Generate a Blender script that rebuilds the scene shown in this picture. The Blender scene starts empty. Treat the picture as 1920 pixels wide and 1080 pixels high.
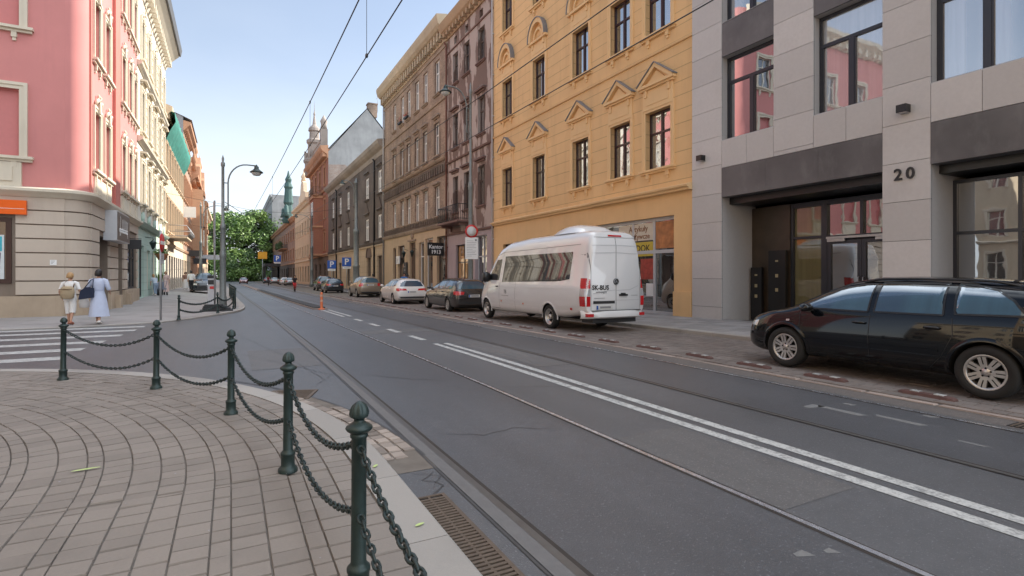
import bpy, bmesh, math, random
from mathutils import Vector, Matrix
from mathutils.bvhtree import BVHTree
R = math.radians
random.seed(7)
scn = bpy.context.scene
COL = scn.collection
# ------------------------------------------------------------------ camera, sky, sun, exposure
EYE = 1.5; YAW = 27.79
cam = bpy.data.cameras.new('camera'); cam_o = bpy.data.objects.new('camera', cam); COL.objects.link(cam_o)
cam.sensor_width = 36; cam.lens = 36*1000/1920; cam.shift_y = -24/1920
cam.clip_start = .05; cam.clip_end = 3000
cam_o.location = (0, 0, EYE); cam_o.rotation_euler = (R(90), 0, R(-YAW))
scn.camera = cam_o
SUN_EL, SUN_AZ = 37.0, 78.0          # azimuth measured from +Y (down the street) towards +X (right)
sun = bpy.data.lights.new('sun', 'SUN'); sun.energy = 5.0; sun.angle = R(.55); sun.color = (1, .92, .80)
sun_o = bpy.data.objects.new('sun', sun); COL.objects.link(sun_o)
_d = Vector((math.sin(R(SUN_AZ))*math.cos(R(SUN_EL)), math.cos(R(SUN_AZ))*math.cos(R(SUN_EL)), math.sin(R(SUN_EL))))
sun_o.rotation_euler = _d.to_track_quat('Z', 'Y').to_euler(); sun_o.location = _d*80
W = bpy.data.worlds.new('World'); scn.world = W; W.use_nodes = True
nt = W.node_tree; nt.nodes.clear()
def N(t, typ, **kw):
    n = t.nodes.new(typ)
    for k, v in kw.items(): setattr(n, k, v)
    return n
def ramp(t, fac, stops, interp='LINEAR'):
    r = N(t, 'ShaderNodeValToRGB'); r.color_ramp.interpolation = interp
    e = r.color_ramp.elements
    while len(e) < len(stops): e.new(.5)
    for x, (p, c) in zip(e, stops): x.position = p; x.color = (*c, 1) if len(c) == 3 else c
    t.links.new(fac, r.inputs['Fac']); return r.outputs['Color']
def mixc(t, fac, a, b, mode='MIX'):
    m = N(t, 'ShaderNodeMix', data_type='RGBA', blend_type=mode)
    for s, v in ((m.inputs['Factor'], fac), (m.inputs['A'], a), (m.inputs['B'], b)):
        if hasattr(v, 'is_linked') : t.links.new(v, s)
        elif isinstance(v, (int, float)): s.default_value = v
        else: s.default_value = (*v, 1)
    return m.outputs['Result']
def mathn(t, op, a, b=None, c=None, clamp=False):
    m = N(t, 'ShaderNodeMath', operation=op); m.use_clamp = clamp
    for i, v in enumerate((a, b, c)):
        if v is None: continue
        if hasattr(v, 'is_linked'): t.links.new(v, m.inputs[i])
        else: m.inputs[i].default_value = v
    return m.outputs[0]
sky = N(nt, 'ShaderNodeTexSky', sky_type='NISHITA'); sky.sun_disc = False
sky.sun_elevation = R(SUN_EL); sky.sun_rotation = R(SUN_AZ); sky.altitude = 200; sky.air_density = 1.0; sky.dust_density = 1.2; sky.ozone_density = 1.6
tc = N(nt, 'ShaderNodeTexCoord'); sep = N(nt, 'ShaderNodeSeparateXYZ'); nt.links.new(tc.outputs['Generated'], sep.inputs[0])
# thin high cloud: noise over the sky direction flattened to a layer, denser near the horizon
den = mathn(nt, 'MAXIMUM', mathn(nt, 'ADD', sep.outputs['Z'], .12), .05)
cx = mathn(nt, 'DIVIDE', sep.outputs['X'], den); cy = mathn(nt, 'DIVIDE', sep.outputs['Y'], den)
cmb = N(nt, 'ShaderNodeCombineXYZ'); nt.links.new(cx, cmb.inputs[0]); nt.links.new(cy, cmb.inputs[1])
nz = N(nt, 'ShaderNodeTexNoise'); nz.inputs['Scale'].default_value = .55; nz.inputs['Detail'].default_value = 7; nz.inputs['Roughness'].default_value = .55
nt.links.new(cmb.outputs[0], nz.inputs['Vector'])
cl = ramp(nt, nz.outputs['Fac'], [(.42, (0, 0, 0)), (.72, (1, 1, 1))])
lowc = ramp(nt, sep.outputs['Z'], [(0, (.85,)*3), (.16, (.62,)*3), (.32, (.34,)*3), (.6, (.10,)*3)])
fac = mathn(nt, 'ADD', mathn(nt, 'MULTIPLY', cl, .10), lowc, clamp=True)
skc = mixc(nt, 1.0, sky.outputs['Color'], (.90, 1.03, 1.12), 'MULTIPLY')
out = mixc(nt, fac, skc, (8.2, 8.6, 9.0))
# a bank of bright cloud added overhead and behind the viewer to fill shade
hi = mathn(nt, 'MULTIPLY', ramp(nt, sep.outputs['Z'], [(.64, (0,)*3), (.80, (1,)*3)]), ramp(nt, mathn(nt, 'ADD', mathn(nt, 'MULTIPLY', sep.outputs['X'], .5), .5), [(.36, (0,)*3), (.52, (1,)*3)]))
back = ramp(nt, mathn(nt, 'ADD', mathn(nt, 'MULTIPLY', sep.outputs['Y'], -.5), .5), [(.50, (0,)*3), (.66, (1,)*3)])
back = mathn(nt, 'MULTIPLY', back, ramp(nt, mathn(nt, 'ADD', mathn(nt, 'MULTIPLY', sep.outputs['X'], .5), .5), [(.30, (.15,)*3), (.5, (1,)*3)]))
fill_bank = mathn(nt, 'MAXIMUM', hi, back)
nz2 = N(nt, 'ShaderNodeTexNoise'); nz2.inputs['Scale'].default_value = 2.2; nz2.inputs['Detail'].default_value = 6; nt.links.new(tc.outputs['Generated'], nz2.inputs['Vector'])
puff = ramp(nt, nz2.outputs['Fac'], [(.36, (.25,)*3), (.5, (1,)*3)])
out = mixc(nt, mathn(nt, 'MULTIPLY', fill_bank, puff), out, (16.0, 17.2, 18.6))
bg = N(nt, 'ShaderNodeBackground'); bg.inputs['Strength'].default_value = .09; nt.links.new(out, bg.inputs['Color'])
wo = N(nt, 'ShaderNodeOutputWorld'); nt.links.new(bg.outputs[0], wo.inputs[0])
vs = scn.view_settings; scn.display_settings.display_device = 'sRGB'
vs.view_transform = 'Standard'; vs.look = 'None'; vs.gamma = 1; vs.exposure = 0.8; vs.use_curve_mapping = False
cy_ = scn.cycles; cy_.max_bounces = 7; cy_.diffuse_bounces = 5; cy_.glossy_bounces = 4; cy_.transmission_bounces = 4
cy_.use_denoising = True; cy_.caustics_reflective = False; cy_.caustics_refractive = False
try: cy_.denoiser = 'OPENIMAGEDENOISE'
except Exception: pass

# ------------------------------------------------------------------ terrain and helpers
def sstep(a, b, x):
    t = min(1, max(0, (x-a)/(b-a))); return t*t*(3-2*t)
def gz(u, v):                        # the street falls gently away from the camera
    if v < 6: b = 0
    elif v < 10: b = -.001*(v-6)**2
    elif v < 40: b = -.016-.008*(v-10)
    else: b = -.256-.0025*(min(v, 150)-40)
    return b*(1-sstep(26, 45, v)*sstep(-1, -4.5, u))
def drift(v):                        # the tram line drifts left down the street
    if v < 5: return 0
    if v < 37: return -.00028*(v-5)**2
    return -.287-.018*(min(v, 230)-37)
def tag(o, label=None, cat=None, group=None, kind=None):
    if label: o['label'] = label
    if cat: o['category'] = cat
    if group: o['group'] = group
    if kind: o['kind'] = kind
    return o
def empty(name, loc=(0, 0, 0), rz=0, parent=None):
    o = bpy.data.objects.new(name, None); COL.objects.link(o); o.location = loc; o.rotation_euler = (0, 0, rz); o.parent = parent; place(o, parent)
    o.empty_display_size = .2
    return o
def thing(name, label, cat, loc=(0, 0, 0), rz=0, group=None):
    return tag(empty(name, loc, rz), label, cat, group)
def copy_tree(o, parent=None):
    c = o.copy(); COL.objects.link(c)
    if parent: c.parent = parent
    for ch in o.children: copy_tree(ch, c)
    return c
class MB:
    def __init__(s): s.v = []; s.f = []; s.m = []; s.mi = 0; s.smooth = False; s.sm = []
    def face(s, pts):
        b = len(s.v); s.v += [tuple(p) for p in pts]; s.f.append(tuple(range(b, b+len(pts)))); s.m.append(s.mi); s.sm.append(s.smooth); return s
    def grid(s, rows, cyc=False, cap=False, flip=False):
        b = len(s.v); n = len(rows[0])
        for r in rows: s.v += [tuple(p) for p in r]
        def add(f): s.f.append(tuple(reversed(f)) if flip else f); s.m.append(s.mi); s.sm.append(s.smooth)
        for i in range(len(rows)-1):
            for j in range(n if cyc else n-1):
                k = (j+1) % n; add((b+i*n+j, b+i*n+k, b+(i+1)*n+k, b+(i+1)*n+j))
        if cap:
            add(tuple(b+j for j in reversed(range(n)))); q = b+(len(rows)-1)*n; add(tuple(q+j for j in range(n)))
        return s
    def box(s, x0, x1, y0, y1, z0, z1):
        if x0 > x1: x0, x1 = x1, x0
        if y0 > y1: y0, y1 = y1, y0
        if z0 > z1: z0, z1 = z1, z0
        b = len(s.v); s.v += [(x, y, z) for z in (z0, z1) for y in (y0, y1) for x in (x0, x1)]
        for f in ((0, 2, 3, 1), (4, 5, 7, 6), (0, 1, 5, 4), (2, 6, 7, 3), (0, 4, 6, 2), (1, 3, 7, 5)):
            s.f.append(tuple(b+i for i in f)); s.m.append(s.mi); s.sm.append(False)
        return s
    def prism(s, pts, y0, y1):       # polygon in x,z (counter-clockwise seen from -y) pulled along y
        b = len(s.v); n = len(pts)
        s.v += [(x, y0, z) for x, z in pts]+[(x, y1, z) for x, z in pts]
        fs = [tuple(b+i for i in range(n)), tuple(b+n+i for i in reversed(range(n)))]
        fs += [(b+i, b+n+i, b+n+(i+1) % n, b+(i+1) % n) for i in range(n)]
        for f in fs: s.f.append(f); s.m.append(s.mi); s.sm.append(False)
        return s
    def tube(s, path, r, n=8, cap=True, smooth=True):
        path = [Vector(p) for p in path]; rr = r if hasattr(r, '__len__') else [r]*len(path)
        rows = []; up = None
        for i, p in enumerate(path):
            d = (path[min(i+1, len(path)-1)]-path[max(i-1, 0)]).normalized()
            if up is None: up = d.orthogonal().normalized()
            a = (up-d*up.dot(d))
            a = a.normalized() if a.length > 1e-6 else d.orthogonal().normalized()
            up = a; c = d.cross(a)
            rows.append([p+(a*math.cos(t)+c*math.sin(t))*rr[i] for t in [2*math.pi*k/n for k in range(n)]])
        o = s.smooth; s.smooth = smooth; s.grid(rows, cyc=True, cap=cap); s.smooth = o; return s
    def lathe(s, prof, n=16, c=(0, 0, 0), flute=0, cap=True, axis='z', smooth=True):
        rows = []
        for pr in prof:
            r, z = pr[0], pr[1]; fl = pr[2] if len(pr) > 2 else 0
            row = []
            for k in range(n):
                t = 2*math.pi*k/n; q = r*(1+fl*math.cos(8*t))
                x, y = q*math.cos(t), q*math.sin(t)
                if axis == 'z': p = (x, y, z)
                elif axis == 'y': p = (x, z, -y)
                else: p = (z, x, y)
                row.append((p[0]+c[0], p[1]+c[1], p[2]+c[2]))
            rows.append(row)
        o = s.smooth; s.smooth = smooth; s.grid(rows, cyc=True, cap=cap); s.smooth = o; return s
    def mesh(s, name, mats):
        me = bpy.data.meshes.new(name); me.from_pydata(s.v, [], s.f); 
        for m in (mats if isinstance(mats, (list, tuple)) else [mats]): me.materials.append(m)
        me.polygons.foreach_set('material_index', s.m); me.polygons.foreach_set('use_smooth', s.sm); me.update()
        return me
    def build(s, name, mats, parent=None, loc=(0, 0, 0), rz=0, sharp=None):
        me = s.mesh(name, mats)
        if sharp: me.set_sharp_from_angle(angle=R(sharp))
        return link(name, me, parent, loc, rz)
def link(name, me, parent=None, loc=(0, 0, 0), rz=0):
    o = bpy.data.objects.new(name, me); COL.objects.link(o); o.parent = parent; o.location = loc
    o.rotation_euler = (0, 0, rz) if isinstance(rz, (int, float)) else rz
    place(o, parent); return o
XF = [None]                          # a second street front on the same building: (root, x, y, turn)
def place(o, parent):
    if XF[0] and parent is not None and parent == XF[0][0]:
        _, ox, oy, a = XF[0]; c, s = math.cos(a), math.sin(a); x, y, z = o.location
        o.location = (ox+x*c-y*s, oy+x*s+y*c, z); o.rotation_euler = (0, 0, o.rotation_euler[2]+a)
def fixn(o):
    bm = bmesh.new(); bm.from_mesh(o.data); bmesh.ops.remove_doubles(bm, verts=bm.verts, dist=1e-5); bmesh.ops.recalc_face_normals(bm, faces=bm.faces); bm.to_mesh(o.data); bm.free(); return o
def text(name, s, size, mat, parent=None, loc=(0, 0, 0), rot=(R(90), 0, 0), ext=.004, align='CENTER', bold=0.0, sx=1, sp=1.0):
    cu = bpy.data.curves.new(name, 'FONT'); cu.body = s; cu.size = size; cu.extrude = ext; cu.align_x = align; cu.align_y = 'CENTER'; cu.offset = bold; cu.resolution_u = 3
    cu.materials.append(mat); o = bpy.data.objects.new(name, cu); COL.objects.link(o)
    cu.space_character = sp; bpy.context.view_layer.update(); me = bpy.data.meshes.new_from_object(o.evaluated_get(bpy.context.evaluated_depsgraph_get())); bpy.data.objects.remove(o)
    if not me.materials: me.materials.append(mat)
    o = bpy.data.objects.new(name, me); COL.objects.link(o); o.parent = parent; o.location = loc; o.rotation_euler = rot; o.scale = (sx, 1, 1)
    return o

# ------------------------------------------------------------------ materials
def base_mat(name):
    m = bpy.data.materials.new(name); m.use_nodes = True; t = m.node_tree
    b = t.nodes['Principled BSDF']; return m, t, b
def objco(t, scale=(1, 1, 1), loc=(0, 0, 0)):
    c = N(t, 'ShaderNodeTexCoord'); mp = N(t, 'ShaderNodeMapping'); mp.inputs['Scale'].default_value = scale; mp.inputs['Location'].default_value = loc
    t.links.new(c.outputs['Object'], mp.inputs['Vector']); return mp.outputs[0]
def noise(t, vec, sc, det=4, rough=.55):
    n = N(t, 'ShaderNodeTexNoise'); n.inputs['Scale'].default_value = sc; n.inputs['Detail'].default_value = det; n.inputs['Roughness'].default_value = rough
    t.links.new(vec, n.inputs['Vector']); return n.outputs['Fac']
def bump(t, b, h, dist=.01, st=.5):
    n = N(t, 'ShaderNodeBump'); n.inputs['Distance'].default_value = dist; n.inputs['Strength'].default_value = st
    t.links.new(h, n.inputs['Height']); t.links.new(n.outputs[0], b.inputs['Normal']); return n
def dk(c, k): return tuple(min(1, x*k) for x in c)
def stucco(name, c, rough=.85, var=.25, stain=None, joint=None, jdark=.55, bscale=40, vert=.3, stain_amt=.5, grime=.0):
    """painted plaster: large soft blotches, fine grain, drips that run down; optional horizontal joints every `joint` m"""
    m, t, b = base_mat(name); v = objco(t)
    big = noise(t, v, .35, 5, .6); fine = noise(t, v, bscale, 3)
    drip = noise(t, objco(t, (2.2, 2.2, vert)), 1.0, 5, .65)
    col = mixc(t, ramp(t, big, [(.3, (0,)*3), (.7, (1,)*3)]), dk(c, 1-var), dk(c, 1+var*.6))
    st = stain or dk(c, .6)
    col = mixc(t, mathn(t, 'MULTIPLY', ramp(t, drip, [(.5, (0,)*3), (.75, (1,)*3)]), stain_amt), col, st)
    col = mixc(t, mathn(t, 'MULTIPLY', fine, .25), col, dk(c, .8))
    h = fine
    if joint:
        s = N(t, 'ShaderNodeSeparateXYZ'); t.links.new(objco(t), s.inputs[0])
        f = mathn(t, 'FRACT', mathn(t, 'DIVIDE', s.outputs['Z'], joint))
        jn = mathn(t, 'LESS_THAN', f, .045)
        col = mixc(t, mathn(t, 'MULTIPLY', jn, 1-jdark), col, dk(c, .35))
        h = mathn(t, 'SUBTRACT', mathn(t, 'MULTIPLY', fine, .12), mathn(t, 'MULTIPLY', jn, 1.0))
        bump(t, b, h, .02, .8)
    else: bump(t, b, h, .006, .35)
    t.links.new(col, b.inputs['Base Color']); b.inputs['Roughness'].default_value = rough
    return m
def peel(name, c, under, lo=.5, hi=.53, sc=(1.3, 1.3, .35)):
    m, t, b = base_mat(name); v = objco(t, sc)
    n1 = noise(t, v, .95, 6, .62); fine = noise(t, objco(t), 30, 4); big = noise(t, objco(t), .5, 4)
    k = ramp(t, n1, [(lo, (0,)*3), (hi, (1,)*3)])
    ca = mixc(t, big, dk(c, .7), dk(c, 1.2)); cb = mixc(t, fine, dk(under, .8), dk(under, 1.1))
    col = mixc(t, k, ca, cb); t.links.new(col, b.inputs['Base Color']); b.inputs['Roughness'].default_value = .9
    bump(t, b, mathn(t, 'ADD', mathn(t, 'MULTIPLY', fine, .2), k), .02, .5); return m
def brick(name, c1, c2, mortar, w=.26, h=.075, dirt=.5, dirtc=(.05, .045, .04)):
    m, t, b = base_mat(name); s = N(t, 'ShaderNodeSeparateXYZ'); t.links.new(objco(t), s.inputs[0])
    xy = mathn(t, 'ADD', s.outputs['X'], s.outputs['Y'])
    cb = N(t, 'ShaderNodeCombineXYZ'); t.links.new(xy, cb.inputs[0]); t.links.new(s.outputs['Z'], cb.inputs[1])
    br = N(t, 'ShaderNodeTexBrick'); t.links.new(cb.outputs[0], br.inputs['Vector'])
    br.inputs['Color1'].default_value = (*c1, 1); br.inputs['Color2'].default_value = (*c2, 1); br.inputs['Mortar'].default_value = (*mortar, 1)
    br.inputs['Scale'].default_value = 1; br.inputs['Brick Width'].default_value = w; br.inputs['Row Height'].default_value = h; br.inputs['Mortar Size'].default_value = .009; br.inputs['Bias'].default_value = -.1
    d = noise(t, objco(t, (.8, .8, .4)), .7, 6, .65); f = noise(t, objco(t), 25, 3)
    col = mixc(t, mathn(t, 'MULTIPLY', ramp(t, d, [(.4, (0,)*3), (.7, (1,)*3)]), dirt), br.outputs['Color'], dirtc)
    col = mixc(t, mathn(t, 'MULTIPLY', f, .3), col, dk(c1, .55))
    t.links.new(col, b.inputs['Base Color']); b.inputs['Roughness'].default_value = .9
    bump(t, b, mathn(t, 'ADD', br.outputs['Fac'], mathn(t, 'MULTIPLY', f, -.6)), .01, -.5); return m
def plain(name, c, rough=.5, metal=0, spec=.5, var=.15, sc=6, bmp=0, coat=0):
    m, t, b = base_mat(name); n = noise(t, objco(t), sc, 5)
    t.links.new(mixc(t, n, dk(c, 1-var), dk(c, 1+var)), b.inputs['Base Color'])
    t.links.new(mathn(t, 'ADD', mathn(t, 'MULTIPLY', n, .15), max(0, rough-.07)), b.inputs['Roughness'])
    b.inputs['Metallic'].default_value = metal; b.inputs['Specular IOR Level'].default_value = spec
    b.inputs['Coat Weight'].default_value = coat; b.inputs['Coat Roughness'].default_value = .03
    if bmp: bump(t, b, noise(t, objco(t), sc*8, 3), .003, bmp)
    return m
def glass(name, c=(.02, .025, .03), curtain=(.32, .30, .27), camt=.5, refl=.42, warp=.25, fres=.6):
    """window pane: dark room with pale curtains behind, under a strong slightly wavy reflection"""
    m, t, b = base_mat(name); v = objco(t); oi = N(t, 'ShaderNodeObjectInfo')
    s = N(t, 'ShaderNodeSeparateXYZ'); t.links.new(v, s.inputs[0])
    x2 = mathn(t, 'ADD', s.outputs['X'], mathn(t, 'MULTIPLY', oi.outputs['Random'], 37))
    cb = N(t, 'ShaderNodeCombineXYZ'); t.links.new(mathn(t, 'MULTIPLY', x2, 9), cb.inputs[0]); t.links.new(mathn(t, 'MULTIPLY', s.outputs['Z'], .35), cb.inputs[1]); t.links.new(oi.outputs['Random'], cb.inputs[2])
    fold = noise(t, cb.outputs[0], 1, 3)
    cb2 = N(t, 'ShaderNodeCombineXYZ'); t.links.new(mathn(t, 'MULTIPLY', x2, .9), cb2.inputs[0]); t.links.new(mathn(t, 'MULTIPLY', oi.outputs['Random'], 9), cb2.inputs[1])
    part = ramp(t, noise(t, cb2.outputs[0], 1, 2), [(.46, (0,)*3), (.52, (1,)*3)])
    cur = mixc(t, fold, dk(curtain, .45), curtain)
    col = mixc(t, mathn(t, 'MULTIPLY', part, camt), c, cur)
    t.links.new(col, b.inputs['Base Color']); b.inputs['Roughness'].default_value = .6; b.inputs['Specular IOR Level'].default_value = .2
    g = N(t, 'ShaderNodeBsdfGlossy'); g.inputs['Roughness'].default_value = .015; g.inputs['Color'].default_value = (.93, .96, 1, 1)
    lw = N(t, 'ShaderNodeLayerWeight'); lw.inputs['Blend'].default_value = .35
    f = mathn(t, 'ADD', mathn(t, 'MULTIPLY', lw.outputs['Fresnel'], fres), refl, clamp=True)
    mx = N(t, 'ShaderNodeMixShader'); t.links.new(f, mx.inputs[0]); t.links.new(b.outputs[0], mx.inputs[1]); t.links.new(g.outputs[0], mx.inputs[2])
    bn = N(t, 'ShaderNodeBump'); bn.inputs['Distance'].default_value = .02; bn.inputs['Strength'].default_value = warp; t.links.new(noise(t, v, 1.3, 2), bn.inputs['Height'])
    t.links.new(bn.outputs[0], g.inputs['Normal'])
    o = t.nodes['Material Output']; t.links.new(mx.outputs[0], o.inputs[0]); return m
def paint(name, c, metal=.0, rough=.25, dirt=.25, coat=.9, spec=.5):
    m, t, b = base_mat(name); n = noise(t, objco(t), 2.2, 6); f = noise(t, objco(t), 60, 2)
    s = N(t, 'ShaderNodeSeparateXYZ'); t.links.new(objco(t), s.inputs[0])
    low = ramp(t, s.outputs['Z'], [(.18, (1,)*3), (.62, (0,)*3)])
    k = mathn(t, 'MULTIPLY', mathn(t, 'MULTIPLY', low, n), dirt*2, clamp=True)
    t.links.new(mixc(t, k, c, (.16, .14, .12)), b.inputs['Base Color'])
    t.links.new(mathn(t, 'ADD', mathn(t, 'MULTIPLY', k, .5), mathn(t, 'ADD', mathn(t, 'MULTIPLY', f, .03), rough)), b.inputs['Roughness'])
    b.inputs['Metallic'].default_value = metal; b.inputs['Specular IOR Level'].default_value = spec; b.inputs['Coat Weight'].default_value = coat; b.inputs['Coat Roughness'].default_value = .03
    return m
def tinted(name, c, rough=.85, attr='tint', amt=.35, stain=(.06, .055, .05), spec=.4, bsc=90):
    """paving units: each one its own shade through a per-face attribute, plus soil blotches"""
    m, t, b = base_mat(name); a = N(t, 'ShaderNodeAttribute', attribute_name=attr)
    v = objco(t); big = noise(t, v, .8, 5, .6); f = noise(t, v, bsc, 3)
    col = mixc(t, a.outputs['Fac'], dk(c, 1-amt), dk(c, 1+amt*.8))
    col = mixc(t, mathn(t, 'MULTIPLY', ramp(t, big, [(.5, (0,)*3), (.75, (1,)*3)]), .4), col, stain)
    col = mixc(t, mathn(t, 'MULTIPLY', f, .35), col, dk(c, .6))
    t.links.new(col, b.inputs['Base Color']); b.inputs['Roughness'].default_value = rough; b.inputs['Specular IOR Level'].default_value = spec
    bump(t, b, f, .004, .4); return m
def asphalt(name, c, rough=.6):
    m, t, b = base_mat(name); v = objco(t)
    grit = noise(t, v, 130, 2); spk = noise(t, v, 55, 2, .7); med = noise(t, v, 9, 5, .7); big = noise(t, objco(t, (1, .35, 1)), .45, 6, .62); wear = noise(t, objco(t, (1.6, .12, 1)), 1.0, 4); oil = noise(t, objco(t, (1, .5, 1)), 1.7, 4, .6)
    col = mixc(t, ramp(t, big, [(.3, (0,)*3), (.7, (1,)*3)]), dk(c, .72), dk(c, 1.25))
    col = mixc(t, mathn(t, 'MULTIPLY', ramp(t, wear, [(.45, (0,)*3), (.7, (1,)*3)]), .45), col, dk(c, .6))
    col = mixc(t, mathn(t, 'MULTIPLY', ramp(t, oil, [(.60, (0,)*3), (.72, (1,)*3)]), .45), col, dk(c, .5))
    col = mixc(t, mathn(t, 'MULTIPLY', ramp(t, med, [(.35, (1,)*3), (.6, (0,)*3)]), .35), col, dk(c, .6))
    col = mixc(t, mathn(t, 'MULTIPLY', ramp(t, spk, [(.60, (0,)*3), (.70, (1,)*3)]), .6), col, dk(c, 2.6))
    col = mixc(t, mathn(t, 'MULTIPLY', grit, .4), col, dk(c, .45))
    t.links.new(col, b.inputs['Base Color'])
    t.links.new(mathn(t, 'ADD', mathn(t, 'MULTIPLY', big, .25), rough-.12), b.inputs['Roughness']); b.inputs['Specular IOR Level'].default_value = .55
    bump(t, b, mathn(t, 'ADD', grit, spk), .006, .45); return m
def worn(name, c, wear=.5, under=(.1, .1, .1)):
    m, t, b = base_mat(name); v = objco(t); n = noise(t, v, 9, 6, .7); n2 = noise(t, v, 45, 3)
    k = mathn(t, 'MULTIPLY', ramp(t, mathn(t, 'ADD', mathn(t, 'MULTIPLY', n, .6), mathn(t, 'MULTIPLY', n2, .4)), [(.46, (0,)*3), (.6, (1,)*3)]), wear)
    t.links.new(mixc(t, k, c, under), b.inputs['Base Color']); b.inputs['Roughness'].default_value = .75; bump(t, b, n2, .003, .3); return m
def emit(name, c, st):
    m, t, b = base_mat(name); b.inputs['Base Color'].default_value = (*c, 1); b.inputs['Emission Color'].default_value = (*c, 1); b.inputs['Emission Strength'].default_value = st; return m

M = {}
M['asphalt'] = asphalt('asphalt', (.108, .109, .116), .5); M['asphalt_track'] = asphalt('track asphalt', (.090, .092, .101), .44); M['asphalt_patch'] = asphalt('patched asphalt', (.125, .12, .12), .6)
M['asphalt_strip'] = asphalt('old asphalt', (.15, .13, .12), .7)
M['soil'] = plain('soil', (.09, .085, .08), .9, var=.3, sc=1)
M['kerb'] = tinted('granite kerb', (.36, .335, .31), .8, amt=.12, bsc=130)
M['kerb_pink'] = tinted('worn kerb', (.40, .32, .28), .85, amt=.3, bsc=100)
M['paver'] = tinted('concrete pavers', (.245, .213, .188), .8, amt=.12, bsc=60)
M['sett'] = tinted('stone setts', (.30, .25, .215), .75, amt=.45)
M['sett_red'] = tinted('brown setts', (.205, .175, .158), .85, amt=.2, stain=(.12, .075, .06))
M['slab'] = tinted('pavement slabs', (.33, .31, .30), .85, amt=.2)
M['joint'] = plain('joint sand', (.155, .134, .115), .95, var=.5, sc=4)
M['rail'] = plain('rail steel', (.58, .60, .65), .26, .75, var=.25, sc=12)
M['groove'] = plain('rail groove', (.035, .028, .024), .9, var=.5, sc=10)
M['rail_dull'] = plain('dull rail', (.11, .105, .10), .4, .4, var=.4, sc=14)
M['rail_edge'] = plain('rail concrete', (.13, .125, .125), .8, var=.25, sc=14, bmp=.3)
M['seal'] = plain('bitumen seal', (.05, .048, .048), .5, var=.3, sc=9)
M['mark'] = worn('road paint', (.47, .47, .455), .7, (.15, .15, .15))
M['markw'] = worn('worn road paint', (.17, .17, .168), 1, (.15, .148, .15))
M['lime'] = plain('lime marker spray', (.45, .56, .22), .8, var=.2, sc=30)
M['iron'] = plain('green cast iron', (.022, .04, .038), .42, .25, var=.5, sc=18, bmp=.3)
M['chain'] = plain('painted chain', (.03, .045, .045), .45, .45, var=.6, sc=30, bmp=.4)
M['grate'] = plain('rusty grate', (.14, .105, .08), .65, .5, var=.4, sc=25, bmp=.5)
M['pole'] = plain('grey green pole paint', (.19, .21, .21), .45, .3, var=.3, sc=7)
M['steel'] = plain('galvanised steel', (.42, .43, .44), .42, .7, var=.2, sc=14)
M['white'] = plain('white paint', (.78, .78, .77), .4, var=.06)
M['red'] = plain('red paint', (.55, .03, .03), .4, var=.1)
M['orange'] = plain('orange enamel', (.85, .13, .01), .35, var=.06)
M['delin'] = plain('orange rubber', (.62, .16, .06), .55, var=.15)
M['blue'] = plain('sign blue', (.01, .09, .42), .35, var=.05)
M['black'] = plain('black enamel', (.012, .012, .013), .35, var=.2)
M['grey'] = plain('mid grey', (.25, .25, .26), .5, var=.15)
M['lgrey'] = plain('light grey panel', (.50, .51, .53), .4, var=.06)
M['wire'] = plain('wire', (.05, .05, .05), .5, .5)
M['rubber'] = plain('tyre rubber', (.018, .018, .018), .8, var=.3, sc=30, bmp=.3)
M['rim'] = plain('alloy', (.52, .51, .50), .3, .75, var=.12, sc=10)
M['dark'] = plain('dark void', (.008, .008, .008), .9)
M['dplastic'] = plain('dark plastic', (.025, .025, .027), .55, var=.2)
M['carglass'] = glass('car glass', (.02, .05, .085), (.05, .13, .18), .7, .06, .02, .22)
M['vanglass'] = glass('tinted van glass', (.012, .012, .012), (.03, .03, .03), .3, .02, .03, .10)
M['tail'] = plain('red lens', (.5, .012, .015), .12, var=.2, coat=1)
M['lens'] = plain('clear lens', (.55, .56, .58), .1, .3, coat=1)
M['plate'] = plain('number plate', (.62, .62, .6), .4)
M['pane'] = glass('old window pane', (.02, .022, .026), (.38, .35, .31), .55, .36, .3)
M['pane_white'] = glass('curtained pane', (.025, .024, .024), (.34, .31, .27), .6, .22, .3)
M['pane_cream'] = glass('cream curtained pane', (.30, .27, .22), (.75, .70, .60), .9, .15, .2)
M['pane_modern'] = glass('modern pane', (.02, .024, .03), (.55, .56, .58), .75, .40, .07)
M['pane_sky'] = glass('sky mirroring pane', (.015, .02, .03), (.3, .31, .33), .3, .52, .1)
M['pane_dark'] = glass('shop pane', (.012, .012, .012), (.05, .045, .04), .4, .34, .1)
M['interior'] = plain('olive lobby wall', (.20, .17, .075), .8, var=.15, sc=2)
# ------------------------------------------------------------------ ground, road, pavements
def frange(a, b, st):
    n = max(1, int(round((b-a)/st))); return [a+(b-a)*i/n for i in range(n+1)]
VS = frange(-30, 10, 2)+frange(11, 60, 1)[0:]+frange(64, 320, 4)
def strip(mb, ua, ub, v0, v1, off=0., side=False, st=1.0, dr=True, nu=1, down=.15):
    """sheet between two lateral lines following the street; side=True closes its edges downwards"""
    fa = ua if callable(ua) else (lambda v: ua+(drift(v) if dr else 0)); fb = ub if callable(ub) else (lambda v: ub+(drift(v) if dr else 0))
    vs = frange(v0, v1, st); rows = []
    for v in vs:
        a, b = fa(v), fb(v); rows.append([(a+(b-a)*k/nu, v, gz(a+(b-a)*k/nu, v)+off) for k in range(nu+1)])
    mb.grid(rows)
    if side:
        for k in (0, nu):
            mb.grid([[r[k], (r[k][0], r[k][1], r[k][2]-down)] for r in rows], flip=(k == nu))
        for r in (rows[0], rows[-1]): mb.face([r[0], r[-1], (r[-1][0], r[-1][1], r[-1][2]-down), (r[0][0], r[0][1], r[0][2]-down)])
    return mb
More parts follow.
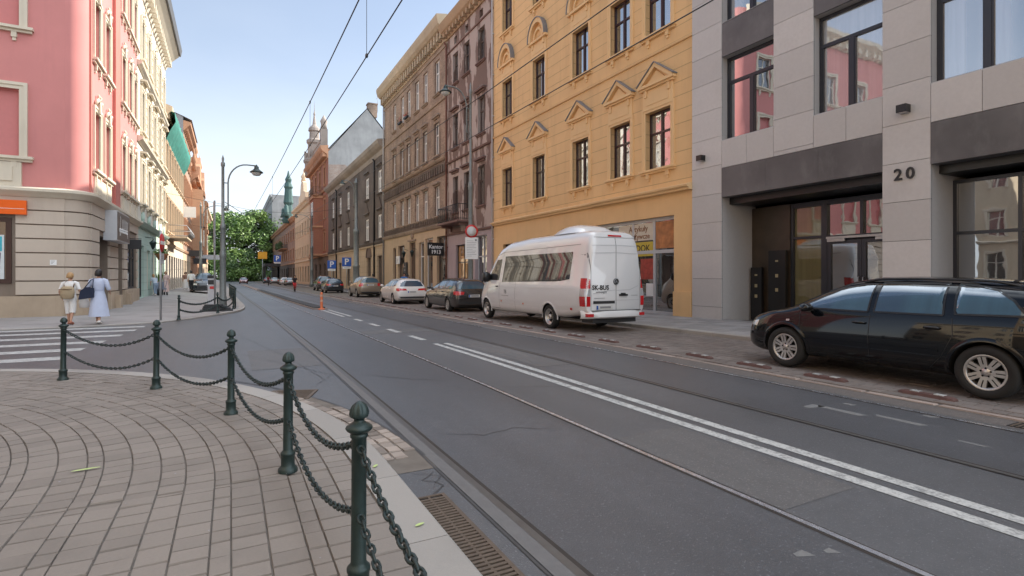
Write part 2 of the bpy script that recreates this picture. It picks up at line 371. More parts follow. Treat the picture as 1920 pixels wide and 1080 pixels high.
def S(o): return tag(o, kind='structure')
g = MB()
us = [-400, -150, -80, -40, -20]+frange(-14, 14, 1)+[20, 40, 80, 150, 400]
g.grid([[(u, v, gz(u, v)-.06) for u in us] for v in [-400, -120]+VS+[500, 1200]])
S(g.build('ground', M['soil']))
g = MB()
g.grid([[(u, v, gz(u, v)) for u in frange(-60, -14, 4)[:-1]+frange(-14, 8, 1)] for v in VS])
S(g.build('road', M['asphalt']))
# tram tracks: rail head, flange groove, concrete edging, lying in the asphalt
RAILS = [(1.57, 1), (3.05, -1), (5.19, 1), (6.63, -1)]
for i, (u0, sd) in enumerate(RAILS):
    h = MB(); hw = .042 if i % 2 else .05
    # u0 = gauge face; the groove is on the inner side (sd), the head on the outer side
    a, b = u0, u0-sd*hw
    strip(h, min(a, b), max(a, b), -10, 230, .007, st=1.2)
    h.mi = 1; a, b = u0, u0+sd*.03
    strip(h, min(a, b), max(a, b), -10, 230, .005, st=1.2)
    h.mi = 2; a, b = u0-sd*hw, u0-sd*(.15 if i == 0 else hw+.012)
    strip(h, min(a, b), max(a, b), -10, 230, .006, st=1.2)
    S(h.build('tram_rail', [M['rail'] if i % 2 else M['rail_dull'], M['groove'], M['rail_edge'] if i == 0 else M['groove']]))
for a, b in ((1.60, 3.02), (5.22, 6.60)):
    h = MB(); strip(h, a, b, -10, 230, .003, st=1.2); S(h.build('track_bed', M['asphalt_track']))
for a, b, c, e in ((3.12, 3.9, 2.2, 3.9), (4.45, 5.1, 7.5, 11.5), (.3, 1.38, 9.4, 12.0), (6.66, 6.78, -5, 40), (3.15, 5.1, 14, 15.1)):
    h = MB(); strip(h, a, b, c, e, .0025, st=1.2); S(h.build('road_patch', M['asphalt_patch']))
# asphalt band beside the near rail, with its sealed joint
h = MB(); strip(h, 1.395, 1.41, -8, 40, .005); S(h.build('road_joint', M['seal']))
h = MB()
def crack(pts, w=.012, seed=0):
    rnd = random.Random(seed); P = []
    for (a, b), (c, d) in zip(pts, pts[1:]):
        n = max(2, int(math.hypot(c-a, d-b)/.09))
        for i in range(n): t = i/n; P.append((a+(c-a)*t+rnd.uniform(-.02, .02), b+(d-b)*t+rnd.uniform(-.02, .02)))
    P.append(pts[-1]); rows = []
    for i, p in enumerate(P):
        q = P[min(i+1, len(P)-1)]; o = P[max(i-1, 0)]; dx, dy = q[0]-o[0], q[1]-o[1]; l = math.hypot(dx, dy) or 1
        k = w*rnd.uniform(.4, 1)*min(1, min(i, len(P)-1-i)/3+.2)
        rows.append([(p[0]-dy/l*k, p[1]+dx/l*k, gz(*p)+.006), (p[0]+dy/l*k, p[1]-dx/l*k, gz(*p)+.006)])
    h.grid(rows)
crack([(1.75, 4.75), (2.1, 4.55), (2.45, 4.62), (2.85, 4.35)], .009, 1)
crack([(1.72, 8.2), (2.2, 7.6), (2.75, 7.1)], .008, 2); crack([(3.2, 6.4), (4.0, 6.0), (4.6, 5.9)], .008, 3)
crack([(1.38, 3.9), (1.25, 3.75), (1.33, 3.6), (1.2, 3.45), (1.32, 3.3)], .008, 4); crack([(1.2, 3.9), (1.38, 3.75), (1.25, 3.55)], .006, 5)
crack([(1.0, 7.6), (1.35, 8.4), (.9, 9.6), (.2, 11.5)], .006, 6); crack([(-1.5, 14), (0, 12.6), (1.0, 11.8)], .008, 7)
crack([(.1, 16), (.5, 13.5), (1.0, 10), (1.2, 7.9)], .006, 8)
S(h.build('road_crack', M['seal']))
# painted lines
h = MB()
for c in (4.03, 4.27): strip(h, c-.06, c+.06, -12, 11.3, .004)
for v in (12.1, 14.2, 16.4, 18.7): strip(h, 3.97, 4.13, v, v+1.1, .004, st=.55)
for c in (3.93, 4.22): strip(h, c-.06, c+.06, 21.3, 26.6, .004)
S(h.build('road_marking', M['mark']))
h = MB()
for i, v in enumerate((12.35, 13.75, 15.25, 16.8, 18.35, 19.7)):
    ur = (-2.75, -2.72, -2.62, -2.52, -2.42, -2.36)[i]
    strip(h, -14, ur, v, v+.52, .004, dr=False, st=.26, nu=10)
S(h.build('crossing_stripe', M['mark']))
h = MB()
for (u, v, w, l) in ((5.9, 3.3, .12, .5), (6.05, 2.8, .1, .45), (5.75, 3.75, .25, .1), (6.3, 3.6, .08, .12), (6.5, 2.9, .1, .1), (2.66, 1.80, .10, .035), (2.84, 1.75, .07, .03), (5.8, 2.2, .05, .2)):
    h.face([(u, v, .0045), (u+w, v-.04, .0045), (u+w*.9, v+l, .0045), (u+w*.1, v+l*.9, .0045)])
S(h.build('road_marking', M['markw']))
# separator island between the tracks further down: rows of dark sleepers in pale setts
h = MB(); strip(h, 3.62, 4.28, 27, 120, .05, side=True, st=1); S(h.build('track_separator', M['kerb_pink']))
h = MB()
for i in range(72):
    v = 27.3+i*.62; u = 3.68+drift(v); z = gz(u, v)+.05
    h.box(u, u+.54, v, v+.26, z, z+.06)
S(h.build('separator_block', M['seal']))

def face_attr(o, vals, name='tint'):
    a = o.data.attributes.new(name, 'FLOAT', 'FACE'); a.data.foreach_set('value', vals)
def unit_rows(mb, vals, fn, rows, s0, s1, length, gap=.012, bev=.006, rnd=random, jit=.25, hz=.004, cross=1.0):
    """paving units laid in rows. fn(s, d) -> (u, v, z); rows = list of (d0, d1); unit length measured along s"""
    for ri, (d0, d1, sc) in enumerate(rows):
        s = s0-rnd.random()*length/sc
        while s < s1:
            l = length*(1+rnd.uniform(-jit, jit))/sc; e = min(s+l, s1); a = max(s, s0)
            if e-a > length*.25/sc:
                gs = gap*cross/2/sc; dz = rnd.uniform(-hz, hz); t = rnd.random()
                P = [fn(x, d) for x, d in ((a+gs, d0+gap/2), (e-gs, d0+gap/2), (e-gs, d1-gap/2), (a+gs, d1-gap/2))]
                c = [sum(p[k] for p in P)/4 for k in range(3)]
                tl = [rnd.uniform(-hz, hz)*.5 for _ in P]
                top = [(p[0]+(c[0]-p[0])*bev*8, p[1]+(c[1]-p[1])*bev*8, p[2]+dz+q) for p, q in zip(P, tl)]
                low = [(p[0], p[1], p[2]+dz-.012) for p in P]
                mb.face(top); vals.append(t)
                for i in range(4):
                    j = (i+1) % 4; mb.face([low[i], low[j], top[j], top[i]]); vals.append(t)
            s += l
# near corner pavement: courses concentric with the rounded kerb
CX, CY, RK = -6.5, 4.05, 7.55
def corner(s, d):                    # s: arc length along the kerb line (0 where the curve starts), d: distance inwards
    r = RK-d; q = math.pi/2*RK
    if s < 0: p = (CX+r, CY+s)
    elif s < q: p = (CX+r*math.cos(s/RK), CY+r*math.sin(s/RK))
    else: p = (CX-(s-q), CY+r)
    return (p[0], p[1], gz(*p)+.10)
rnd = random.Random(3)
mb = MB(); vals = []; d = .255; k = 0; arc = math.pi/2*RK
while d < RK-.3:
    w = [.175, .175, .095, .175, .175, .095, .175, .15][k % 8]; k += 1
    sc = (RK-d-w/2)/RK
    unit_rows(mb, vals, corner, [(d, d+w, sc)], 0, arc, .16, .0045, rnd=rnd, jit=.2, cross=2.2)
    unit_rows(mb, vals, corner, [(d, d+w, 1)], -5.5, 0, .16, .0045, rnd=rnd, jit=.2, cross=2.2)
    unit_rows(mb, vals, corner, [(d, d+w, 1)], arc, arc+9, .16, .0045, rnd=rnd, jit=.2, cross=2.2)
    d += w
o = mb.build('corner_pavement_paving', M['paver']); face_attr(o, vals); S(o); print('pavers', len(vals)//5)
b = MB(); rows = []
for s in frange(-9, 0, 1)+frange(0, arc, .4)[1:]+frange(arc, arc+24, 1)[1:]:
    rows.append([(p[0], p[1], p[2]-.013) for p in (corner(s, .01), corner(s, RK-.05))])
b.grid(rows); b.face([(CX+.05, -9, .085), (CX+.05, 4.1, .085), (CX-24, 4.1, .085), (CX-24, -9, .085)])
S(b.build('corner_pavement', M['joint']))
mb = MB(); vals = []
def kerb_line(fn, s0, s1, w, length, drop=.14, bevel=.02, rnd=rnd):
    s = s0
    while s < s1-.05:
        e = min(s+length*(1+rnd.uniform(-.1, .1)), s1); t = rnd.random(); rows = []
        for i in range(6):
            x = s+.004+(e-s-.008)*i/5; o = fn(x, 0); o2 = fn(x, bevel); q = fn(x, w)
            rows.append([(o[0], o[1], o[2]-drop), (o[0], o[1], o[2]-bevel), o2, q, (q[0], q[1], q[2]-drop)])
        b0 = len(mb.f); mb.grid(rows, flip=False); vals.extend([t]*(len(mb.f)-b0))
        for r in (rows[0], rows[-1]): mb.face(r); vals.append(t)
        s = e
kerb_line(lambda s, d: (lambda p: (p[0], p[1], p[2]+.004))(corner(s, d)), -5.5, arc+12, .245, 1.05)
o = mb.build('kerb', M['kerb']); face_attr(o, vals); S(o)
# sett gutter along the near kerb and its drain gratings
mb = MB(); vals = []
gut = lambda s, d: (lambda p: (p[0], p[1], gz(p[0], p[1])+.012))(corner(s, -d))
unit_rows(mb, vals, gut, [(.01, .13, 1), (.13, .25, 1)], .2, 3.4, .13, .016, rnd=rnd, jit=.35, hz=.006)
unit_rows(mb, vals, gut, [(.25, .36, 1)], .35, 2.2, .13, .016, rnd=rnd, jit=.35, hz=.006)
o = mb.build('gutter_setts', M['sett']); face_attr(o, vals); S(o)
b = MB(); rows = [[(lambda p: (p[0], p[1], .003))(corner(s, -q)) for q in (0, .37)] for s in frange(-.1, 3.5, .3)]
b.grid(rows); S(b.build('gutter_bed', M['joint']))
b = MB(); b.grid([[(lambda p: (p[0], p[1], .0065))(corner(s, -q)) for q in (.365, .39)] for s in frange(.2, 4.6, .3)]); S(b.build('road_joint', M['seal']))
gr = thing('drain_grate', 'long rusty slotted drain grate beside the near kerb', 'drain grate', (1.175, 1.9, 0))
b = MB(); b.face([(-.105, -1.55, .003), (.105, -1.55, .003), (.105, 1.55, .003), (-.105, 1.55, .003)]); b.build('pit', M['dark'], gr)
b = MB()
for x0, x1 in ((-.115, -.09), (.09, .115)): b.box(x0, x1, -1.55, 1.55, .0, .013)
for y in (-1.55, 1.53): b.box(-.09, .09, y, y+.02, 0, .013)
b.box(-.008, .008, -1.53, 1.53, .0, .010)
b.build('frame', M['grate'], gr)
b = MB(); y = -1.52
while y < 1.5: b.box(-.09, .09, y, y+.021, .001, .012); y += .037
b.build('bars', M['grate'], gr)
gr = thing('drain_grate', 'small square drain grate behind the second bollard from the front', 'drain grate', (.66, 7.2, 0), R(-20))
b = MB(); b.box(-.26, .26, -.24, .24, .0, .004); b.build('pit', M['dark'], gr)
b = MB()
for x0, x1, y0, y1 in ((-.28, -.24, -.25, .25), (.24, .28, -.25, .25), (-.24, .24, -.25, -.22), (-.24, .24, .22, .25)): b.box(x0, x1, y0, y1, 0, .013)
b.build('frame', M['grate'], gr); b = MB()
for i in range(9): b.box(-.24, .24, -.2+i*.05, -.2+i*.05+.022, .004, .011)
b.build('bars', M['grate'], gr)
# spray marks and scuffs on the paving
h = MB()
for (u, v, a, l, w) in ((-.92, 4.8, .1, .17, .03), (.93, 3.9, .9, .06, .026), (.93, 2.87, .3, .06, .024)):
    c, s_ = math.cos(a), math.sin(a); pts = []
    for i in range(14):
        t = 2*math.pi*i/14; x, y = math.cos(t)*l/2*(1+.1*math.sin(5*i)), math.sin(t)*w/2; pts.append((u+x*c-y*s_, v+x*s_+y*c, gz(u, v)+.113))
    h.face(pts)
S(h.build('paint_mark', M['lime']))
h = MB()
rr = random.Random(9)
for i in range(46):
    u, v = rr.uniform(-2.5, .7), rr.uniform(1.8, 6.2)
    if math.hypot(u-CX, v-CY) > 7.1 and v > CY: continue
    q = rr.uniform(.003, .009); h.face([(u+q*math.cos(t)*rr.uniform(.6, 1.3), v+q*math.sin(t)*rr.uniform(.6, 1.3), .115) for t in (0, 1.3, 2.5, 3.8, 5.0)])
S(h.build('litter_specks', M['grey'])); 
# far left corner pavement
KL = [(-40, 20.1), (-8, 20.2), (-4, 20.45), (-2.1, 21.3), (-1.2, 22.8), (-.5, 24.6), (.0, 25.8), (.35, 27.0), (.55, 28.6), (.64, 30.5), (.64, 34)]+[(.62+drift(v)-drift(34), v) for v in (38, 44, 52, 60, 75, 90, 120, 160, 200)]
def offs(P, d):
    out = []
    for i, p in enumerate(P):
        a, b = P[max(0, i-1)], P[min(len(P)-1, i+1)]; dx, dy = b[0]-a[0], b[1]-a[1]; l = math.hypot(dx, dy); out.append((p[0]-dy/l*d, p[1]+dx/l*d))
    return out
PL = []
for a, b in zip(KL, KL[1:]):
    n = max(1, int(math.hypot(b[0]-a[0], b[1]-a[1])/1.5)); PL += [(a[0]+(b[0]-a[0])*i/n, a[1]+(b[1]-a[1])*i/n) for i in range(n)]
PL.append(KL[-1]); P2 = offs(PL, .26)
def pz(p, o=.05): return (p[0], p[1], gz(p[0], p[1])+o+.04*sstep(21, 27, p[1]))
mb = MB(); vals = []
rows = [[(a[0], a[1], pz(a)[2]-.12), (a[0], a[1], pz(a)[2]-.015), pz(((a[0]*9+b[0])/10, (a[1]*9+b[1])/10)), pz(b), (b[0], b[1], pz(b)[2]-.1)] for a, b in zip(PL, P2)]
mb.grid(rows); o = mb.build('kerb', M['kerb']); face_attr(o, [.3+.5*random.random() for _ in o.data.polygons]); S(o)
mb = MB(); rows = []
for b in P2:
    uw = -5.6 if b[1] > 26 else -5.6
    if b[0] < -4.2: row = [(b[0], b[1]+(27-b[1])*t, 0) for t in (0, .25, .5, .75, 1)]
    else: row = [(b[0]+(uw-b[0])*t, b[1]+(max(27, b[1])-b[1])*t, 0) for t in (0, .25, .5, .75, 1)]
    rows.append([pz(p, .047) for p in row])
mb.grid(rows); o = mb.build('left_pavement', M['slab']); face_attr(o, [.35+.3*random.random() for _ in o.data.polygons]); S(o)
# right side: gutter band, flush edging, parking strip of setts, kerb, slab pavement
h = MB(); strip(h, 6.78, 7.12, -14, 200, .004); S(h.build('gutter', M['asphalt_strip']))
mb = MB(); vals = []
fn = lambda s, d: (7.12+d+drift(s)*.3, s, gz(7, s)+.014)
unit_rows(mb, vals, fn, [(0, .13, 1)], -8, 90, .9, .02, rnd=rnd, jit=.3, hz=.006)
o = mb.build('edging', M['kerb_pink']); face_attr(o, vals); S(o)
h = MB(); strip(h, lambda v: 7.1+drift(v)*.3, lambda v: 10.5, -14, 200, .006, nu=4); S(h.build('parking_strip_bed', M['joint']))
mb = MB(); vals = []
fn = lambda s, d: (7.26+d+drift(s)*.3, s, gz(8, s)+.022)
unit_rows(mb, vals, fn, [(i*.19, i*.19+.19, 1) for i in range(16)], -6, 48, .2, .009, rnd=rnd, jit=.4, hz=.003)
o = mb.build('parking_strip', M['sett_red']); face_attr(o, vals); S(o)
h = MB(); strip(h, lambda v: 7.26+drift(v)*.3, 10.3, 48, 200, .02); S(h.build('parking_strip', M['joint']))
mb = MB(); vals = []
kerb_line(lambda s, d: (10.3+d, s, gz(10, s)+.13), -12, 120, .2, 1.0, .16)
o = mb.build('kerb', M['kerb']); face_attr(o, vals); S(o)
mb = MB(); vals = []
fn = lambda s, d: (10.5+d, s, gz(10, s)+.128+d*.016)
unit_rows(mb, vals, fn, [(i*.5, i*.5+.5, 1) for i in range(6)], -8, 60, .5, .008, rnd=rnd, jit=0, hz=.002)
o = mb.build('right_pavement', M['slab']); face_attr(o, vals); S(o)
h = MB(); strip(h, 10.5, 14.6, -14, 220, .118, side=True, dr=False, nu=2)
S(h.build('right_pavement_bed', M['joint']))
gr = thing('drain_grate', 'slotted drain grate in the gutter by the black estate car', 'drain grate', (6.95, 1.9, gz(7, 1.9)))
b = MB(); b.box(-.13, .13, -.5, .5, 0, .008); b.build('pit', M['dark'], gr); b = MB()
for i in range(22): b.box(-.13, .13, -.49+i*.045, -.47+i*.045, .0085, .014)
b.build('bars', M['grate'], gr)
# rubber lane separators along the parking edge
proto = None
SEPS = [1.9, 3.4, 4.66, 5.84, 6.98, 8.31]+[9.6+1.27*i for i in range(30)]
def sep_label(i, v):
    k = ['first', 'second', 'third', 'fourth', 'fifth', 'sixth', 'seventh', 'eighth', 'ninth', 'tenth', 'eleventh', 'twelfth']
    for a, b, t in ((0, 11.0, 'between the black estate and the minibus'), (11, 18.4, 'alongside the white minibus'), (18.4, 26, 'alongside the dark grey estate'), (26, 34.5, 'alongside the white estate'), (34.5, 60, 'far off, past the white estate')):
        if a <= v < b:
            n = len([q for q in SEPS if a <= q < v and q not in SL]); return f'{k[n]} low rubber lane separator {t}, counted from the viewer'
SL = {1.9: 'lane separator beside the rear wheel of the black estate', 3.4: 'red brown lane separator just ahead of the rear wheel of the black estate', 4.66: 'lane separator under the middle of the black estate, two white marks', 5.84: 'lane separator beside the front wheel of the black estate'}
for i, v in enumerate(SEPS):
    u = 7.52+drift(v)*.3
    if proto is None:
        b = MB(); rows = []
        for x, k in ((-.31, .35), (-.29, .7), (-.24, 1), (.24, 1), (.29, .7), (.31, .35)):
            w = .075*k**.5; rows.append([(-w, x, 0), (-w*.8, x, .035*k), (0, x, .045*k), (w*.8, x, .035*k), (w, x, 0)])
        b.grid(rows)
        for r in (rows[0], rows[-1]): b.face(r)
        o = b.build('lane_separator', plain('red brown rubber', (.10, .05, .043), .75, var=.5, sc=14, bmp=.4))
        for y in (-.14, .12): mk = MB(); mk.box(-.045, .045, y-.05, y+.05, .040, .049); mk.build('reflector', M['mark'], o)
        proto = o
    else: o = copy_tree(proto)
    o.location = (u, v, gz(u, v)+.022); o.rotation_euler = (0, 0, random.uniform(-.08, .08))
    tag(o, SL.get(v) or sep_label(i, v), 'lane separator', 'lane separators along the parking strip')
# ------------------------------------------------------------------ facades
# a facade's own frame: x along the street front (left to right as one faces it), y into the building, z up
RRZ, LRZ = R(-90), R(90)
UR, UL = 13.3, -5.0
def rroot(name, label, v1, u=UR): return thing(name, label, 'building', (u, v1, 0), RRZ)
def lroot(name, label, v0, u=UL): return thing(name, label, 'building', (u, v0, 0), LRZ)
def wall(root, W, H, holes, mat, depth=11, base=-1.2, rd=.22, mats=None, name='wall', x0=0, closed=True, gable=None, rmat=None):
    """street front with real openings and reveals, closed behind by the building's mass"""
    mb = MB()
    xs = sorted({x0, W} | {round(h[k], 4) for h in holes for k in (0, 1)}); zs = sorted({base, H} | {round(h[k], 4) for h in holes for k in (2, 3)})
    for a, b in zip(xs, xs[1:]):
        for c, d in zip(zs, zs[1:]):
            mx, mz = (a+b)/2, (c+d)/2
            if any(h[0] < mx < h[1] and h[2] < mz < h[3] for h in holes): continue
            mb.face([(a, 0, c), (b, 0, c), (b, 0, d), (a, 0, d)])
    if rmat: mb.mi = 1
    for h in holes:
        a, b, c, d = h[:4]; r = h[4] if len(h) > 4 else rd
        mb.face([(a, 0, c), (a, 0, d), (a, r, d), (a, r, c)]); mb.face([(b, 0, d), (b, 0, c), (b, r, c), (b, r, d)])
        mb.face([(a, 0, c), (a, r, c), (b, r, c), (b, 0, c)]); mb.face([(a, 0, d), (b, 0, d), (b, r, d), (a, r, d)])
    mb.mi = 0
    if closed:
        mb.face([(W, 0, base), (W, depth, base), (W, depth, H), (W, 0, H)]); mb.face([(x0, depth, base), (x0, 0, base), (x0, 0, H), (x0, depth, H)])
        mb.face([(x0, depth, base), (x0, depth, H), (W, depth, H), (W, depth, base)]); mb.face([(x0, 0, H), (W, 0, H), (W, depth, H), (x0, depth, H)])
    return mb.build(name, [mat, rmat] if rmat else mat, root)
def roof(root, W, H, depth, rise, mat, over=.25, x0=0):
    mb = MB(); y0, ym, y1 = -over, depth/2, depth
    for p in ([(x0, y0, H), (W, y0, H), (W, ym, H+rise), (x0, ym, H+rise)], [(x0, ym, H+rise), (W, ym, H+rise), (W, y1, H), (x0, y1, H)],
              [(x0, y0, H), (x0, ym, H+rise), (x0, y1, H)], [(W, y0, H), (W, y1, H), (W, ym, H+rise)], [(x0, y0, H), (x0, y1, H), (W, y1, H), (W, y0, H)]): mb.face(p)
    return mb.build('roof', mat, root)
def cornice(root, W, z0, prof, mat, x0=0, dent=None, name='cornice', dm=None):
    """prof: list of (projection, z above z0) drawn from the wall up; dent: (pitch, w, h, depth, z) brackets under it"""
    mb = MB(); pts = [(-p, z0+z) for p, z in prof]
    rows = [[(x, y, z) for y, z in [(.01, z0)]+pts+[(.01, pts[-1][1])]] for x in (x0-.02, W+.02)]
    mb.grid(rows, flip=True, cap=False)
    for r in rows: mb.face(r)
    if dent:
        p, w, hh, d, z = dent; n = int((W-x0)/p)
        for i in range(n):
            x = x0+(i+.5)*(W-x0)/n-w/2; mb.box(x, x+w, -d, .01, z0+z-hh, z0+z-.004)
    return mb.build(name, mat, root)
_wc = {}
def window(root, x, z, w, h, frame, pane, style='cross', yo=.16, sill=None, surround=None, head=None, trim=None, name='window', fw=.055, tz=.64):
    """one window: frame with mullions; its pane, sill, surround and hood are its own pieces"""
    key = (round(w, 3), round(h, 3), frame.name, style, fw, tz)
    if key not in _wc:
        m = MB(); f = fw
        for b in ((0, f, 0, h), (w-f, w, 0, h), (f, w-f, 0, f), (f, w-f, h-f, h)): m.box(b[0], b[1], 0, .07, b[2], b[3])
        if style in ('cross', 'tee'):
            t = h*tz; m.box(f, w-f, .0, .07, t-f*.6, t+f*.6)
            if style == 'cross': m.box(w/2-f*.7, w/2+f*.7, -.005, .065, f, h-f)
            else: m.box(w/2-f*.7, w/2+f*.7, -.005, .065, f, t-f*.6)
            for (a, b2) in ((f, w/2-f*.7), (w/2+f*.7, w-f)):
                m.box(a, a+f*.5, .01, .06, f, t-f*.6); m.box(b2-f*.5, b2, .01, .06, f, t-f*.6)
        elif style == 'two': m.box(w/2-f*.7, w/2+f*.7, 0, .07, f, h-f)
        elif style == 'grid':
            n = max(1, int(w/1.1))
            for i in range(1, n): m.box(w*i/n-f/2, w*i/n+f/2, 0, .07, f, h-f)
            m.box(f, w-f, .002, .068, h*tz-f/2, h*tz+f/2)
        pm = MB(); pm.face([(f*.5, .045, f*.5), (w-f*.5, .045, f*.5), (w-f*.5, .045, h-f*.5), (f*.5, .045, h-f*.5)])
        _wc[key] = (m.mesh('window', frame), {})
    fm, pc = _wc[key]
    if pane.name not in pc:
        f = fw; pm = MB(); pm.face([(f*.5, .045, f*.5), (w-f*.5, .045, f*.5), (w-f*.5, .045, h-f*.5), (f*.5, .045, h-f*.5)]); pc[pane.name] = pm.mesh('pane', pane)
    o = link(name, fm, root, (x, yo, z)); link('pane', pc[pane.name], o)
    if sill:
        k = ('s', round(w, 3), sill[0], sill[1], sill[2], trim.name, yo, len(sill))
        if k not in _wc:
            e, d, t = sill[:3]; m = MB(); m.box(-e, w+e, -d-yo, .0, -t, 0); m.box(-e+.04, w+e-.04, -d*.55-yo, -yo+.02, -t*2, -t-.002)
            if len(sill) > 3:
                for q in (.06, w-.06-.16): m.box(q, q+.16, -d*.5-yo, -yo+.02, -t*2-sill[3], -t*2-.002); m.box(q+.03, q+.13, -d*.32-yo, -yo+.02, -t*2-sill[3]*1.6, -t*2-sill[3]-.002)
            _wc[k] = m.mesh('sill', trim)
        link('sill', _wc[k], o)
    if surround:
        k = ('r', round(w, 3), round(h, 3), surround, trim.name, yo)
        if k not in _wc:
            t, d = surround; m = MB()
            for a, b in ((-t, 0), (w, w+t)): m.box(a, b, -d-yo, -yo+.02, 0, h+t)
            m.box(0, w, -d-yo, -yo+.02, h, h+t)
            t2 = t*.45
            for a, b in ((-t-.002, -t+t2), (w+t-t2, w+t+.002)): m.box(a, b, -d*1.5-yo, -yo+.02, .002, h+t+.003)
            m.box(-t+t2, w+t-t2, -d*1.5-yo, -yo+.02, h+t-t2, h+t+.003)
            _wc[k] = m.mesh('surround', trim)
        link('surround', _wc[k], o)
    if head:
        k = ('h', round(w, 3), round(h, 3), head, trim.name, yo)
        if k not in _wc: m = MB(); mats = HEADS[head[0]](m, w, h, -yo, *head[1:]); _wc[k] = m.mesh('hood', [trim, M['lead']])
        link('hood', _wc[k], o)
    return o
M['lead'] = plain('lead flashing', (.22, .225, .24), .55, .2, var=.2)
def h_tri(m, w, h, y, gap, rise, e=.26):
    z = h+gap; c = w/2
    m.box(-.12, w+.12, y-.05, y+.02, h+.13, z-.11); m.box(.06, w-.06, y-.065, y+.02, h+.26, z-.28)
    m.box(-e, w+e, y-.20, y+.02, z-.1, z); m.box(-e+.05, w+e-.05, y-.13, y+.02, z-.17, z-.102)
    for s in (-1, 1):
        a = (c+s*(w/2+e), z+.002); b = (c, z+rise); n = .16
        P = [a, (a[0]-s*n*1.3, z+.002), (c, z+rise-n), b]
        if s > 0: P = P[::-1]
        m.prism(P[::-1], y-.2, y+.02)
        m.mi = 1; Q = [(a[0]+s*.03, a[1]), (c, z+rise+.002), (c, z+rise+.035), (a[0]+s*.03, a[1]+.035)]
        if s > 0: Q = Q[::-1]
        m.prism(Q, y-.24, y+.02); m.mi = 0
    m.prism([(c-w*.36, z+.03), (c+w*.36, z+.03), (c, z+rise*.62)], y-.09, y+.02)
    m.prism([(c-w*.5-.06, z+.004), (c+w*.5+.06, z+.004), (c, z+rise-.14)], y-.04, y+.02)
    for x in (.0, w-.12): m.box(x, x+.12, y-.1, y+.02, z-.42, z-.172)
def h_arc(m, w, h, y, gap, rise, e=.26):
    z = h+gap; c = w/2; n = 14
    m.box(-.12, w+.12, y-.05, y+.02, h+.13, z-.11); m.box(.06, w-.06, y-.065, y+.02, h+.26, z-.28)
    m.box(-e, w+e, y-.17, y+.02, z-.1, z)
    def arc(r0, r1, y0, mi, lift=0):
        m.mi = mi
        for i in range(n):
            a, b = math.pi*i/n, math.pi*(i+1)/n
            P = [(c+math.cos(t)*r*(1 if True else 1), z+.002+lift+math.sin(t)*r*k) for t, r in ((a, r0), (a, r1), (b, r1), (b, r0))]
            m.prism(P[::-1], y0, y+.02)
        m.mi = 0
    R1 = w/2+e*.75; k = rise/R1
    arc(R1-.17, R1, y-.2, 0); arc(R1+.002, R1+.035, y-.24, 1); arc(R1*.45, R1*.58, y-.1, 0)
    m.box(c-R1*.58, c+R1*.58, y-.08, y+.02, z+.002, z+.08)
    for x in (.0, w-.12): m.box(x, x+.12, y-.1, y+.02, z-.36, z-.102)
def h_flat(m, w, h, y, gap, d=.22, e=.18):
    z = h+gap; m.box(-e*.5, w+e*.5, y-d*.4, y+.02, z-.18, z-.072); m.box(-e, w+e, y-d, y+.02, z-.07, z+.03)
    m.mi = 1; m.box(-e-.01, w+e+.01, y-d-.015, y+.02, z+.032, z+.05); m.mi = 0
def h_orn(m, w, h, y, gap, d=.16):
    """carved keystone and scrolls over the opening"""
    c = w/2; m.prism([(c-.1, h-.02), (c+.1, h-.02), (c+.17, h+gap), (c-.17, h+gap)], y-d, y+.02)
    for s in (-1, 1):
        m.tube([(c+s*.12, y-d*.6, h+gap*.9), (c+s*.3, y-d*.7, h+gap*1.1), (c+s*.48, y-d*.5, h+gap*.75), (c+s*.42, y-d*.4, h+gap*.5)], [.06, .075, .06, .03], 6)
        m.tube([(c+s*.1, y-d*.6, h+gap*1.2), (c+s*.2, y-d*.7, h+gap*1.55), (c+s*.05, y-d*.5, h+gap*1.7)], [.04, .05, .03], 6)
    m.box(-.2, w+.2, y-d*.5, y+.02, h+.1, h+.2)
HEADS = dict(tri=h_tri, arc=h_arc, flat=h_flat, orn=h_orn)
def pipe(root, x, z0, z1, mat, y=-.1, r=.055):
    mb = MB(); mb.tube([(x, y, z0), (x, y, z1-.4), (x, y+.02, z1-.25), (x, y-.15, z1)], r, 8)
    for z in frange(z0+1, z1-1, 2.2): mb.box(x-.075, x+.075, y-.01, .01, z, z+.05)
    return mb.build('downpipe', mat, root)
def blocks(root, rows, x0, x1, gap, d, mat, name='rustication', holes=(), z0=0):
    """courses of plaster blocks with open grooves between them; holes are (x0,x1,z0,z1) left free"""
    mb = MB()
    for a, b in rows:
        xs = [(x0, x1)]
        for h in holes:
            if h[2] < b-.02 and h[3] > a+.02:
                nx = []
                for p, q in xs:
                    if h[1] <= p or h[0] >= q: nx.append((p, q)); continue
                    if h[0] > p: nx.append((p, h[0]))
                    if h[1] < q: nx.append((h[1], q))
                xs = nx
        for p, q in xs:
            if q-p > .03: mb.box(p, q, -d, .01, a+gap/2, b-gap/2)
    return mb.build(name, mat, root)
# ================================================================== right side of the street
C_Y = (.83, .545, .27)
M['yel'] = stucco('yellow plaster', C_Y, var=.12, joint=.47, jdark=.45, stain_amt=.5, stain=(.58, .37, .19))
M['yelp'] = stucco('yellow plain plaster', C_Y, var=.12, stain_amt=.35, stain=(.60, .40, .21))
M['yelt'] = stucco('yellow trim', (.86, .59, .31), var=.08, stain_amt=.15)
M['maroon'] = plain('maroon window paint', (.045, .018, .02), .4, var=.2)
M['panel'] = tinted('stone cladding panels', (.625, .605, .595), .55, amt=.12, stain=(.50, .475, .455), bsc=14)
M['slate'] = stucco('dark slate cladding', (.145, .138, .142), .5, var=.45, stain=(.24, .235, .24), bscale=6, vert=1.0)
M['anth'] = plain('anthracite aluminium', (.04, .043, .055), .35, .3, var=.1)
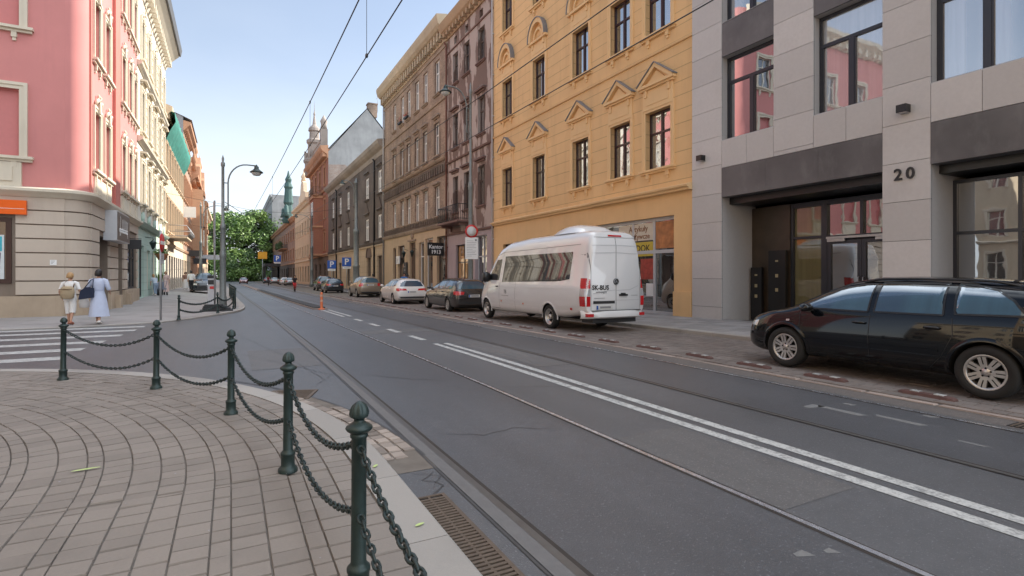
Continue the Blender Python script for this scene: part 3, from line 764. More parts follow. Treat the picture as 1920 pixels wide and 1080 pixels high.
# ---------------- number 20: modern clad building
r = rroot('modern_building', 'modern building in pale stone panels with dark slate bands and number 20', 12.6); H = 19.0
def s_(v): return 12.6-v
PIL = [(12.6, 11.42), (6.88, 5.92), (1.35, .4), (-4.1, -5.1)]           # ground floor piers (v from, v to)
bays = [(11.42, 6.88), (5.92, 1.35), (.4, -4.1)]
gtop = 4.1
holes = [(s_(a), s_(b), -.4, gtop, 1.5) for a, b in bays]
UPW = [(11.42, 9.66), (8.52, 6.88), (5.92, 4.15), (3.0, 1.35), (.4, -1.4)]
zw = [(5.62, 8.15), (9.2, 11.7), (12.8, 15.3)]
for (a, b) in UPW:
    for (z0, z1) in zw: holes.append((s_(a), s_(b), z0, z1, .3))
wall(r, s_(-5.1), H, holes, M['anth'], depth=12, rmat=M['panel'])
mb = MB(); vals = []; rr = random.Random(4)
def pan(x0, x1, z0, z1, d=.05):
    n = len(mb.f); mb.box(x0+.005, x1-.005, -d, -.006, z0+.005, z1-.005); vals.extend([rr.random()]*(len(mb.f)-n))
zc = [-.36+.875*i for i in range(23)]
for a, b in PIL:
    for z0, z1 in zip(zc, zc[1:]): pan(s_(a), s_(b), z0, min(z1, H))
cols = [12.6]+[x for w_ in UPW for x in w_]+[-5.1]
for i in range(len(cols)-1):
    a, b = cols[i], cols[i+1]; isw = i % 2 == 1
    for z0, z1 in zip(zc, zc[1:]):
        if z0 < 4.05: continue
        if not isw:
            if any(p[0] >= a-.3 and p[1] <= b+.3 for p in PIL): continue
            if z0 > 4.8: pan(s_(a), s_(b), z0, z1)
    if isw:
        m = (a+b)/2
        for p, q in ((a, m), (m, b)): pan(s_(p), s_(q), 4.77, 5.6)
for a, b in ((9.66, 8.52), (4.15, 3.0)):
    pan(s_(a), s_(b), 4.77, 4.89)
o = mb.build('cladding', M['panel'], r); face_attr(o, vals)
for a, b in bays:
    n = 3
    for i in range(n):
        p, q = a+(b-a)*i/n, a+(b-a)*(i+1)/n; mb = MB(); mb.box(s_(p)+.002, s_(q)-.002, -.055, .3, 3.88, 4.762); mb.build('slate_band', M['slate'], r)
for a, b in UPW:
    for z0, z1 in ((8.15, 9.2), (11.7, 12.8), (15.3, 16.5)): mb = MB(); mb.box(s_(a)+.002, s_(b)-.002, -.03, .02, z0+.01, z1-.01); mb.build('slate_panel', M['slate'], r)
for (a, b) in UPW:
    for k, (z0, z1) in enumerate(zw):
        window(r, s_(a)+.001, z0, a-b-.002, z1-z0-.005, M['anth'], M['pane_modern'], 'tee', yo=.2, fw=.075, tz=.70, sill=(.0, .03, .03), trim=M['lgrey'])
# recessed entrance: glazed screen, door leaves, olive lobby seen through it
y = 1.42
mb = MB(); mb.box(s_(11.42), s_(6.88), 0.3, y+.2, gtop-.42, gtop-.05); mb.box(s_(5.92), s_(1.35), .3, y+.2, gtop-.4, gtop-.05); mb.build('soffit', M['black'], r)
mb = MB(); mb.box(s_(11.42)+.005, s_(11.42)+1.3, y-.1, y+.1, -.3, 3.6); mb.build('slate_panel', plain('brown marbled slab', (.055, .04, .028), .3, var=.7, sc=1.6), r)
sc = empty('entrance_screen', (s_(11.42)+1.3, y, 0), 0, r)
L_ = 4.54-1.32
mb = MB(); z0, z1 = .14, 3.6
for x in (0, .92, 1.0, L_-.3, L_-.08): mb.box(x, x+.08, -.06, .06, z0, z1)
mb.box(0, L_, -.05, .05, z1-.14, z1-.002); mb.box(.08, .92, -.05, .05, 2.55, 2.62); mb.box(1.08, L_-.3, -.05, .05, 2.48, 2.6); mb.box((1.08+L_-.3)/2-.04, (1.08+L_-.3)/2+.04, -.055, .05, 2.6, z1-.14)
mb.box(L_-.3+.08, L_-.08, -.04, .04, z0, z1)
o = link('frame', mb.mesh('frame', M['anth']), sc)
mb = MB(); mb.face([(.08, 0.03, z0), (.92, .03, z0), (.92, .03, z1), (.08, .03, z1)])
mb.build('side_pane', glass('lobby pane', (.13, .115, .05), (.24, .21, .10), .9, .12, .05), sc)
mb = MB(); mb.face([(1.08, .02, 2.6), (L_-.3, .02, 2.6), (L_-.3, .02, z1), (1.08, .02, z1)]); mb.build('transom_pane', M['pane_dark'], sc)
dw = (L_-.3-1.08)/2
for i in (0, 1):
    d = empty('door', (s_(11.42)+1.3+1.08+i*dw, y-.01, .16), 0, r); mb = MB(); f = .11
    for b in ((.005, f, 0, 2.3), (dw-f, dw-.005, 0, 2.3), (f, dw-f, 0, .14), (f, dw-f, 2.2, 2.3)): mb.box(b[0], b[1], -.04, .03, b[2], b[3])
    link('frame', mb.mesh('frame', M['anth']), d)
    mb = MB(); mb.face([(f, 0, .14), (dw-f, 0, .14), (dw-f, 0, 2.2), (f, 0, 2.2)]); mb.build('pane', M['pane_dark'], d)
    mb = MB(); mb.tube([(dw-.06 if i == 0 else .06, -.05, .95), (dw-.06 if i == 0 else .06, -.1, .98), (dw-.06 if i == 0 else .06, -.1, 1.28), (dw-.06 if i == 0 else .06, -.05, 1.31)], .014, 8); mb.build('handle', M['steel'], d)
mb = MB(); mb.box(1.1, L_-.34, -.13, -.06, 2.50, 2.56); mb.box(1.12, 1.6, -.12, -.06, 2.42, 2.495); mb.box(L_-.85, L_-.4, -.12, -.06, 2.42, 2.495); mb.build('door_closer', M['steel'], sc)
for (x, w, zt, lab) in ((s_(11.42)+.1, .38, 1.62, 'short black letterbox pillar at the entrance of number 20'), (s_(11.42)+.72, .56, 2.12, 'tall black letterbox and intercom panel at the entrance of number 20')):
    v = 12.6-x-w/2; t = thing('intercom_panel', lab, 'intercom', (UR+y-.28, v, .12), RRZ)
    mb = MB(); mb.box(-w/2, w/2, 0, .1, 0, zt); mb.build('panel', M['black'], t)
    mb = MB()
    for k, z in enumerate((.42, .62, .84)): mb.box(-.045, .045, -.006, -.0005, zt*z, zt*z+(.05 if k == 2 else .1))
    mb.build('plate', plain('brass plate', (.45, .38, .22), .4, .3), t)
mb = MB(); mb.box(0, .16, -.09, 0, 0, .42)
for i in range(3): mb.box(.03, .13, -.1, -.091, .05+.12*i, .13+.12*i)
o = mb.build('keypad', M['dplastic'], r, (s_(6.88)-.2, y-.06, 1.35))
for (a, b, lab) in ((5.92, 1.35, ''), (.4, -4.1, '')):
    window(r, s_(a)+.002, .15, a-b-.004, 3.45, M['anth'], M['pane_dark'], 'grid', yo=.9, fw=.07, tz=.66, name='shopfront')
cornice(r, s_(-5.1), H-.4, [(.12, 0), (.12, .4)], M['anth'])
n20 = tag(text('house_number', '20', .36, M['black'], None, (UR-.075, 6.42, 3.74), (R(90), 0, R(-90)), .012, bold=.006, sp=1.35), 'dark number 20 on the pale pier beside the entrance', 'house number')
for v, z, lab in ((6.4, 5.18, 'black cube wall lamp above the number 20'), (12.15, 5.2, 'black cube wall lamp at the corner next to the yellow building')):
    t = thing('wall_lamp', lab, 'wall lamp', (UR-.05, v, z), RRZ, 'cube lamps on the modern building')
    mb = MB(); mb.box(-.1, .1, -.2, 0, -.085, .085); mb.build('housing', M['black'], t)
    mb = MB(); mb.box(-.08, .08, -.18, -.02, -.089, -.086); mb.build('lens', M['lens'], t)

# ---------------- yellow building
V1 = 27.5; W_ = V1-12.62; H = 19.4
r = rroot('yellow_building', 'ochre yellow building with pediments over its windows and maroon frames', V1); s_ = lambda v: V1-v
cols = [(25.75, 1.13), (22.4, 1.15), (18.9, 1.18), (16.25, 1.17), (14.2, 1.24)]
zr = [(5.25, 2.07), (10.05, 2.07), (14.75, 2.07)]
SHOP = (s_(17.9), s_(13.45), .1, 3.55, .25)
holes = [SHOP]; gf = [(26.3, 24.9), (23.2, 21.6), (20.3, 18.8)]
for a, b in gf: holes.append((s_(a), s_(b), .9, 3.2))
for v, w in cols:
    for z, h in zr: holes.append((s_(v)-w/2, s_(v)+w/2, z, z+h))
# upper front (jointed plaster) and plain ground floor as two faces of one wall
wall(r, W_, H, [h for h in holes if h[2] > 4.3], M['yel'], base=4.3)
wall(r, W_, 4.3, [h for h in holes if h[2] < 4.3], M['yelp'], closed=True)
for v, w in cols:
    for k, (z, h) in enumerate(zr):
        head = [('tri', .98, .66), ('arc', .88, 1.0), None][k]
        window(r, s_(v)-w/2, z, w, h, M['maroon'], M['pane'] if k == 0 else M['pane_sky'], 'cross', yo=.17, sill=(.24, .16, .07, .16), surround=(.17, .04), head=head, trim=M['yelt'])
for a, b in gf: window(r, s_(a), .9, a-b, 2.3, M['maroon'], M['pane_dark'], 'cross', yo=.17, sill=(.1, .1, .06), trim=M['yelt'])
cornice(r, s_(18), 4.3, [(.10, 0), (.12, .06), (.2, .10), (.22, .16), (.03, .24)], M['yelt'])
cornice(r, W_, 4.3, [(.18, 0), (.2, .06), (.28, .10), (.3, .16), (.03, .24)], M['yelt'], x0=s_(18)+.03, name='cornice')
cornice(r, W_, 9.3, [(.06, 0), (.08, .06), (.02, .1)], M['yelt'], name='string_course')
cornice(r, W_, 18.2, [(.1, 0), (.25, .3), (.5, .5), (.8, .75), (.85, 1.0), (.3, 1.2)], M['yelt'], dent=(.9, .3, .4, .45, .48))
mb = MB(); mb.box(s_(13.43), W_-.01, -.07, .02, -.5, .95); mb.build('plinth', M['yelp'], r); mb = MB(); mb.box(0.02, s_(17.95), -.07, .02, -.5, .75); mb.build('plinth', M['yelp'], r)
pipe(r, .02, .2, 18.6, M['lgrey'], r=.05)
# shop in the yellow building
sf = empty('shopfront', (SHOP[0], .2, .1), 0, r); L_ = SHOP[1]-SHOP[0]; mb = MB()
for x in (0, L_-1.17, L_-.10): mb.box(x, x+.1, -.05, .05, 0, 3.45)
mb.box(L_-2.3, L_-2.2, -.05, .05, 0, 3.45)
for z in (0, 2.18, 3.33): mb.box(.1, L_-1.17, -.045, .045, z, z+.12); mb.box(L_-1.07, L_-.1, -.045, .045, z, z+.12)
link('frame', mb.mesh('frame', M['lgrey']), sf)
mb = MB(); mb.face([(.05, 0, .06), (L_-.05, 0, .06), (L_-.05, 0, 3.4), (.05, 0, 3.4)]); mb.build('pane', M['pane_dark'], sf)
def poster(lab, v0, v1, z0, z1, mat, words=(), off=.165):
    t = thing('shop_poster', lab, 'poster', (UR+off, (v0+v1)/2, (z0+z1)/2), RRZ); w, h = abs(v0-v1), z1-z0
    mb = MB(); mb.box(-w/2, w/2, 0, .012, -h/2, h/2); mb.build('board', mat, t)
    for s, sz, x, z, m_ in words: text('lettering', s, sz, m_, t, (x, -.003, z), (R(90), 0, 0), .002, bold=.004)
    return t
pw = plain('cream poster', (.62, .56, .46), .6, var=.1); py = plain('yellow poster', (.55, .42, .05), .5); pr_ = plain('red poster', (.36, .05, .035), .5, var=.9, sc=7); po = plain('orange picture', (.42, .17, .06), .5, var=.9, sc=4); pb = plain('brown text', (.22, .10, .04), .6)
poster('cream sign with brown italic lettering over the shop window, partly behind the minibus', 16.55, 14.62, 2.78, 3.4, pw, (('Artykuły', .3, .15, .12, pb), ('spożywcze', .28, .15, -.16, pb)))
poster('yellow sign with black letters in the shop window behind the minibus', 16.3, 14.65, 2.2, 2.72, py, (('DOK', .34, .3, .02, M['black']),))
poster('orange and brown picture poster above the shop door', 14.5, 13.62, 2.45, 3.4, po)
poster('red poster in the lower shop window behind the rear of the minibus', 15.3, 14.62, 1.35, 2.1, pr_)
poster('white notice low in the shop window beside the door', 15.0, 14.62, .75, 1.2, M['white'])
# ---------------- peeling purple building
V1 = 34.9; W_ = V1-27.5; H = 18.3; s_ = lambda v: V1-v
M['purp'] = peel('peeling purple plaster', (.205, .138, .115), (.46, .375, .335), .49, .515)
M['purpt'] = stucco('purple trim', (.20, .12, .10), var=.3); M['lilac'] = stucco('lilac ground floor plaster', (.44, .36, .37), var=.12)
r = rroot('purple_building', 'narrow building with peeling purple brown plaster and an iron balcony', V1)
cols = [(33.35, .95), (31.45, .95), (29.2, 1.0)]; zr = [(5.7, 2.4), (10.0, 2.25), (14.35, 2.05)]
holes = [(s_(v)-w/2, s_(v)+w/2, z, z+h) for v, w in cols for z, h in zr]+[(s_(v)-.25, s_(v)+.25, 17.0, 17.5) for v, w in cols]
wall(r, W_, H, holes, M['purp'], base=4.2)
gh = [(s_(33.3), s_(31.0), .3, 3.5), (s_(30.1), s_(28.4), .4, 3.9)]
wall(r, W_, 4.2, gh, M['lilac'])
M['brownf'] = plain('brown window paint', (.10, .065, .05), .5, var=.3)
for v, w in cols:
    for k, (z, h) in enumerate(zr):
        window(r, s_(v)-w/2, z, w, h, M['brownf'], M['pane'], 'cross', yo=.18, sill=(.14, .14, .07), head=('flat', .4) if k < 2 else None, trim=M['purpt'])
    window(r, s_(v)-.25, 17.0, .5, .5, M['brownf'], M['dark'], 'none', yo=.18)
window(r, gh[0][0], .3, 2.3, 3.2, M['dplastic'], glass('warm shop pane', (.16, .09, .03), (.75, .42, .14), .85, .2, .1), 'grid', yo=.14, name='shopfront')
window(r, gh[1][0], .4, 1.7, 3.5, M['lgrey'], M['pane_dark'], 'cross', yo=.2)
cornice(r, W_, 17.75, [(.1, 0), (.15, .2), (.5, .45), (.62, .7), (.7, .9), (.2, 1.1)], stucco('tan cornice', (.46, .32, .2), var=.2), dent=(.55, .2, .35, .4, .42))
cornice(r, W_, 16.75, [(.07, 0), (.09, .08), (.02, .12)], M['purpt'], name='string_course')
cornice(r, W_, 9.15, [(.1, 0), (.14, .1), (.03, .16)], M['purpt'], name='string_course'); cornice(r, W_, 4.2, [(.08, 0), (.12, .1), (.03, .16)], M['purpt'], name='string_course')
pipe(r, .06, .2, 17.6, plain('red brown pipe', (.16, .06, .04), .6), r=.06)
roof(r, W_, H+.5, 11, 2.2, M['lead'])
def balcony(root, x0, x1, z, d, mat, slab, n=None, hh=1.0):
    b = empty('balcony', (x0, 0, z), 0, root); w = x1-x0; m = MB(); m.box(0, w, -d, .02, -.12, 0)
    for x in (.2, w-.35): m.prism([(x, -.122), (x+.15, -.122), (x+.15, -.5), (x, -.5)], -.12, .02); m.box(x, x+.15, -d*.75, -.12, -.3, -.122)
    link('slab', m.mesh('slab', slab), b)
    m = MB()
    m.tube([(0.03, 0, hh), (.03, -d+.04, hh), (w-.03, -d+.04, hh), (w-.03, 0, hh)], .025, 6); m.tube([(0.03, 0, .1), (.03, -d+.04, .1), (w-.03, -d+.04, .1), (w-.03, 0, .1)], .018, 6)
    k = int(w/.13)
    for i in range(k+1):
        x = .03+(w-.06)*i/k; m.tube([(x, -d+.04, 0), (x, -d-.03 if i % 2 else -d+.04, hh*.45), (x, -d+.04, hh)], .011, 4)
    for y in frange(-d+.1, -.05, .14):
        for x in (.03, w-.03): m.box(x-.01, x+.01, y-.01, y+.01, 0, hh)
    link('railing', m.mesh('railing', mat), b); return b
balcony(r, s_(34.3), s_(30.7), 4.95, .95, M['black'], M['purpt'])
# ---------------- tan brick building
V1 = 52.1; W_ = V1-34.9; H = 18.4; s_ = lambda v: V1-v
M['tbrick'] = brick('tan brick', (.47, .33, .235), (.27, .17, .12), (.38, .31, .25), dirt=.75)
M['tstone'] = stucco('sooty tan stone trim', (.36, .27, .20), var=.4, stain=(.09, .07, .055), stain_amt=.7); M['beige'] = stucco('beige ground floor plaster', (.55, .41, .27), var=.15)
M['wfr'] = plain('white window paint', (.78, .76, .72), .45, var=.06); M['soot'] = stucco('sooty ornament', (.15, .11, .085), var=.5)
r = rroot('brick_building', 'tan brick building with white windows and flower boxes under a deep cornice', V1)
cols = [(48.4, .98), (45.9, 1.0), (44.0, 1.0), (41.7, 1.0), (39.6, 1.02), (36.95, 1.02)]; zr = [(5.8, 2.2), (10.2, 2.4), (14.7, 2.45)]
holes = [(s_(v)-w/2, s_(v)+w/2, z, z+h) for v, w in cols for z, h in zr]
wall(r, W_, H, holes, M['tbrick'], base=4.9)
gh = [(48.9, 47.9, .2, 4.0), (47.2, 45.2, .1, 4.1), (43.7, 42.1, 0, 4.2), (41.2, 39.9, .1, 4.1), (39.6, 37.9, .1, 4.3), (37.0, 35.2, .1, 4.3)]
wall(r, W_, 4.9, [(s_(a), s_(b), c, d) for a, b, c, d in gh], M['beige'])
for v, w in cols:
    for k, (z, h) in enumerate(zr):
        window(r, s_(v)-w/2, z, w, h, M['wfr'], M['pane_white'], 'cross', yo=.12, sill=(.15, .16, .09), surround=(.16, .05) if k == 1 else None, head=('flat', .45) if k == 1 else ('flat', .16) if k == 0 else None, trim=M['tstone'], fw=.075)
for i, (a, b, c, d) in enumerate(gh):
    if i == 2:
        dr = empty('door', (s_(a), .18, c), 0, r); m = MB(); w = a-b
        for q in (0, w/2+.005): m.box(q, q+w/2-.005, 0, .06, 0, d-c); m.box(q+.1, q+w/2-.1, -.02, 0, .3, 1.4); m.box(q+.1, q+w/2-.1, -.02, 0, 1.6, 3.6)
        link('leaf', m.mesh('leaf', plain('dark brown door', (.07, .035, .02), .5)), dr)
        m = MB(); m.box(-.2, w+.2, -.32, -.16, d-c+.1, d-c+.25); m.lathe([(.0, -.1), (.35, -.06), (.4, 0), (.3, .08), (.0, .12)], 12, (w/2, -.2, d-c+.62), axis='y'); link('cartouche', m.mesh('cartouche', M['tstone']), dr)
    else: window(r, s_(a), c, a-b, d-c, M['wfr'] if i in (3, 4) else M['brownf'], M['pane_dark'], 'grid', yo=.18, fw=.09, tz=.72, name='shopfront')
cornice(r, W_, 4.9, [(.1, 0), (.16, .1), (.22, .25), (.04, .34)], M['tstone'], name='string_course')
cornice(r, W_, 5.25, [(.05, 0), (.07, .5), (.02, .52)], M['soot'], name='frieze', dent=(.42, .22, .3, .12, .42))
cornice(r, W_, 8.55, [(.04, 0), (.06, .95), (.02, 1.0)], M['soot'], name='frieze', dent=(.5, .3, .55, .14, .78))
cornice(r, W_, 9.62, [(.1, 0), (.2, .1), (.24, .2), (.03, .3)], M['tstone'], name='string_course')
cornice(r, W_, 13.9, [(.08, 0), (.12, .08), (.02, .14)], M['tstone'], name='string_course')
cornice(r, W_, 17.5, [(.06, 0), (.08, .1), (.02, .15)], M['tstone'], name='string_course')
cornice(r, W_, 17.9, [(.06, 0), (.1, .65), (.5, .8), (.68, 1.0), (.78, 1.4), (.8, 1.62), (.1, 1.75)], stucco('pale cornice', (.50, .40, .28), var=.2), dent=(.62, .26, .6, .42, .72))
roof(r, W_, H+1.1, 11, 1.5, M['lead'])
pipe(r, .05, .2, 18.2, M['steel'], r=.07)
for v, lab in ((45.9, 'window box of red geraniums on the left of two under the brick building cornice'), (44.0, 'window box of red geraniums on the right of two under the brick building cornice')):
    t = thing('flower_box', lab, 'flower box', (UR-.22, v, 14.74), RRZ, 'geranium boxes on the brick building')
    m = MB(); m.box(-.45, .45, -.1, .1, 0, .16); m.build('trough', M['dplastic'], t); m = MB(); q = random.Random(int(v))
    for i in range(90):
        c = Vector((q.uniform(-.5, .5), q.uniform(-.16, .14), q.uniform(.12, .42))); e = [Vector((q.uniform(-.06, .06) for _ in range(3))) for _ in range(3)]
        m.mi = 0 if q.random() < .6 else 1; m.face([c+e[0], c+e[1], c+e[2]])
    m.build('flowers', [plain('geranium red', (.5, .03, .03), .7), plain('geranium leaf', (.05, .1, .03), .7)], t)
# hanging black shop sign with white lettering
t = thing('shop_sign', 'black hanging sign with white words Kantor 1913', 'shop sign', (UR-.72, 35.15, 3.3), 0)
m = MB(); m.box(-.62, .55, -.06, .06, -.45, .45); m.build('board', M['black'], t)
text('lettering', 'Kantor', .36, M['white'], t, (-.03, -.063, .16), ext=.003, bold=.008); text('lettering', '1913', .36, M['white'], t, (-.03, -.063, -.2), ext=.003, bold=.008)
m = MB(); m.tube([(.55, 0, .3), (.75, 0, .3)], .02, 6); m.build('bracket', M['black'], t)
# ---------------- sooty grey building
V1 = 86.0; W_ = V1-52.1; H = 14.3; s_ = lambda v: V1-v
M['sooty'] = stucco('sooty grey plaster', (.155, .125, .105), var=.5, stain=(.05, .042, .038), stain_amt=.7, bscale=12)
M['sootyt'] = stucco('sooty grey trim', (.12, .10, .085), var=.4); M['beige2'] = stucco('pale beige plaster', (.56, .43, .29), var=.15, joint=.6)
r = rroot('sooty_building', 'soot blackened grey plaster building with white windows and a beige ground floor', V1)
cols = [(53.9, 1.5), (59.5, 1.6), (65.3, 1.6), (70.2, 1.6), (75.8, 1.6), (81.6, 1.6)]; zr = [(5.25, 2.4), (9.8, 2.35)]
wall(r, W_, H, [(s_(v)-w/2, s_(v)+w/2, z, z+h) for v, w in cols for z, h in zr], M['sooty'], base=4.6)
gh = [(54.9, 52.9, 0, 3.5), (59.8, 57.7, 0, 3.4), (66, 64, .2, 3.2), (71.5, 69, .1, 3.2), (77, 75, .2, 3.2), (83, 80.5, 0, 3.2)]
wall(r, W_, 4.6, [(s_(a), s_(b), c, d) for a, b, c, d in gh], M['beige2'])
for v, w in cols:
    for k, (z, h) in enumerate(zr):
        window(r, s_(v)-w/2, z, w, h, M['wfr'], M['pane_white'], 'cross', yo=.07, sill=(.2, .18, .1), head=('flat', .55), trim=M['sootyt'], fw=.17)
    m = MB(); m.prism([(-.95, 0), (.95, 0), (0, 1.1)], -.1, .02); m.box(-1.1, 1.1, -.16, .02, -.12, -.002); m.lathe([(0, 0), (.25, .02), (.3, .1), (0, .16)], 10, (0, .0, .36), axis='y'); m.build('pediment_ornament', M['soot'], r, (s_(v), 0, 8.35))
for i, (a, b, c, d) in enumerate(gh):
    window(r, s_(a), c, a-b, d-c, M['brownf'], M['pane_dark'], 'two', yo=.2, fw=.12, name='door' if i in (0, 1, 5) else 'window')
m = MB(); n = 12; w = 2.1
for i in range(n):
    a, b = math.pi*i/n, math.pi*(i+1)/n; P = [(math.cos(t)*q, math.sin(t)*q) for t, q in ((a, 1.05), (a, 1.3), (b, 1.3), (b, 1.05))]; m.prism(P[::-1], -.06, .02)
m.prism([(1.04*math.cos(math.pi*i/10), 1.04*math.sin(math.pi*i/10)) for i in range(11)], -.012, .02)
m.build('arch', M['brownf'], r, (s_(58.75), 0, 3.4))
cornice(r, W_, 4.45, [(.08, 0), (.14, .12), (.04, .2)], M['beige2'], name='string_course'); cornice(r, W_, 4.75, [(.08, 0), (.16, .2), (.04, .3)], M['sootyt'], name='string_course')
cornice(r, W_, 13.5, [(.05, 0), (.1, .5), (.4, .7), (.62, .95), (.7, 1.3), (.1, 1.4)], stucco('worn pale cornice', (.34, .29, .24), var=.3))
pipe(r, s_(55.9), .2, 13.6, M['black'], r=.09); pipe(r, s_(78.5), .2, 13.6, M['black'], r=.09)
roof(r, W_, 14.7, 11, .8, M['lead'])
# ---------------- tall house with the bare firewall gable and red brick street front
V1 = 107.6; W_ = V1-86.05; H = 21.0; s_ = lambda v: V1-v
M['rbrick'] = brick('red brick', (.42, .15, .085), (.36, .12, .07), (.3, .2, .15), dirt=.3); M['terra'] = stucco('terracotta trim', (.50, .27, .16), var=.2)
M['firewall'] = stucco('grey firewall render', (.34, .34, .335), var=.3, stain=(.22, .22, .22), stain_amt=.6)
r = rroot('red_brick_house', 'red brick house with a bracketed cornice, corner turret and bare grey side gable', V1)
cols = [(89.5, 1.4), (94.5, 1.6), (99.5, 1.6), (104.5, 1.6)]; zr = [(5.6, 2.7), (10.6, 3.0), (16.0, 2.7)]
holes = [(s_(v)-w/2, s_(v)+w/2, z, z+h) for v, w in cols for z, h in zr]
gh = [(s_(v)-w/2-.2, s_(v)+w/2+.2, .1, 3.4) for v, w in cols]
wall(r, W_, H, holes, M['rbrick'], base=4.5, depth=12)
wall(r, W_, 4.5, gh, M['soot'], depth=12)
for v, w in cols:
    for z, h in zr: window(r, s_(v)-w/2, z, w, h, M['wfr'], M['pane_white'], 'cross', yo=.2, sill=(.2, .18, .12), surround=(.25, .07), head=('flat', .6), trim=M['terra'], fw=.12)
for h in gh: window(r, h[0], .1, h[1]-h[0], 3.3, M['brownf'], M['pane_dark'], 'grid', fw=.12, name='shopfront')
cornice(r, W_, 19.6, [(.1, 0), (.2, .6), (.9, 1.1), (1.1, 1.4), (1.2, 1.8), (.1, 2.0)], M['terra'], dent=(.8, .35, .8, .8, 1.05))
cornice(r, W_, 4.5, [(.15, 0), (.3, .3), (.05, .5)], M['terra'], name='string_course'); cornice(r, W_, 14.9, [(.15, 0), (.3, .3), (.05, .5)], M['terra'], name='string_course')
# oriel bay with its balcony on top
x0, x1 = s_(97.5), s_(91.5); m = MB()
P = [(x0, 0), (x0+.7, -1.3), (x1-.7, -1.3), (x1, 0)]
m.grid([[(x, y, z) for x, y in P] for z in (5.0, 14.6)]); m.face([(x, y, 14.6) for x, y in P]); m.face([(x, y, 5.0) for x, y in P]); m.build('oriel', M['rbrick'], r)
for z in (5.0, 9.6, 14.4):
    m = MB(); Q = [(x0-.15, 0), (x0+.6, -1.5), (x1-.6, -1.5), (x1+.15, 0)]; m.grid([[(x, y, zz) for x, y in Q] for zz in (z-.3, z)]); m.face([(x, y, z) for x, y in Q]); m.face([(x, y, z-.3) for x, y in Q]); m.build('oriel_band', M['terra'], r)
balcony(r, x0, x1, 14.6, 1.5, M['soot'], M['terra'], hh=1.3)
for z in (6.2, 11): window(r, (x0+x1)/2-1.1, z, 2.2, 2.6, M['wfr'], M['pane_white'], 'cross', yo=-1.36, surround=(.2, .05), trim=M['terra'], fw=.12)
m = MB(); m.box(-.02, .0, .4, 12, 0, .1)                           # firewall: plain render above, raw brick below
m = MB(); pts = [(0, 13.5), (0, 20.6), (5.9, 28.0), (12, 20.8), (12, 13.5)]
m.face([(W_+.02, y, z) for y, z in pts]); m.build('firewall', M['firewall'], r)
m = MB(); m.face([(W_+.05, y, z) for y, z in [(.05, 12), (.05, 18.6), (2.5, 18.8), (4.2, 17.6), (6.5, 17.0), (6.5, 12)]]); m.build('bare_brick', brick('raw brick', (.33, .22, .17), (.45, .38, .33), (.4, .36, .32), dirt=.5), r)
m = MB()
m.face([(0, -.4, H), (W_+.1, -.1, H), (W_+.1, 5.9, 28.15), (0, 5.9, 28.15)]); m.face([(0, 5.9, 28.15), (W_+.1, 5.9, 28.15), (W_+.1, 12.2, H), (0, 12.2, H)]); m.build('roof', M['lead'], r)
m = MB(); m.box(W_-1.6, W_-.3, 6.2, 7.6, 27, 29); m.box(W_-1.7, W_-.2, 6.1, 7.7, 29.002, 29.2); m.build('chimney', M['tbrick'], r)
m = MB(); m.tube([(W_-1, 7.8, 28), (W_-1, 7.8, 32.2)], .04, 5)
for z in (30.4, 31.2, 31.8): m.tube([(W_-1.7, 7.8, z), (W_-.3, 7.8, z)], .025, 4)
m.build('aerial', M['steel'], r)
# turret at the far corner
m = MB(); m.lathe([(1.7, 20), (1.7, 22.3), (1.95, 22.6), (1.95, 23), (1.25, 23.6), (1.15, 26), (1.4, 26.3), (1.4, 26.8), (.9, 27.2), (.85, 28.4), (1.1, 28.6), (1.0, 29.1), (.35, 29.8), (.14, 31.5), (.2, 31.8), (.06, 32.4), (.0, 34.6)], 12, (1.4, .6, 0), smooth=False)
for a in range(8):
    t = a*math.pi/4; m.box(1.4+1.6*math.cos(t)-.18, 1.4+1.6*math.cos(t)+.18, .6+1.6*math.sin(t)-.18, .6+1.6*math.sin(t)+.18, 23, 24.6)
m.build('turret', stucco('pale turret stone', (.36, .30, .26), var=.3), r)
m = MB(); m.box(3.0, 12.5, .2, .9, 21.2, 24.2); m.box(2.8, 12.6, .1, 1.0, 24.202, 24.6); m.box(12, 13.2, 0.1, 1.2, 21.2, 26.2); m.lathe([(.6, 26.2), (.45, 27), (.6, 27.6), (.1, 28.6)], 8, (12.6, .65, 0)); m.box(4.2, 6.2, .14, .2, 21.6, 23.6)
m.build('attic_gable', stucco('attic stone', (.42, .35, .30), var=.3), r)
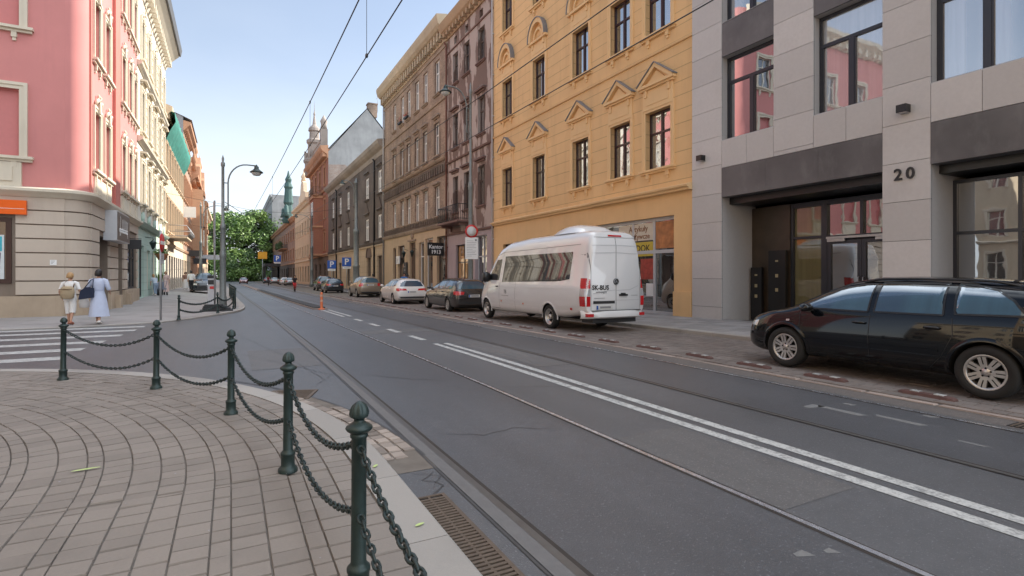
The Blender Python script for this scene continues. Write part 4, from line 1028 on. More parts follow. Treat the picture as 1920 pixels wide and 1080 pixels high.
# ---------------- far right houses
def simple_house(name, label, v1, v0, H, mat, trim, gmat, rows, n, side='R', u=None, frame='wfr', ww=1.3, gfh=4.2, depth=12, corn=.8, style='cross', surr=True, head=None, pane='pane_white', gmax=3.3, gn=None):
    W_ = v1-v0; r = rroot(name, label, v1, u or UR) if side == 'R' else lroot(name, label, v0, u or UL)
    xs = [W_*(i+.5)/n for i in range(n)]
    holes = [(x-ww/2, x+ww/2, z, z+h) for x in xs for z, h in rows]
    wall(r, W_, H, holes, mat, base=gfh, depth=depth)
    gx = [W_*(i+.5)/(gn or n) for i in range(gn or n)]; gw = ww*1.25
    wall(r, W_, gfh, [(x-gw/2, x+gw/2, .15, gmax) for x in gx], gmat, depth=depth)
    for x in xs:
        for z, h in rows: window(r, x-ww/2, z, ww, h, M[frame], M[pane], style, yo=.2, sill=(.18, .18, .1), surround=(.2, .06) if surr else None, head=head, trim=trim, fw=.09)
    for x in gx: window(r, x-gw/2, .15, gw, gmax-.15, M['brownf'], M['pane_dark'], 'two', yo=.2, fw=.1, name='shopfront')
    cornice(r, W_, gfh, [(.1, 0), (.2, .2), (.04, .35)], trim, name='string_course')
    cornice(r, W_, H-.9, [(.06, 0), (corn*.5, .4), (corn, .7), (corn*1.05, 1.0), (.1, 1.15)], trim, dent=(.9, .3, .5, corn*.6, .5))
    return r, W_
M['cream'] = stucco('cream plaster', (.66, .50, .34), var=.12); M['creamt'] = stucco('cream trim', (.72, .58, .42), var=.1)
r, W_ = simple_house('cream_house', 'slim cream plaster house with an ornate attic gable', 134.5, 108, 16.2, M['cream'], M['creamt'], M['cream'], [(5.2, 2.2), (9.8, 2.6)], 6, ww=1.7)
m = MB(); P = [(W_*.25, 16), (W_*.75, 16), (W_*.72, 18.5), (W_*.62, 19), (W_*.58, 21), (W_*.5, 21.6), (W_*.42, 21), (W_*.38, 19), (W_*.28, 18.5)]; m.prism(P, 0.05, .8); m.lathe([(.55, 21.4), (.4, 22.1), (.6, 22.4), (.15, 23.2), (0, 24)], 8, (W_*.5, .4, 0)); m.build('attic_gable', M['creamt'], r)
M['rbrown'] = stucco('red brown plaster', (.33, .20, .145), var=.3)
r, W_ = simple_house('brown_house', 'dark red brown house with plants on its balcony and a green copper turret', 213, 134.6, 15.2, M['rbrown'], M['terra'], M['soot'], [(5.4, 2.5), (10, 2.6)], 13, ww=2.2)
m = MB(); m.lathe([(1.3, 14.5), (1.6, 15.2), (1.1, 16.2), (.9, 19), (1.2, 19.6), (1.05, 20.4), (.85, 23), (1.1, 23.5), (.65, 24.6), (.8, 25.4), (.35, 26.4), (.1, 27.6)], 9, (W_*.88, -.6, 0), smooth=False); m.lathe([(.9, 16), (.6, 17), (.5, 18.6), (.0, 19)], 7, (W_*.88+1.6, -1.2, 0)); m.lathe([(.8, 16), (.5, 17), (.45, 18), (.0, 18.6)], 7, (W_*.88-1.5, -1.6, 0)); m.build('copper_turret', plain('green copper', (.045, .10, .095), .7, var=.4, sc=.4), r)
bb = balcony(r, W_-34, W_-18, 8.6, 1.6, M['soot'], M['terra'])
m = MB(); q = random.Random(5)
for i in range(500):
    c = Vector((q.uniform(0, 16), q.uniform(-1.9, -1.2), q.uniform(.2, 1.6))); e = [Vector((q.uniform(-.45, .45) for _ in range(3))) for _ in range(3)]; m.face([c+a for a in e])
m.build('plants', plain('balcony plants', (.07, .11, .04), .8), bb)
r, W_ = simple_house('pale_tower_house', 'pale grey house at the far right end with a tall bare side wall', 300, 213.2, 31, M['firewall'], M['lgrey'], M['firewall'], [(6, 3), (13, 3), (20, 3)], 8, ww=2.6)
for v, z0, z1, w, mt, lab in ((46.9, 2.5, 3.2, 1.0, 'white', 'pale square board in the brick building shop window'), (44.6, 1.0, 2.6, .9, 'dplastic', 'dark menu board left of the brick building door')):
    t = thing('shop_board', lab, 'shop board', (UR-.1, v, z0), RRZ); m = MB(); m.box(-w/2, w/2, -.04, .05, 0, z1-z0); m.build('board', M[mt], t); m = MB()
    for i in range(4): m.box(-w*.35, w*(.1+.06*(i % 3)), -.045, -.041, (z1-z0)*(.2+.18*i), (z1-z0)*(.25+.18*i)); 
    m.build('print', M['grey'], t)
for v, lab in ((44.05, 'dark wall lantern left of the brick building door'), (41.75, 'dark wall lantern right of the brick building door')):
    t = thing('wall_lantern', lab, 'lantern', (UR-.4, v, 3.3)); m = MB(); m.lathe([(.04, -.35), (.16, .05), (.19, .08), (.04, .25)], 8); m.tube([(0, 0, .25), (0, 0, .4), (.38, 0, .3)], .02, 5); m.build('lamp', M['iron'], t)
# ================================================================== left side of the street
M['pink'] = stucco('pink plaster', (.63, .25, .235), var=.10, stain=(.50, .20, .195), stain_amt=.4)
M['pinkd'] = stucco('deep pink plaster', (.56, .20, .165), var=.08); M['ctrim'] = stucco('cream stone trim', (.70, .63, .51), var=.12, stain_amt=.25)
M['sbeige'] = stucco('beige banded plaster', (.55, .47, .39), var=.1, stain=(.42, .34, .27), stain_amt=.35); M['groovec'] = stucco('dark groove plaster', (.24, .19, .15), var=.2)  # darker plaster shows in the grooves between the beige bands
M['plinth'] = stucco('stained plinth', (.48, .38, .28), var=.3, stain=(.22, .16, .11), stain_amt=.6)
M['wfrc'] = plain('cream window paint', (.74, .70, .60), .45, var=.06)
H = 20.7
r = lroot('pink_building', 'pink corner building with a beige banded ground floor and cream window surrounds', 26.05)
x0, W_ = .62, 12.85
cols = [(1.95, 1.1), (4.05, 1.15), (8.15, 1.15), (10.25, 1.15), (12.0, 1.0)]; zr = [(5.85, 2.45), (10.4, 2.5), (14.95, 2.45)]
holes = [(x-w/2, x+w/2, z, z+h) for x, w in cols for z, h in zr]
wall(r, W_, H, holes, M['pink'], base=4.6, depth=20, x0=x0)
DOOR = (2.15, 4.2, -.2, 3.2, .5); WIN = (9.1, 12.4, .75, 3.5, .3); D2 = (6.4, 7.9, 0, 3.2, .4)
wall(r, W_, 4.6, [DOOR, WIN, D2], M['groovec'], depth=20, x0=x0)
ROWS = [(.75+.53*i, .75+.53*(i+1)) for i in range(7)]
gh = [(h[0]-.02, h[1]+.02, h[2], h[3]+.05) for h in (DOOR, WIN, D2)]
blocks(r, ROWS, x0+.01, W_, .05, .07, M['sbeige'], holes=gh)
m = MB(); xs = [x0]
for a, b in ((x0+.01, DOOR[0]-.1), (DOOR[1]+.1, D2[0]-.1), (D2[1]+.1, 12.84)): m = MB(); m.box(a, b, -.13, .02, -.6, .72); m.build('plinth', M['plinth'], r)
for a in (5.2, 8.2): m = MB(); m.box(a, a+.5, -.35, -.132, -.4, .55); m.build('guard_stone', M['plinth'], r)
for x, w in cols:
    for k, (z, h) in enumerate(zr):
        window(r, x-w/2, z, w, h, M['wfrc'], M['pane_cream'], 'cross', yo=.16, surround=(.2, .06), head=('orn', .45), sill=(.34, .2, .1, .2), trim=M['ctrim'], fw=.07)
for a, b in ((x0+.75, x0+4.1), (7.3, 12.8)): m = MB(); m.box(a, b, -.07, .02, 4.75, 5.55); m.build('apron_panel', M['ctrim'], r)
for a, b in ((1.5, 2.4), (3.6, 4.5), (7.7, 8.6), (9.8, 10.7), (11.6, 12.4)): m = MB(); m.box(a, b, -.11, -.072, 4.88, 5.42); m.build('raised_panel', M['ctrim'], r)
m = MB(); m.box(5.35, 6.55, -.13, .02, 4.75, H-.9); m.build('recess_strip', M['pinkd'], r)  # shade of a recessed strip is put into the deep pink
m = MB(); m.box(x0+.02, x0+.2, -.06, .02, 4.75, H-.9); m.build('corner_strip', M['pinkd'], r)
cornice(r, W_, 4.42, [(.1, 0), (.2, .1), (.32, .2), (.32, .3), (.08, .38)], M['ctrim'], x0=x0, name='string_course')
cornice(r, W_, H-.9, [(.06, 0), (.4, .4), (.8, .7), (.85, 1.0), (.1, 1.15)], M['ctrim'], x0=x0, dent=(.9, .3, .5, .5, .5))
# rounded chamfer at the street corner
def chamf(z0, z1, d, n=6):
    P = []
    for i in range(n+1):
        t = i/n*math.pi/2; P.append((x0*(1-math.sin(math.pi/2-t))-d*math.cos(math.pi/2-t+0)*0 , 0))
    c = (x0, x0); rr_ = x0+d
    return [[(c[0]-rr_*math.cos(math.pi/2*i/n), c[1]-rr_*math.sin(math.pi/2*i/n), z) for i in range(n+1)] for z in (z0, z1)]
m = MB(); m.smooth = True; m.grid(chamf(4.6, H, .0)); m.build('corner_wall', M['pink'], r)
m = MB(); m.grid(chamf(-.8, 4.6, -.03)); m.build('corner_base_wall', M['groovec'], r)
m = MB()
for a, b in ROWS:
    q = chamf(a+.025, b-.025, .04); m.smooth = True; m.grid(q); m.smooth = False
    q2 = chamf(a, b, -.03); m.grid([q[1], [(p[0], p[1], b-.025) for p in q2[1]]]); m.grid([[(p[0], p[1], a+.025) for p in q2[0]], q[0]])
m.build('corner_rustication', M['sbeige'], r)
m = MB(); q = chamf(-.6, .72, .1); m.grid(q); m.grid([q[1], [(p[0], p[1], .72) for p in chamf(0, 1, -.03)[0]]]); m.build('corner_plinth', M['plinth'], r)
m = MB(); ch = [chamf(4.42+a, 4.42+a, p)[0] for p, a in ((.0, 0), (.1, 0), (.2, .1), (.32, .2), (.32, .3), (.0, .38))]; m.grid(ch); m.build('string_course', M['ctrim'], r)
# near front, facing the camera across the side street
XF[0] = (r, 0, 20, R(-90)); NW = 19.38
def nx(u): return u+25
wins = [(nx(-7.62), 1.35), (nx(-11.6), 1.35), (nx(-15.6), 1.35), (nx(-19.6), 1.35)]
holes = [(x-w/2, x+w/2, z, z+h) for x, w in wins for z, h in [(5.9, 2.5), (10.7, 2.4), (15.2, 2.3)]]
wall(r, NW, H, holes, M['pink'], base=4.6, closed=False)
SW = (nx(-9.3), nx(-7.16), 1.2, 3.62, .2)
wall(r, NW, 4.6, [SW], M['groovec'], closed=False)
blocks(r, ROWS, 0, NW, .05, .07, M['sbeige'], holes=[(SW[0]-.12, SW[1]+.12, SW[2]-.1, SW[3]+.1)])
m = MB(); m.box(0, NW, -.13, .02, -.8, .72); m.build('plinth', M['plinth'], r)
pk = plain('blind window pink', (.58, .21, .20), .8, var=.08)
for x, w in wins:
    for k, z in enumerate((5.9, 10.7, 15.2)):
        h = (2.5, 2.4, 2.3)[k]
        window(r, x-w/2, z, w, h, pk if k < 2 else M['wfrc'], pk if k < 2 else M['pane_white'], 'none' if k < 2 else 'cross', yo=.1, surround=(.24, .07), sill=(.42, .2, .1, .2), trim=M['ctrim'], name='window')
for x, w in wins: m = MB(); m.box(x-.75, x+.75, -.09, .02, 4.8, 5.68); m.box(x-.5, x+.5, -.13, -.0895, 4.98, 5.5); m.build('apron_panel', M['ctrim'], r)
cornice(r, NW, 4.42, [(.1, 0), (.2, .1), (.32, .2), (.32, .3), (.08, .38)], M['ctrim'], name='string_course')
cornice(r, NW, H-.9, [(.06, 0), (.4, .4), (.8, .7), (.85, 1.0), (.1, 1.15)], M['ctrim'], dent=(.9, .3, .5, .5, .5))
w = SW[1]-SW[0]
window(r, SW[0], SW[2], w, SW[3]-SW[2], plain('dark brown shop frame', (.055, .025, .018), .45), M['pane_dark'], 'none', yo=-.06, fw=.16, name='shopfront')
XF[0] = None
m = MB(); m.box(-.03, .03, 0, .1, -.2, .2)
t = thing('wall_sign', 'plain orange box sign on the beige corner wall above the poster window', 'sign', (-8.3, 26.05-.1, 4.0))
m = MB(); m.box(-1.6, 1.6, -.12, 0, -.26, .26); m.build('box', M['orange'], t)
m = MB(); m.box(-.1, 1.55, -.125, -.121, -.06, -.045); m.box(.0, .1, -.126, -.121, -.075, -.02); m.box(.17, .27, -.126, -.121, -.075, -.02); m.build('lettering', M['white'], t)
t = thing('window_poster', 'tall pale blue poster with a figure inside the brown framed window', 'poster', (-7.78, 26.05+.06-.1, 2.2), 0)
m = MB(); m.box(-.42, .42, -.015, 0, -.88, .78); m.build('sheet', plain('poster paper', (.62, .66, .66), .5), t)
m = MB(); m.box(-.36, .36, -.019, -.0155, .18, .72); m.build('sky_area', plain('poster turquoise', (.05, .42, .5), .5, var=.5, sc=2), t)
m = MB(); m.smooth = False
m.prism([(-.3, -.62), (.28, -.62), (.33, .1), (.2, .34), (.08, .42), (-.1, .3), (-.3, .12)], -.024, -.0195); m.build('figure_area', plain('poster figure', (.12, .09, .13), .6, var=.9, sc=6), t)
m = MB()
for i in range(5): m.box(-.3+i*.13, -.22+i*.13, -.02, -.0155, -.82, -.70-.03*(i % 2))
m.build('lettering', M['grey'], t)
t = thing('sticker', 'small white paper notice stuck on the beige banded wall', 'notice', (-5.95, 26.05-.085, 1.98)); m = MB(); m.box(-.1, .1, -.004, 0, -.1, .1); m.build('paper', M['white'], t)
m = MB()
for i in range(3): m.box(-.07, .05-.03*i, -.006, -.0045, .05-.05*i, .065-.05*i)
m.build('print', M['grey'], t)
# corner shop: door and lightbox sign with thin tall lettering
d = empty('door', (DOOR[0], .42, 0), 0, r); m = MB(); w = DOOR[1]-DOOR[0]
for a, b, c, e in ((0, .1, 0, 3.2), (w-.1, w, 0, 3.2), (.1, w-.1, 3.1, 3.2), (.1, w-.1, 2.3, 2.4), (w*.55, w*.55+.1, 0, 2.3)): m.box(a, b, 0, .08, c, e)
link('frame', m.mesh('frame', M['brownf']), d); m = MB(); m.face([(.1, .05, 0), (w-.1, .05, 0), (w-.1, .05, 3.1), (.1, .05, 3.1)]); m.build('pane', M['pane_dark'], d)
d = empty('door', (D2[0], .32, 0), 0, r); m = MB(); w = D2[1]-D2[0]
for a, b, c, e in ((0, w, 2.4, 2.5), (0, .08, 0, 3.2), (w-.08, w, 0, 3.2), (w/2-.05, w/2+.05, 0, 2.4)): m.box(a, b, 0, .08, c, e)
link('frame', m.mesh('frame', M['brownf']), d); m = MB(); m.face([(0, .05, 0), (w, .05, 0), (w, .05, 3.2), (0, .05, 3.2)]); m.build('pane', M['brownf'], d)
window(r, WIN[0], WIN[2], WIN[1]-WIN[0], WIN[3]-WIN[2], M['dplastic'], M['pane_dark'], 'grid', yo=.1, fw=.09, name='shopfront')
t = thing('lightbox_sign', 'grey brown lightbox sign with tall thin white lettering over the corner shop door', 'shop sign', (UL, 29.3, 3.68), LRZ)
m = MB(); m.box(0, 3.3, -.5, 0, -.62, .72); m.build('box', M['lgrey'], t)
m = MB(); m.box(.05, 3.25, -.512, -.501, -.57, .67); m.build('face', plain('taupe sign face', (.16, .135, .12), .4, var=.05), t)
m = MB(); f = -.518; st = lambda x, z0, z1, w_=.05: m.box(x, x+w_, f, -.5125, z0, z1)
for x, a, b in ((.75, -.35, .52), (1.3, -.05, .42), (1.62, -.02, .46), (1.95, .0, .44), (2.3, -.02, .42), (2.62, -.4, .4)): st(x, a, b)
for i, x in enumerate(frange(.62, 2.5, .24)): m.tube([(x+.1*math.cos(a), f+.003, -.13+.09*math.sin(a)) for a in [k*math.pi/5 for k in range(11)]], .02, 4)
st(.62, -.38, -.1); st(2.0, -.12, -.02, .4)
m.build('lettering', M['white'], t)
t = thing('hanging_sign', 'small dark hanging sign on a bracket beside the lightbox sign', 'shop sign', (UL+.45, 34.6, 3.15), 0)
m = MB(); m.box(-.3, .3, -.03, .03, -.25, .25); m.tube([(-.45, 0, .3), (.3, 0, .3)], .02, 5); m.build('board', M['dplastic'], t)
# ---------------- white and mint house
r = lroot('white_house', 'ornate white house with dark eaves over a mint green ground floor', 38.92); W_ = 15.5
M['wh'] = stucco('white cream plaster', (.74, .69, .60), var=.08, stain_amt=.2); M['mint'] = stucco('mint plaster', (.47, .60, .53), var=.1, joint=.5, stain_amt=.2)
xs = [(2.0, 1.15), (4.9, 1.2), (7.9, 1.2), (11.1, 1.25), (13.9, 1.2)]; zr = [(6.0, 2.6), (10.5, 2.6), (15.0, 2.5)]
wall(r, W_, H+.1, [(x-w/2, x+w/2, z, z+h) for x, w in xs for z, h in zr], M['wh'], base=4.6, depth=16)
gh = [(.7, 2.9, .1, 3.4), (4.3, 6.0, .5, 3.2), (7.4, 9.4, 0, 3.3), (10.6, 12.2, .5, 3.2), (13, 14.8, 0, 3.2)]
wall(r, W_, 4.6, gh, M['mint'], depth=16)
for x, w in xs:
    for k, (z, h) in enumerate(zr): window(r, x-w/2, z, w, h, M['wfrc'], M['pane_cream'], 'cross', yo=.2, surround=(.22, .08), head=('flat', .6, .35) if k < 2 else ('orn', .4), sill=(.3, .25, .1, .22), trim=M['ctrim'], fw=.08)
for i, h in enumerate(gh): window(r, h[0], h[2], h[1]-h[0], h[3]-h[2], M['dplastic'] if i == 0 else M['wfrc'], M['pane_dark'] if i % 2 == 0 else M['pane_white'], 'two', yo=.15, fw=.09, name='shopfront')
for x in (3.4, 6.4, 9.5, 12.5):
    m = MB(); m.box(x-.12, x+.12, -.05, .02, 5.9, 19.3)
    for z in frange(6, 19, .55): m.box(x-.18, x+.18, -.09, .02, z, z+.33)
    m.build('quoin_strip', M['ctrim'], r)
for x, w in xs: m = MB(); m.lathe([(.0, -.14), (.3, -.1), (.42, 0), (.3, .06), (.1, .1)], 9, (x, -.02, 5.2), axis='y'); m.build('carved_shield', M['mint'], r)
cornice(r, W_, 4.5, [(.1, 0), (.25, .12), (.35, .25), (.05, .35)], M['mint'], name='string_course'); cornice(r, W_, 9.6, [(.1, 0), (.3, .15), (.34, .28), (.05, .36)], M['ctrim'], name='string_course'); cornice(r, W_, 14.2, [(.1, 0), (.25, .12), (.3, .25), (.05, .32)], M['ctrim'], name='string_course')
cornice(r, W_, H-1.6, [(.06, 0), (.3, .6), (.7, 1.0), (1.0, 1.3), (1.05, 1.6)], M['ctrim'], dent=(.8, .3, .6, .5, .8))
cornice(r, W_, H, [(1.15, -.25), (1.25, .3), (.7, .8), (.02, 1.1)], plain('dark slate eaves', (.085, .085, .09), .6), name='eaves')
t = thing('hanging_planter', 'brown hanging flower planter against the mint green front', 'planter', (UL+.55, 46.2, 2.85))
m = MB(); m.lathe([(.22, -.25), (.42, .15), (.45, .2), (.4, .2)], 12); m.tube([(0, 0, .2), (0, 0, .9), (-.5, 0, 1.0)], .02, 5); m.build('pot', plain('terracotta pot', (.38, .16, .07), .7), t)
def leafball(name, parent, c, rx, rz_, n, size, mats, seed=1, flat=1):
    m = MB(); q = random.Random(seed); m.mi = 0
    for i in range(n):
        d = Vector((q.gauss(0, 1), q.gauss(0, 1), q.gauss(0, 1))).normalized()*(q.random()**.4)
        p = Vector((c[0]+d.x*rx, c[1]+d.y*rx*flat, c[2]+d.z*rz_)); a = Vector((q.gauss(0, 1), q.gauss(0, 1), q.gauss(0, 1))).normalized()*size*q.uniform(.6, 1.3); b = a.orthogonal().normalized()*size*q.uniform(.3, .6)
        m.mi = q.randrange(len(mats)); m.face([p-a, p+b, p+a, p-b])
    return m.build(name, mats, parent)
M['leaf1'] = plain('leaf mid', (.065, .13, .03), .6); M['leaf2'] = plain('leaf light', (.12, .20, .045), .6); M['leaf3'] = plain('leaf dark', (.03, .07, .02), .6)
leafball('foliage', t, (0, 0, .3), .5, .3, 160, .12, [M['leaf1'], M['leaf2']], 3)
t = thing('potted_plant', 'upright green plant in a dark pot by the mint green front', 'plant', (UL+.5, 45.3, .09))
m = MB(); m.lathe([(.2, 0), (.27, .75), (.3, .78), (.25, .78), (.2, .7)], 12); m.build('pot', M['dplastic'], t); m = MB(); q = random.Random(8)
for i in range(26):
    a = q.uniform(0, 6.28); k = q.uniform(.1, .32); h = q.uniform(.7, 1.15); c, s = math.cos(a), math.sin(a)
    m.face([(c*.05-s*.05, s*.05+c*.05, .7), (c*.05+s*.05, s*.05-c*.05, .7), (c*k*.7+s*.05, s*k*.7-c*.05, .7+h*.6), (c*k, s*k, .7+h), (c*k*.7-s*.05, s*k*.7+c*.05, .7+h*.6)])
m.build('leaves', M['leaf2'], t)
t = thing('wall_lantern', 'dark wall lantern above the mint green shop window', 'lantern', (UL+.45, 42.2, 3.5)); m = MB(); m.lathe([(.05, -.3), (.2, .1), (.24, .12), (.05, .3)], 8); m.tube([(0, 0, .3), (0, 0, .45), (-.45, 0, .5)], .025, 5); m.build('lamp', M['iron'], t)
# ---------------- beige house with green netting
M['sand'] = stucco('sand plaster', (.66, .52, .36), var=.12); M['sandt'] = stucco('sand trim', (.58, .45, .32), var=.15)
r, W_ = simple_house('sand_house', 'sand coloured house with green safety netting hung under its eaves', 73.9, 54.5, 16.0, M['sand'], M['sandt'], stucco('pale ground floor', (.66, .58, .48), var=.1), [(5.4, 3.0), (10.6, 2.5)], 8, side='L', ww=1.35, corn=.5, gmax=3.3)
m = MB(); q = random.Random(2); rows = []
for i in range(45):
    x = .1+(W_-.2)*i/44; k = [q.uniform(-.1, .1) for _ in range(5)]
    rows.append([(x, -.06, 15.7), (x, -.72+k[0]*.5, 15.6+k[1]*.5), (x+.15, -.70+k[2]*.6, 14.9+k[3]*.6), (x+.1, -.4+k[4]*.6, 14.0+k[0]), (x, -.06, 13.2)])
m.smooth = True; m.grid(rows)
net = tag(m.build('safety_net', plain('green netting', (.03, .18, .145), .8, var=.6, sc=2.2), None, (UL, 54.5, 0), LRZ), 'long green safety net slung under the eaves of the sand coloured house', 'safety net')
def canopy_balcony(v, lab): 
    t = thing('iron_balcony', lab, 'balcony', (UL, v, 5.0), LRZ); m = MB(); m.box(0, 6, -1.5, 0, -.15, 0); m.build('slab', M['sandt'], t)
    m = MB()
    for i in range(40):
        x = 6*i/39; m.tube([(x, -1.45, 0), (x, -1.75, .3), (x, -1.7, .6), (x, -1.45, 1.0)], .025, 4)
    for z, y in ((0.05, -1.45), (1.0, -1.45), (.45, -1.75)): m.tube([(0, 0, z), (0, y, z), (6, y, z), (6, 0, z)], .03, 5)
    m.build('railing', M['grey'], t)
canopy_balcony(56.5, 'curved grey iron balcony on the sand coloured house'); 
# ---------------- tall brown eaves house and orange brick row
r, W_ = simple_house('brown_eaves_house', 'tall brown house with carved eaves behind the green net', 86.5, 74.0, 19.6, stucco('brown plaster', (.36, .25, .19), var=.2), M['terra'], M['sandt'], [(5.4, 3), (10.6, 3), (15.2, 2.6)], 5, side='L', corn=.75)
m = MB(); P = [(-.9, 19.9), (0, 20.3), (6, 22.6), (12, 20.2)]
m.face([(-.05, y, z) for y, z in [(0, 18)]+P[1:]+[(12, 18)]]); m.grid([[(x, y, z+.02) for y, z in P] for x in (-.2, W_)]); m.build('roof', M['lead'], r)
M['obrick'] = brick('orange brick', (.52, .27, .145), (.45, .22, .12), (.45, .3, .2), dirt=.15)
r, W_ = simple_house('orange_brick_house', 'orange brick house with projecting bays and stone finials on its gable', 112, 86.6, 15.5, M['obrick'], M['terra'], M['obrick'], [(5.4, 3), (10.4, 3)], 6, side='L', corn=.9)
for xb in (3, 16):
    m = MB(); P = [(xb, 0), (xb+.6, -1.4), (xb+4.2, -1.4), (xb+4.8, 0)]; m.grid([[(x, y, z) for x, y in P] for z in (4.8, 14)]); m.face([(x, y, 14) for x, y in P]); m.face([(x, y, 4.8) for x, y in P])
    m.box(xb+.8, xb+4, -1.6, -1.4, 8.6, 9.2); m.box(xb+.8, xb+4, -1.6, -1.4, 13.2, 13.8); m.build('bay', M['obrick'], r)
    window(r, xb+1.4, 5.8, 2, 2.4, M['wfrc'], M['pane'], 'cross', yo=-1.46, trim=M['terra'], surround=(.2, .06)); window(r, xb+1.4, 10.4, 2, 2.6, M['wfrc'], M['pane'], 'cross', yo=-1.46, trim=M['terra'], surround=(.2, .06))
for xb in (5.4, 18.4):
    m = MB(); m.prism([(xb-2.4, 15), (xb+2.4, 15), (xb+1.6, 17.4), (xb+.8, 17.9), (xb, 19), (xb-.8, 17.9), (xb-1.6, 17.4)], -1.0, .6); m.build('gable', M['terra'], r)
    for dx in (-2.3, 0, 2.3): m = MB(); m.lathe([(.3, 16.6 if dx else 18.6), (.22, 17.6 if dx else 19.4), (.4, 17.9 if dx else 19.8), (.1, 19.2 if dx else 21.2), (0, 20 if dx else 22)], 8, (xb+dx, -.3, 0)); m.build('finial', M['terra'], r)
r, W_ = simple_house('far_left_house', 'far terracotta house at the end of the left row', 150, 112.2, 15, M['terra'], M['creamt'], M['sandt'], [(5.4, 3), (10, 3)], 9, side='L', corn=1.0)
for v, z, w, h, mt, lab in ((79, 4.3, 1.5, .75, 'dplastic', 'dark blade sign nearest among the three on the far left row'), (88, 3.5, 1.6, .8, 'dplastic', 'low dark blade sign under the white one on the orange brick front'), (92, 4.2, 3.4, .7, 'lgrey', 'long pale blade sign on the orange brick front'), (70, 8.6, 1.2, 1.2, 'white', 'pale square flag sign high on the sand coloured house')):
    t = thing('blade_sign', lab, 'shop sign', (UL+.3, v, z)); m = MB(); m.box(0, w, -.06, .06, -h/2, h/2); m.tube([(-.35, 0, h/2-.05), (w, 0, h/2-.05)], .03, 5); m.build('board', M[mt], t)
# building on this side of the side street, behind the viewer's shoulder: seen in the panes opposite
r = lroot('tan_corner_house', 'tan corner house reflected in the modern building window panes', -24, -6.4); W_ = 30.5
xs = [1.5+2.75*i for i in range(11)]; zr = [(5.4, 2.3), (9.8, 2.3), (14.2, 2.3)]
wall(r, W_, 18.5, [(x-.6, x+.6, z, z+h) for x in xs for z, h in zr], stucco('tan plaster', (.52, .38, .25), var=.15), depth=12)
for x in xs:
    for z, h in zr: window(r, x-.6, z, 1.2, h, M['wfrc'], M['pane'], 'cross', surround=(.2, .06), trim=M['ctrim'])
cornice(r, W_, 17.6, [(.06, 0), (.4, .4), (.8, .7), (.85, 1.0), (.1, 1.15)], M['ctrim']); cornice(r, W_, 4.5, [(.1, 0), (.25, .12), (.35, .25), (.05, .35)], M['ctrim'], name='string_course')
# the far side of the side street, also only seen mirrored in the panes opposite
r = lroot('side_street_house', 'cream house up the side street, mirrored in the shop panes opposite', -2, -36); W_ = 27.0
xs = [1.6+2.65*i for i in range(10)]; zr = [(1, 2.6), (5.4, 2.3), (9.8, 2.3), (14.2, 2.3)]
wall(r, W_, 18.0, [(x-.6, x+.6, z, z+h) for x in xs for z, h in zr], stucco('cream house plaster', (.62, .52, .38), var=.15), depth=12)
for x in xs:
    for z, h in zr: window(r, x-.6, z, 1.2, h, M['wfrc'], M['pane'], 'cross', surround=(.2, .06), trim=M['ctrim'])
cornice(r, W_, 17.2, [(.06, 0), (.4, .4), (.8, .7), (.85, 1.0), (.1, 1.15)], M['ctrim']); cornice(r, W_, 4.5, [(.1, 0), (.25, .12), (.35, .25), (.05, .35)], M['ctrim'], name='string_course')
# ================================================================== vehicles
def lerpc(P, x):
    if x <= P[0][0]: return P[0][1]
    for (a, p), (b, q) in zip(P, P[1:]):
        if x <= b:
            return p+(q-p)*(x-a)/(b-a) if b > a else q
    return P[-1][1]
def smoothc(P, x, r):                # the profile, rounded over +-r
    return sum(lerpc(P, x+r*k/3)*w for k, w in ((-3, .07), (-2, .13), (-1, .18), (0, .24), (1, .18), (2, .13), (3, .07)))
def body_mesh(d):
    """lofted car shell, x forward, from profile curves; returns the open data for the shell mesh"""
    L = d['L']; hl = L/2; n = d.get('n', 3.0); tum = d.get('tumble', .20); rr_ = d.get('round', .05)
    xs = []; N_ = 64
    for i in range(N_+1):
        t = i/N_; xs.append(-hl+L*(t+.012*math.sin(2*math.pi*t)*-1))
    xs = sorted(set([round(x, 4) for x in xs]+[round(-hl+e, 4) for e in (.012, .03, .06)]+[round(hl-e, 4) for e in (.012, .03, .06)]))
    rows = []
    for x in xs:
        zt = smoothc(d['top'], x, rr_); zb = smoothc(d['bot'], x, .06); zs = min(smoothc(d['belt'], x, .08), zt-.015); w = smoothc(d['wid'], x, .08)
        e = min(x+hl, hl-x); k = min(1, e/.09); k = math.sqrt(max(0, 1-(1-k)**2)); sh = .93+.07*k     # soft edges at both ends
        zc = (zt+zb)/2; h2 = sh
        side = [(.0, 0), (.70, 0), (.86, .015), (.93, .07), (.965, .16), (.985, .30), (1.0, .48), (1.0, .62), (.985, .76), (.965, .9), (.94, 1.0)]
        ps = [(w*a, zb+(zs-zb)*b) for a, b in side]
        h = zt-zs; m_ = 9
        for i in range(1, m_+1):
            a = math.pi/2*i/m_; y = w*.94*max(0, math.cos(a))**(2/n); z = zs+h*math.sin(a)**(2/n)
            y *= 1-tum*min(1, (z-zs)/.55); ps.append((y, z))
        es = d.get('endsoft', .1); ps = [(y*(1-es+es*k), zc+(z-zc)*(1-(1-sh)*es*10)) for y, z in ps]
        rows.append([(x, y, z) for y, z in ps]+[(x, -y, z) for y, z in reversed(ps[1:-1])])
    mb = MB(); mb.smooth = True; mb.grid(rows, cyc=True, cap=True); return mb
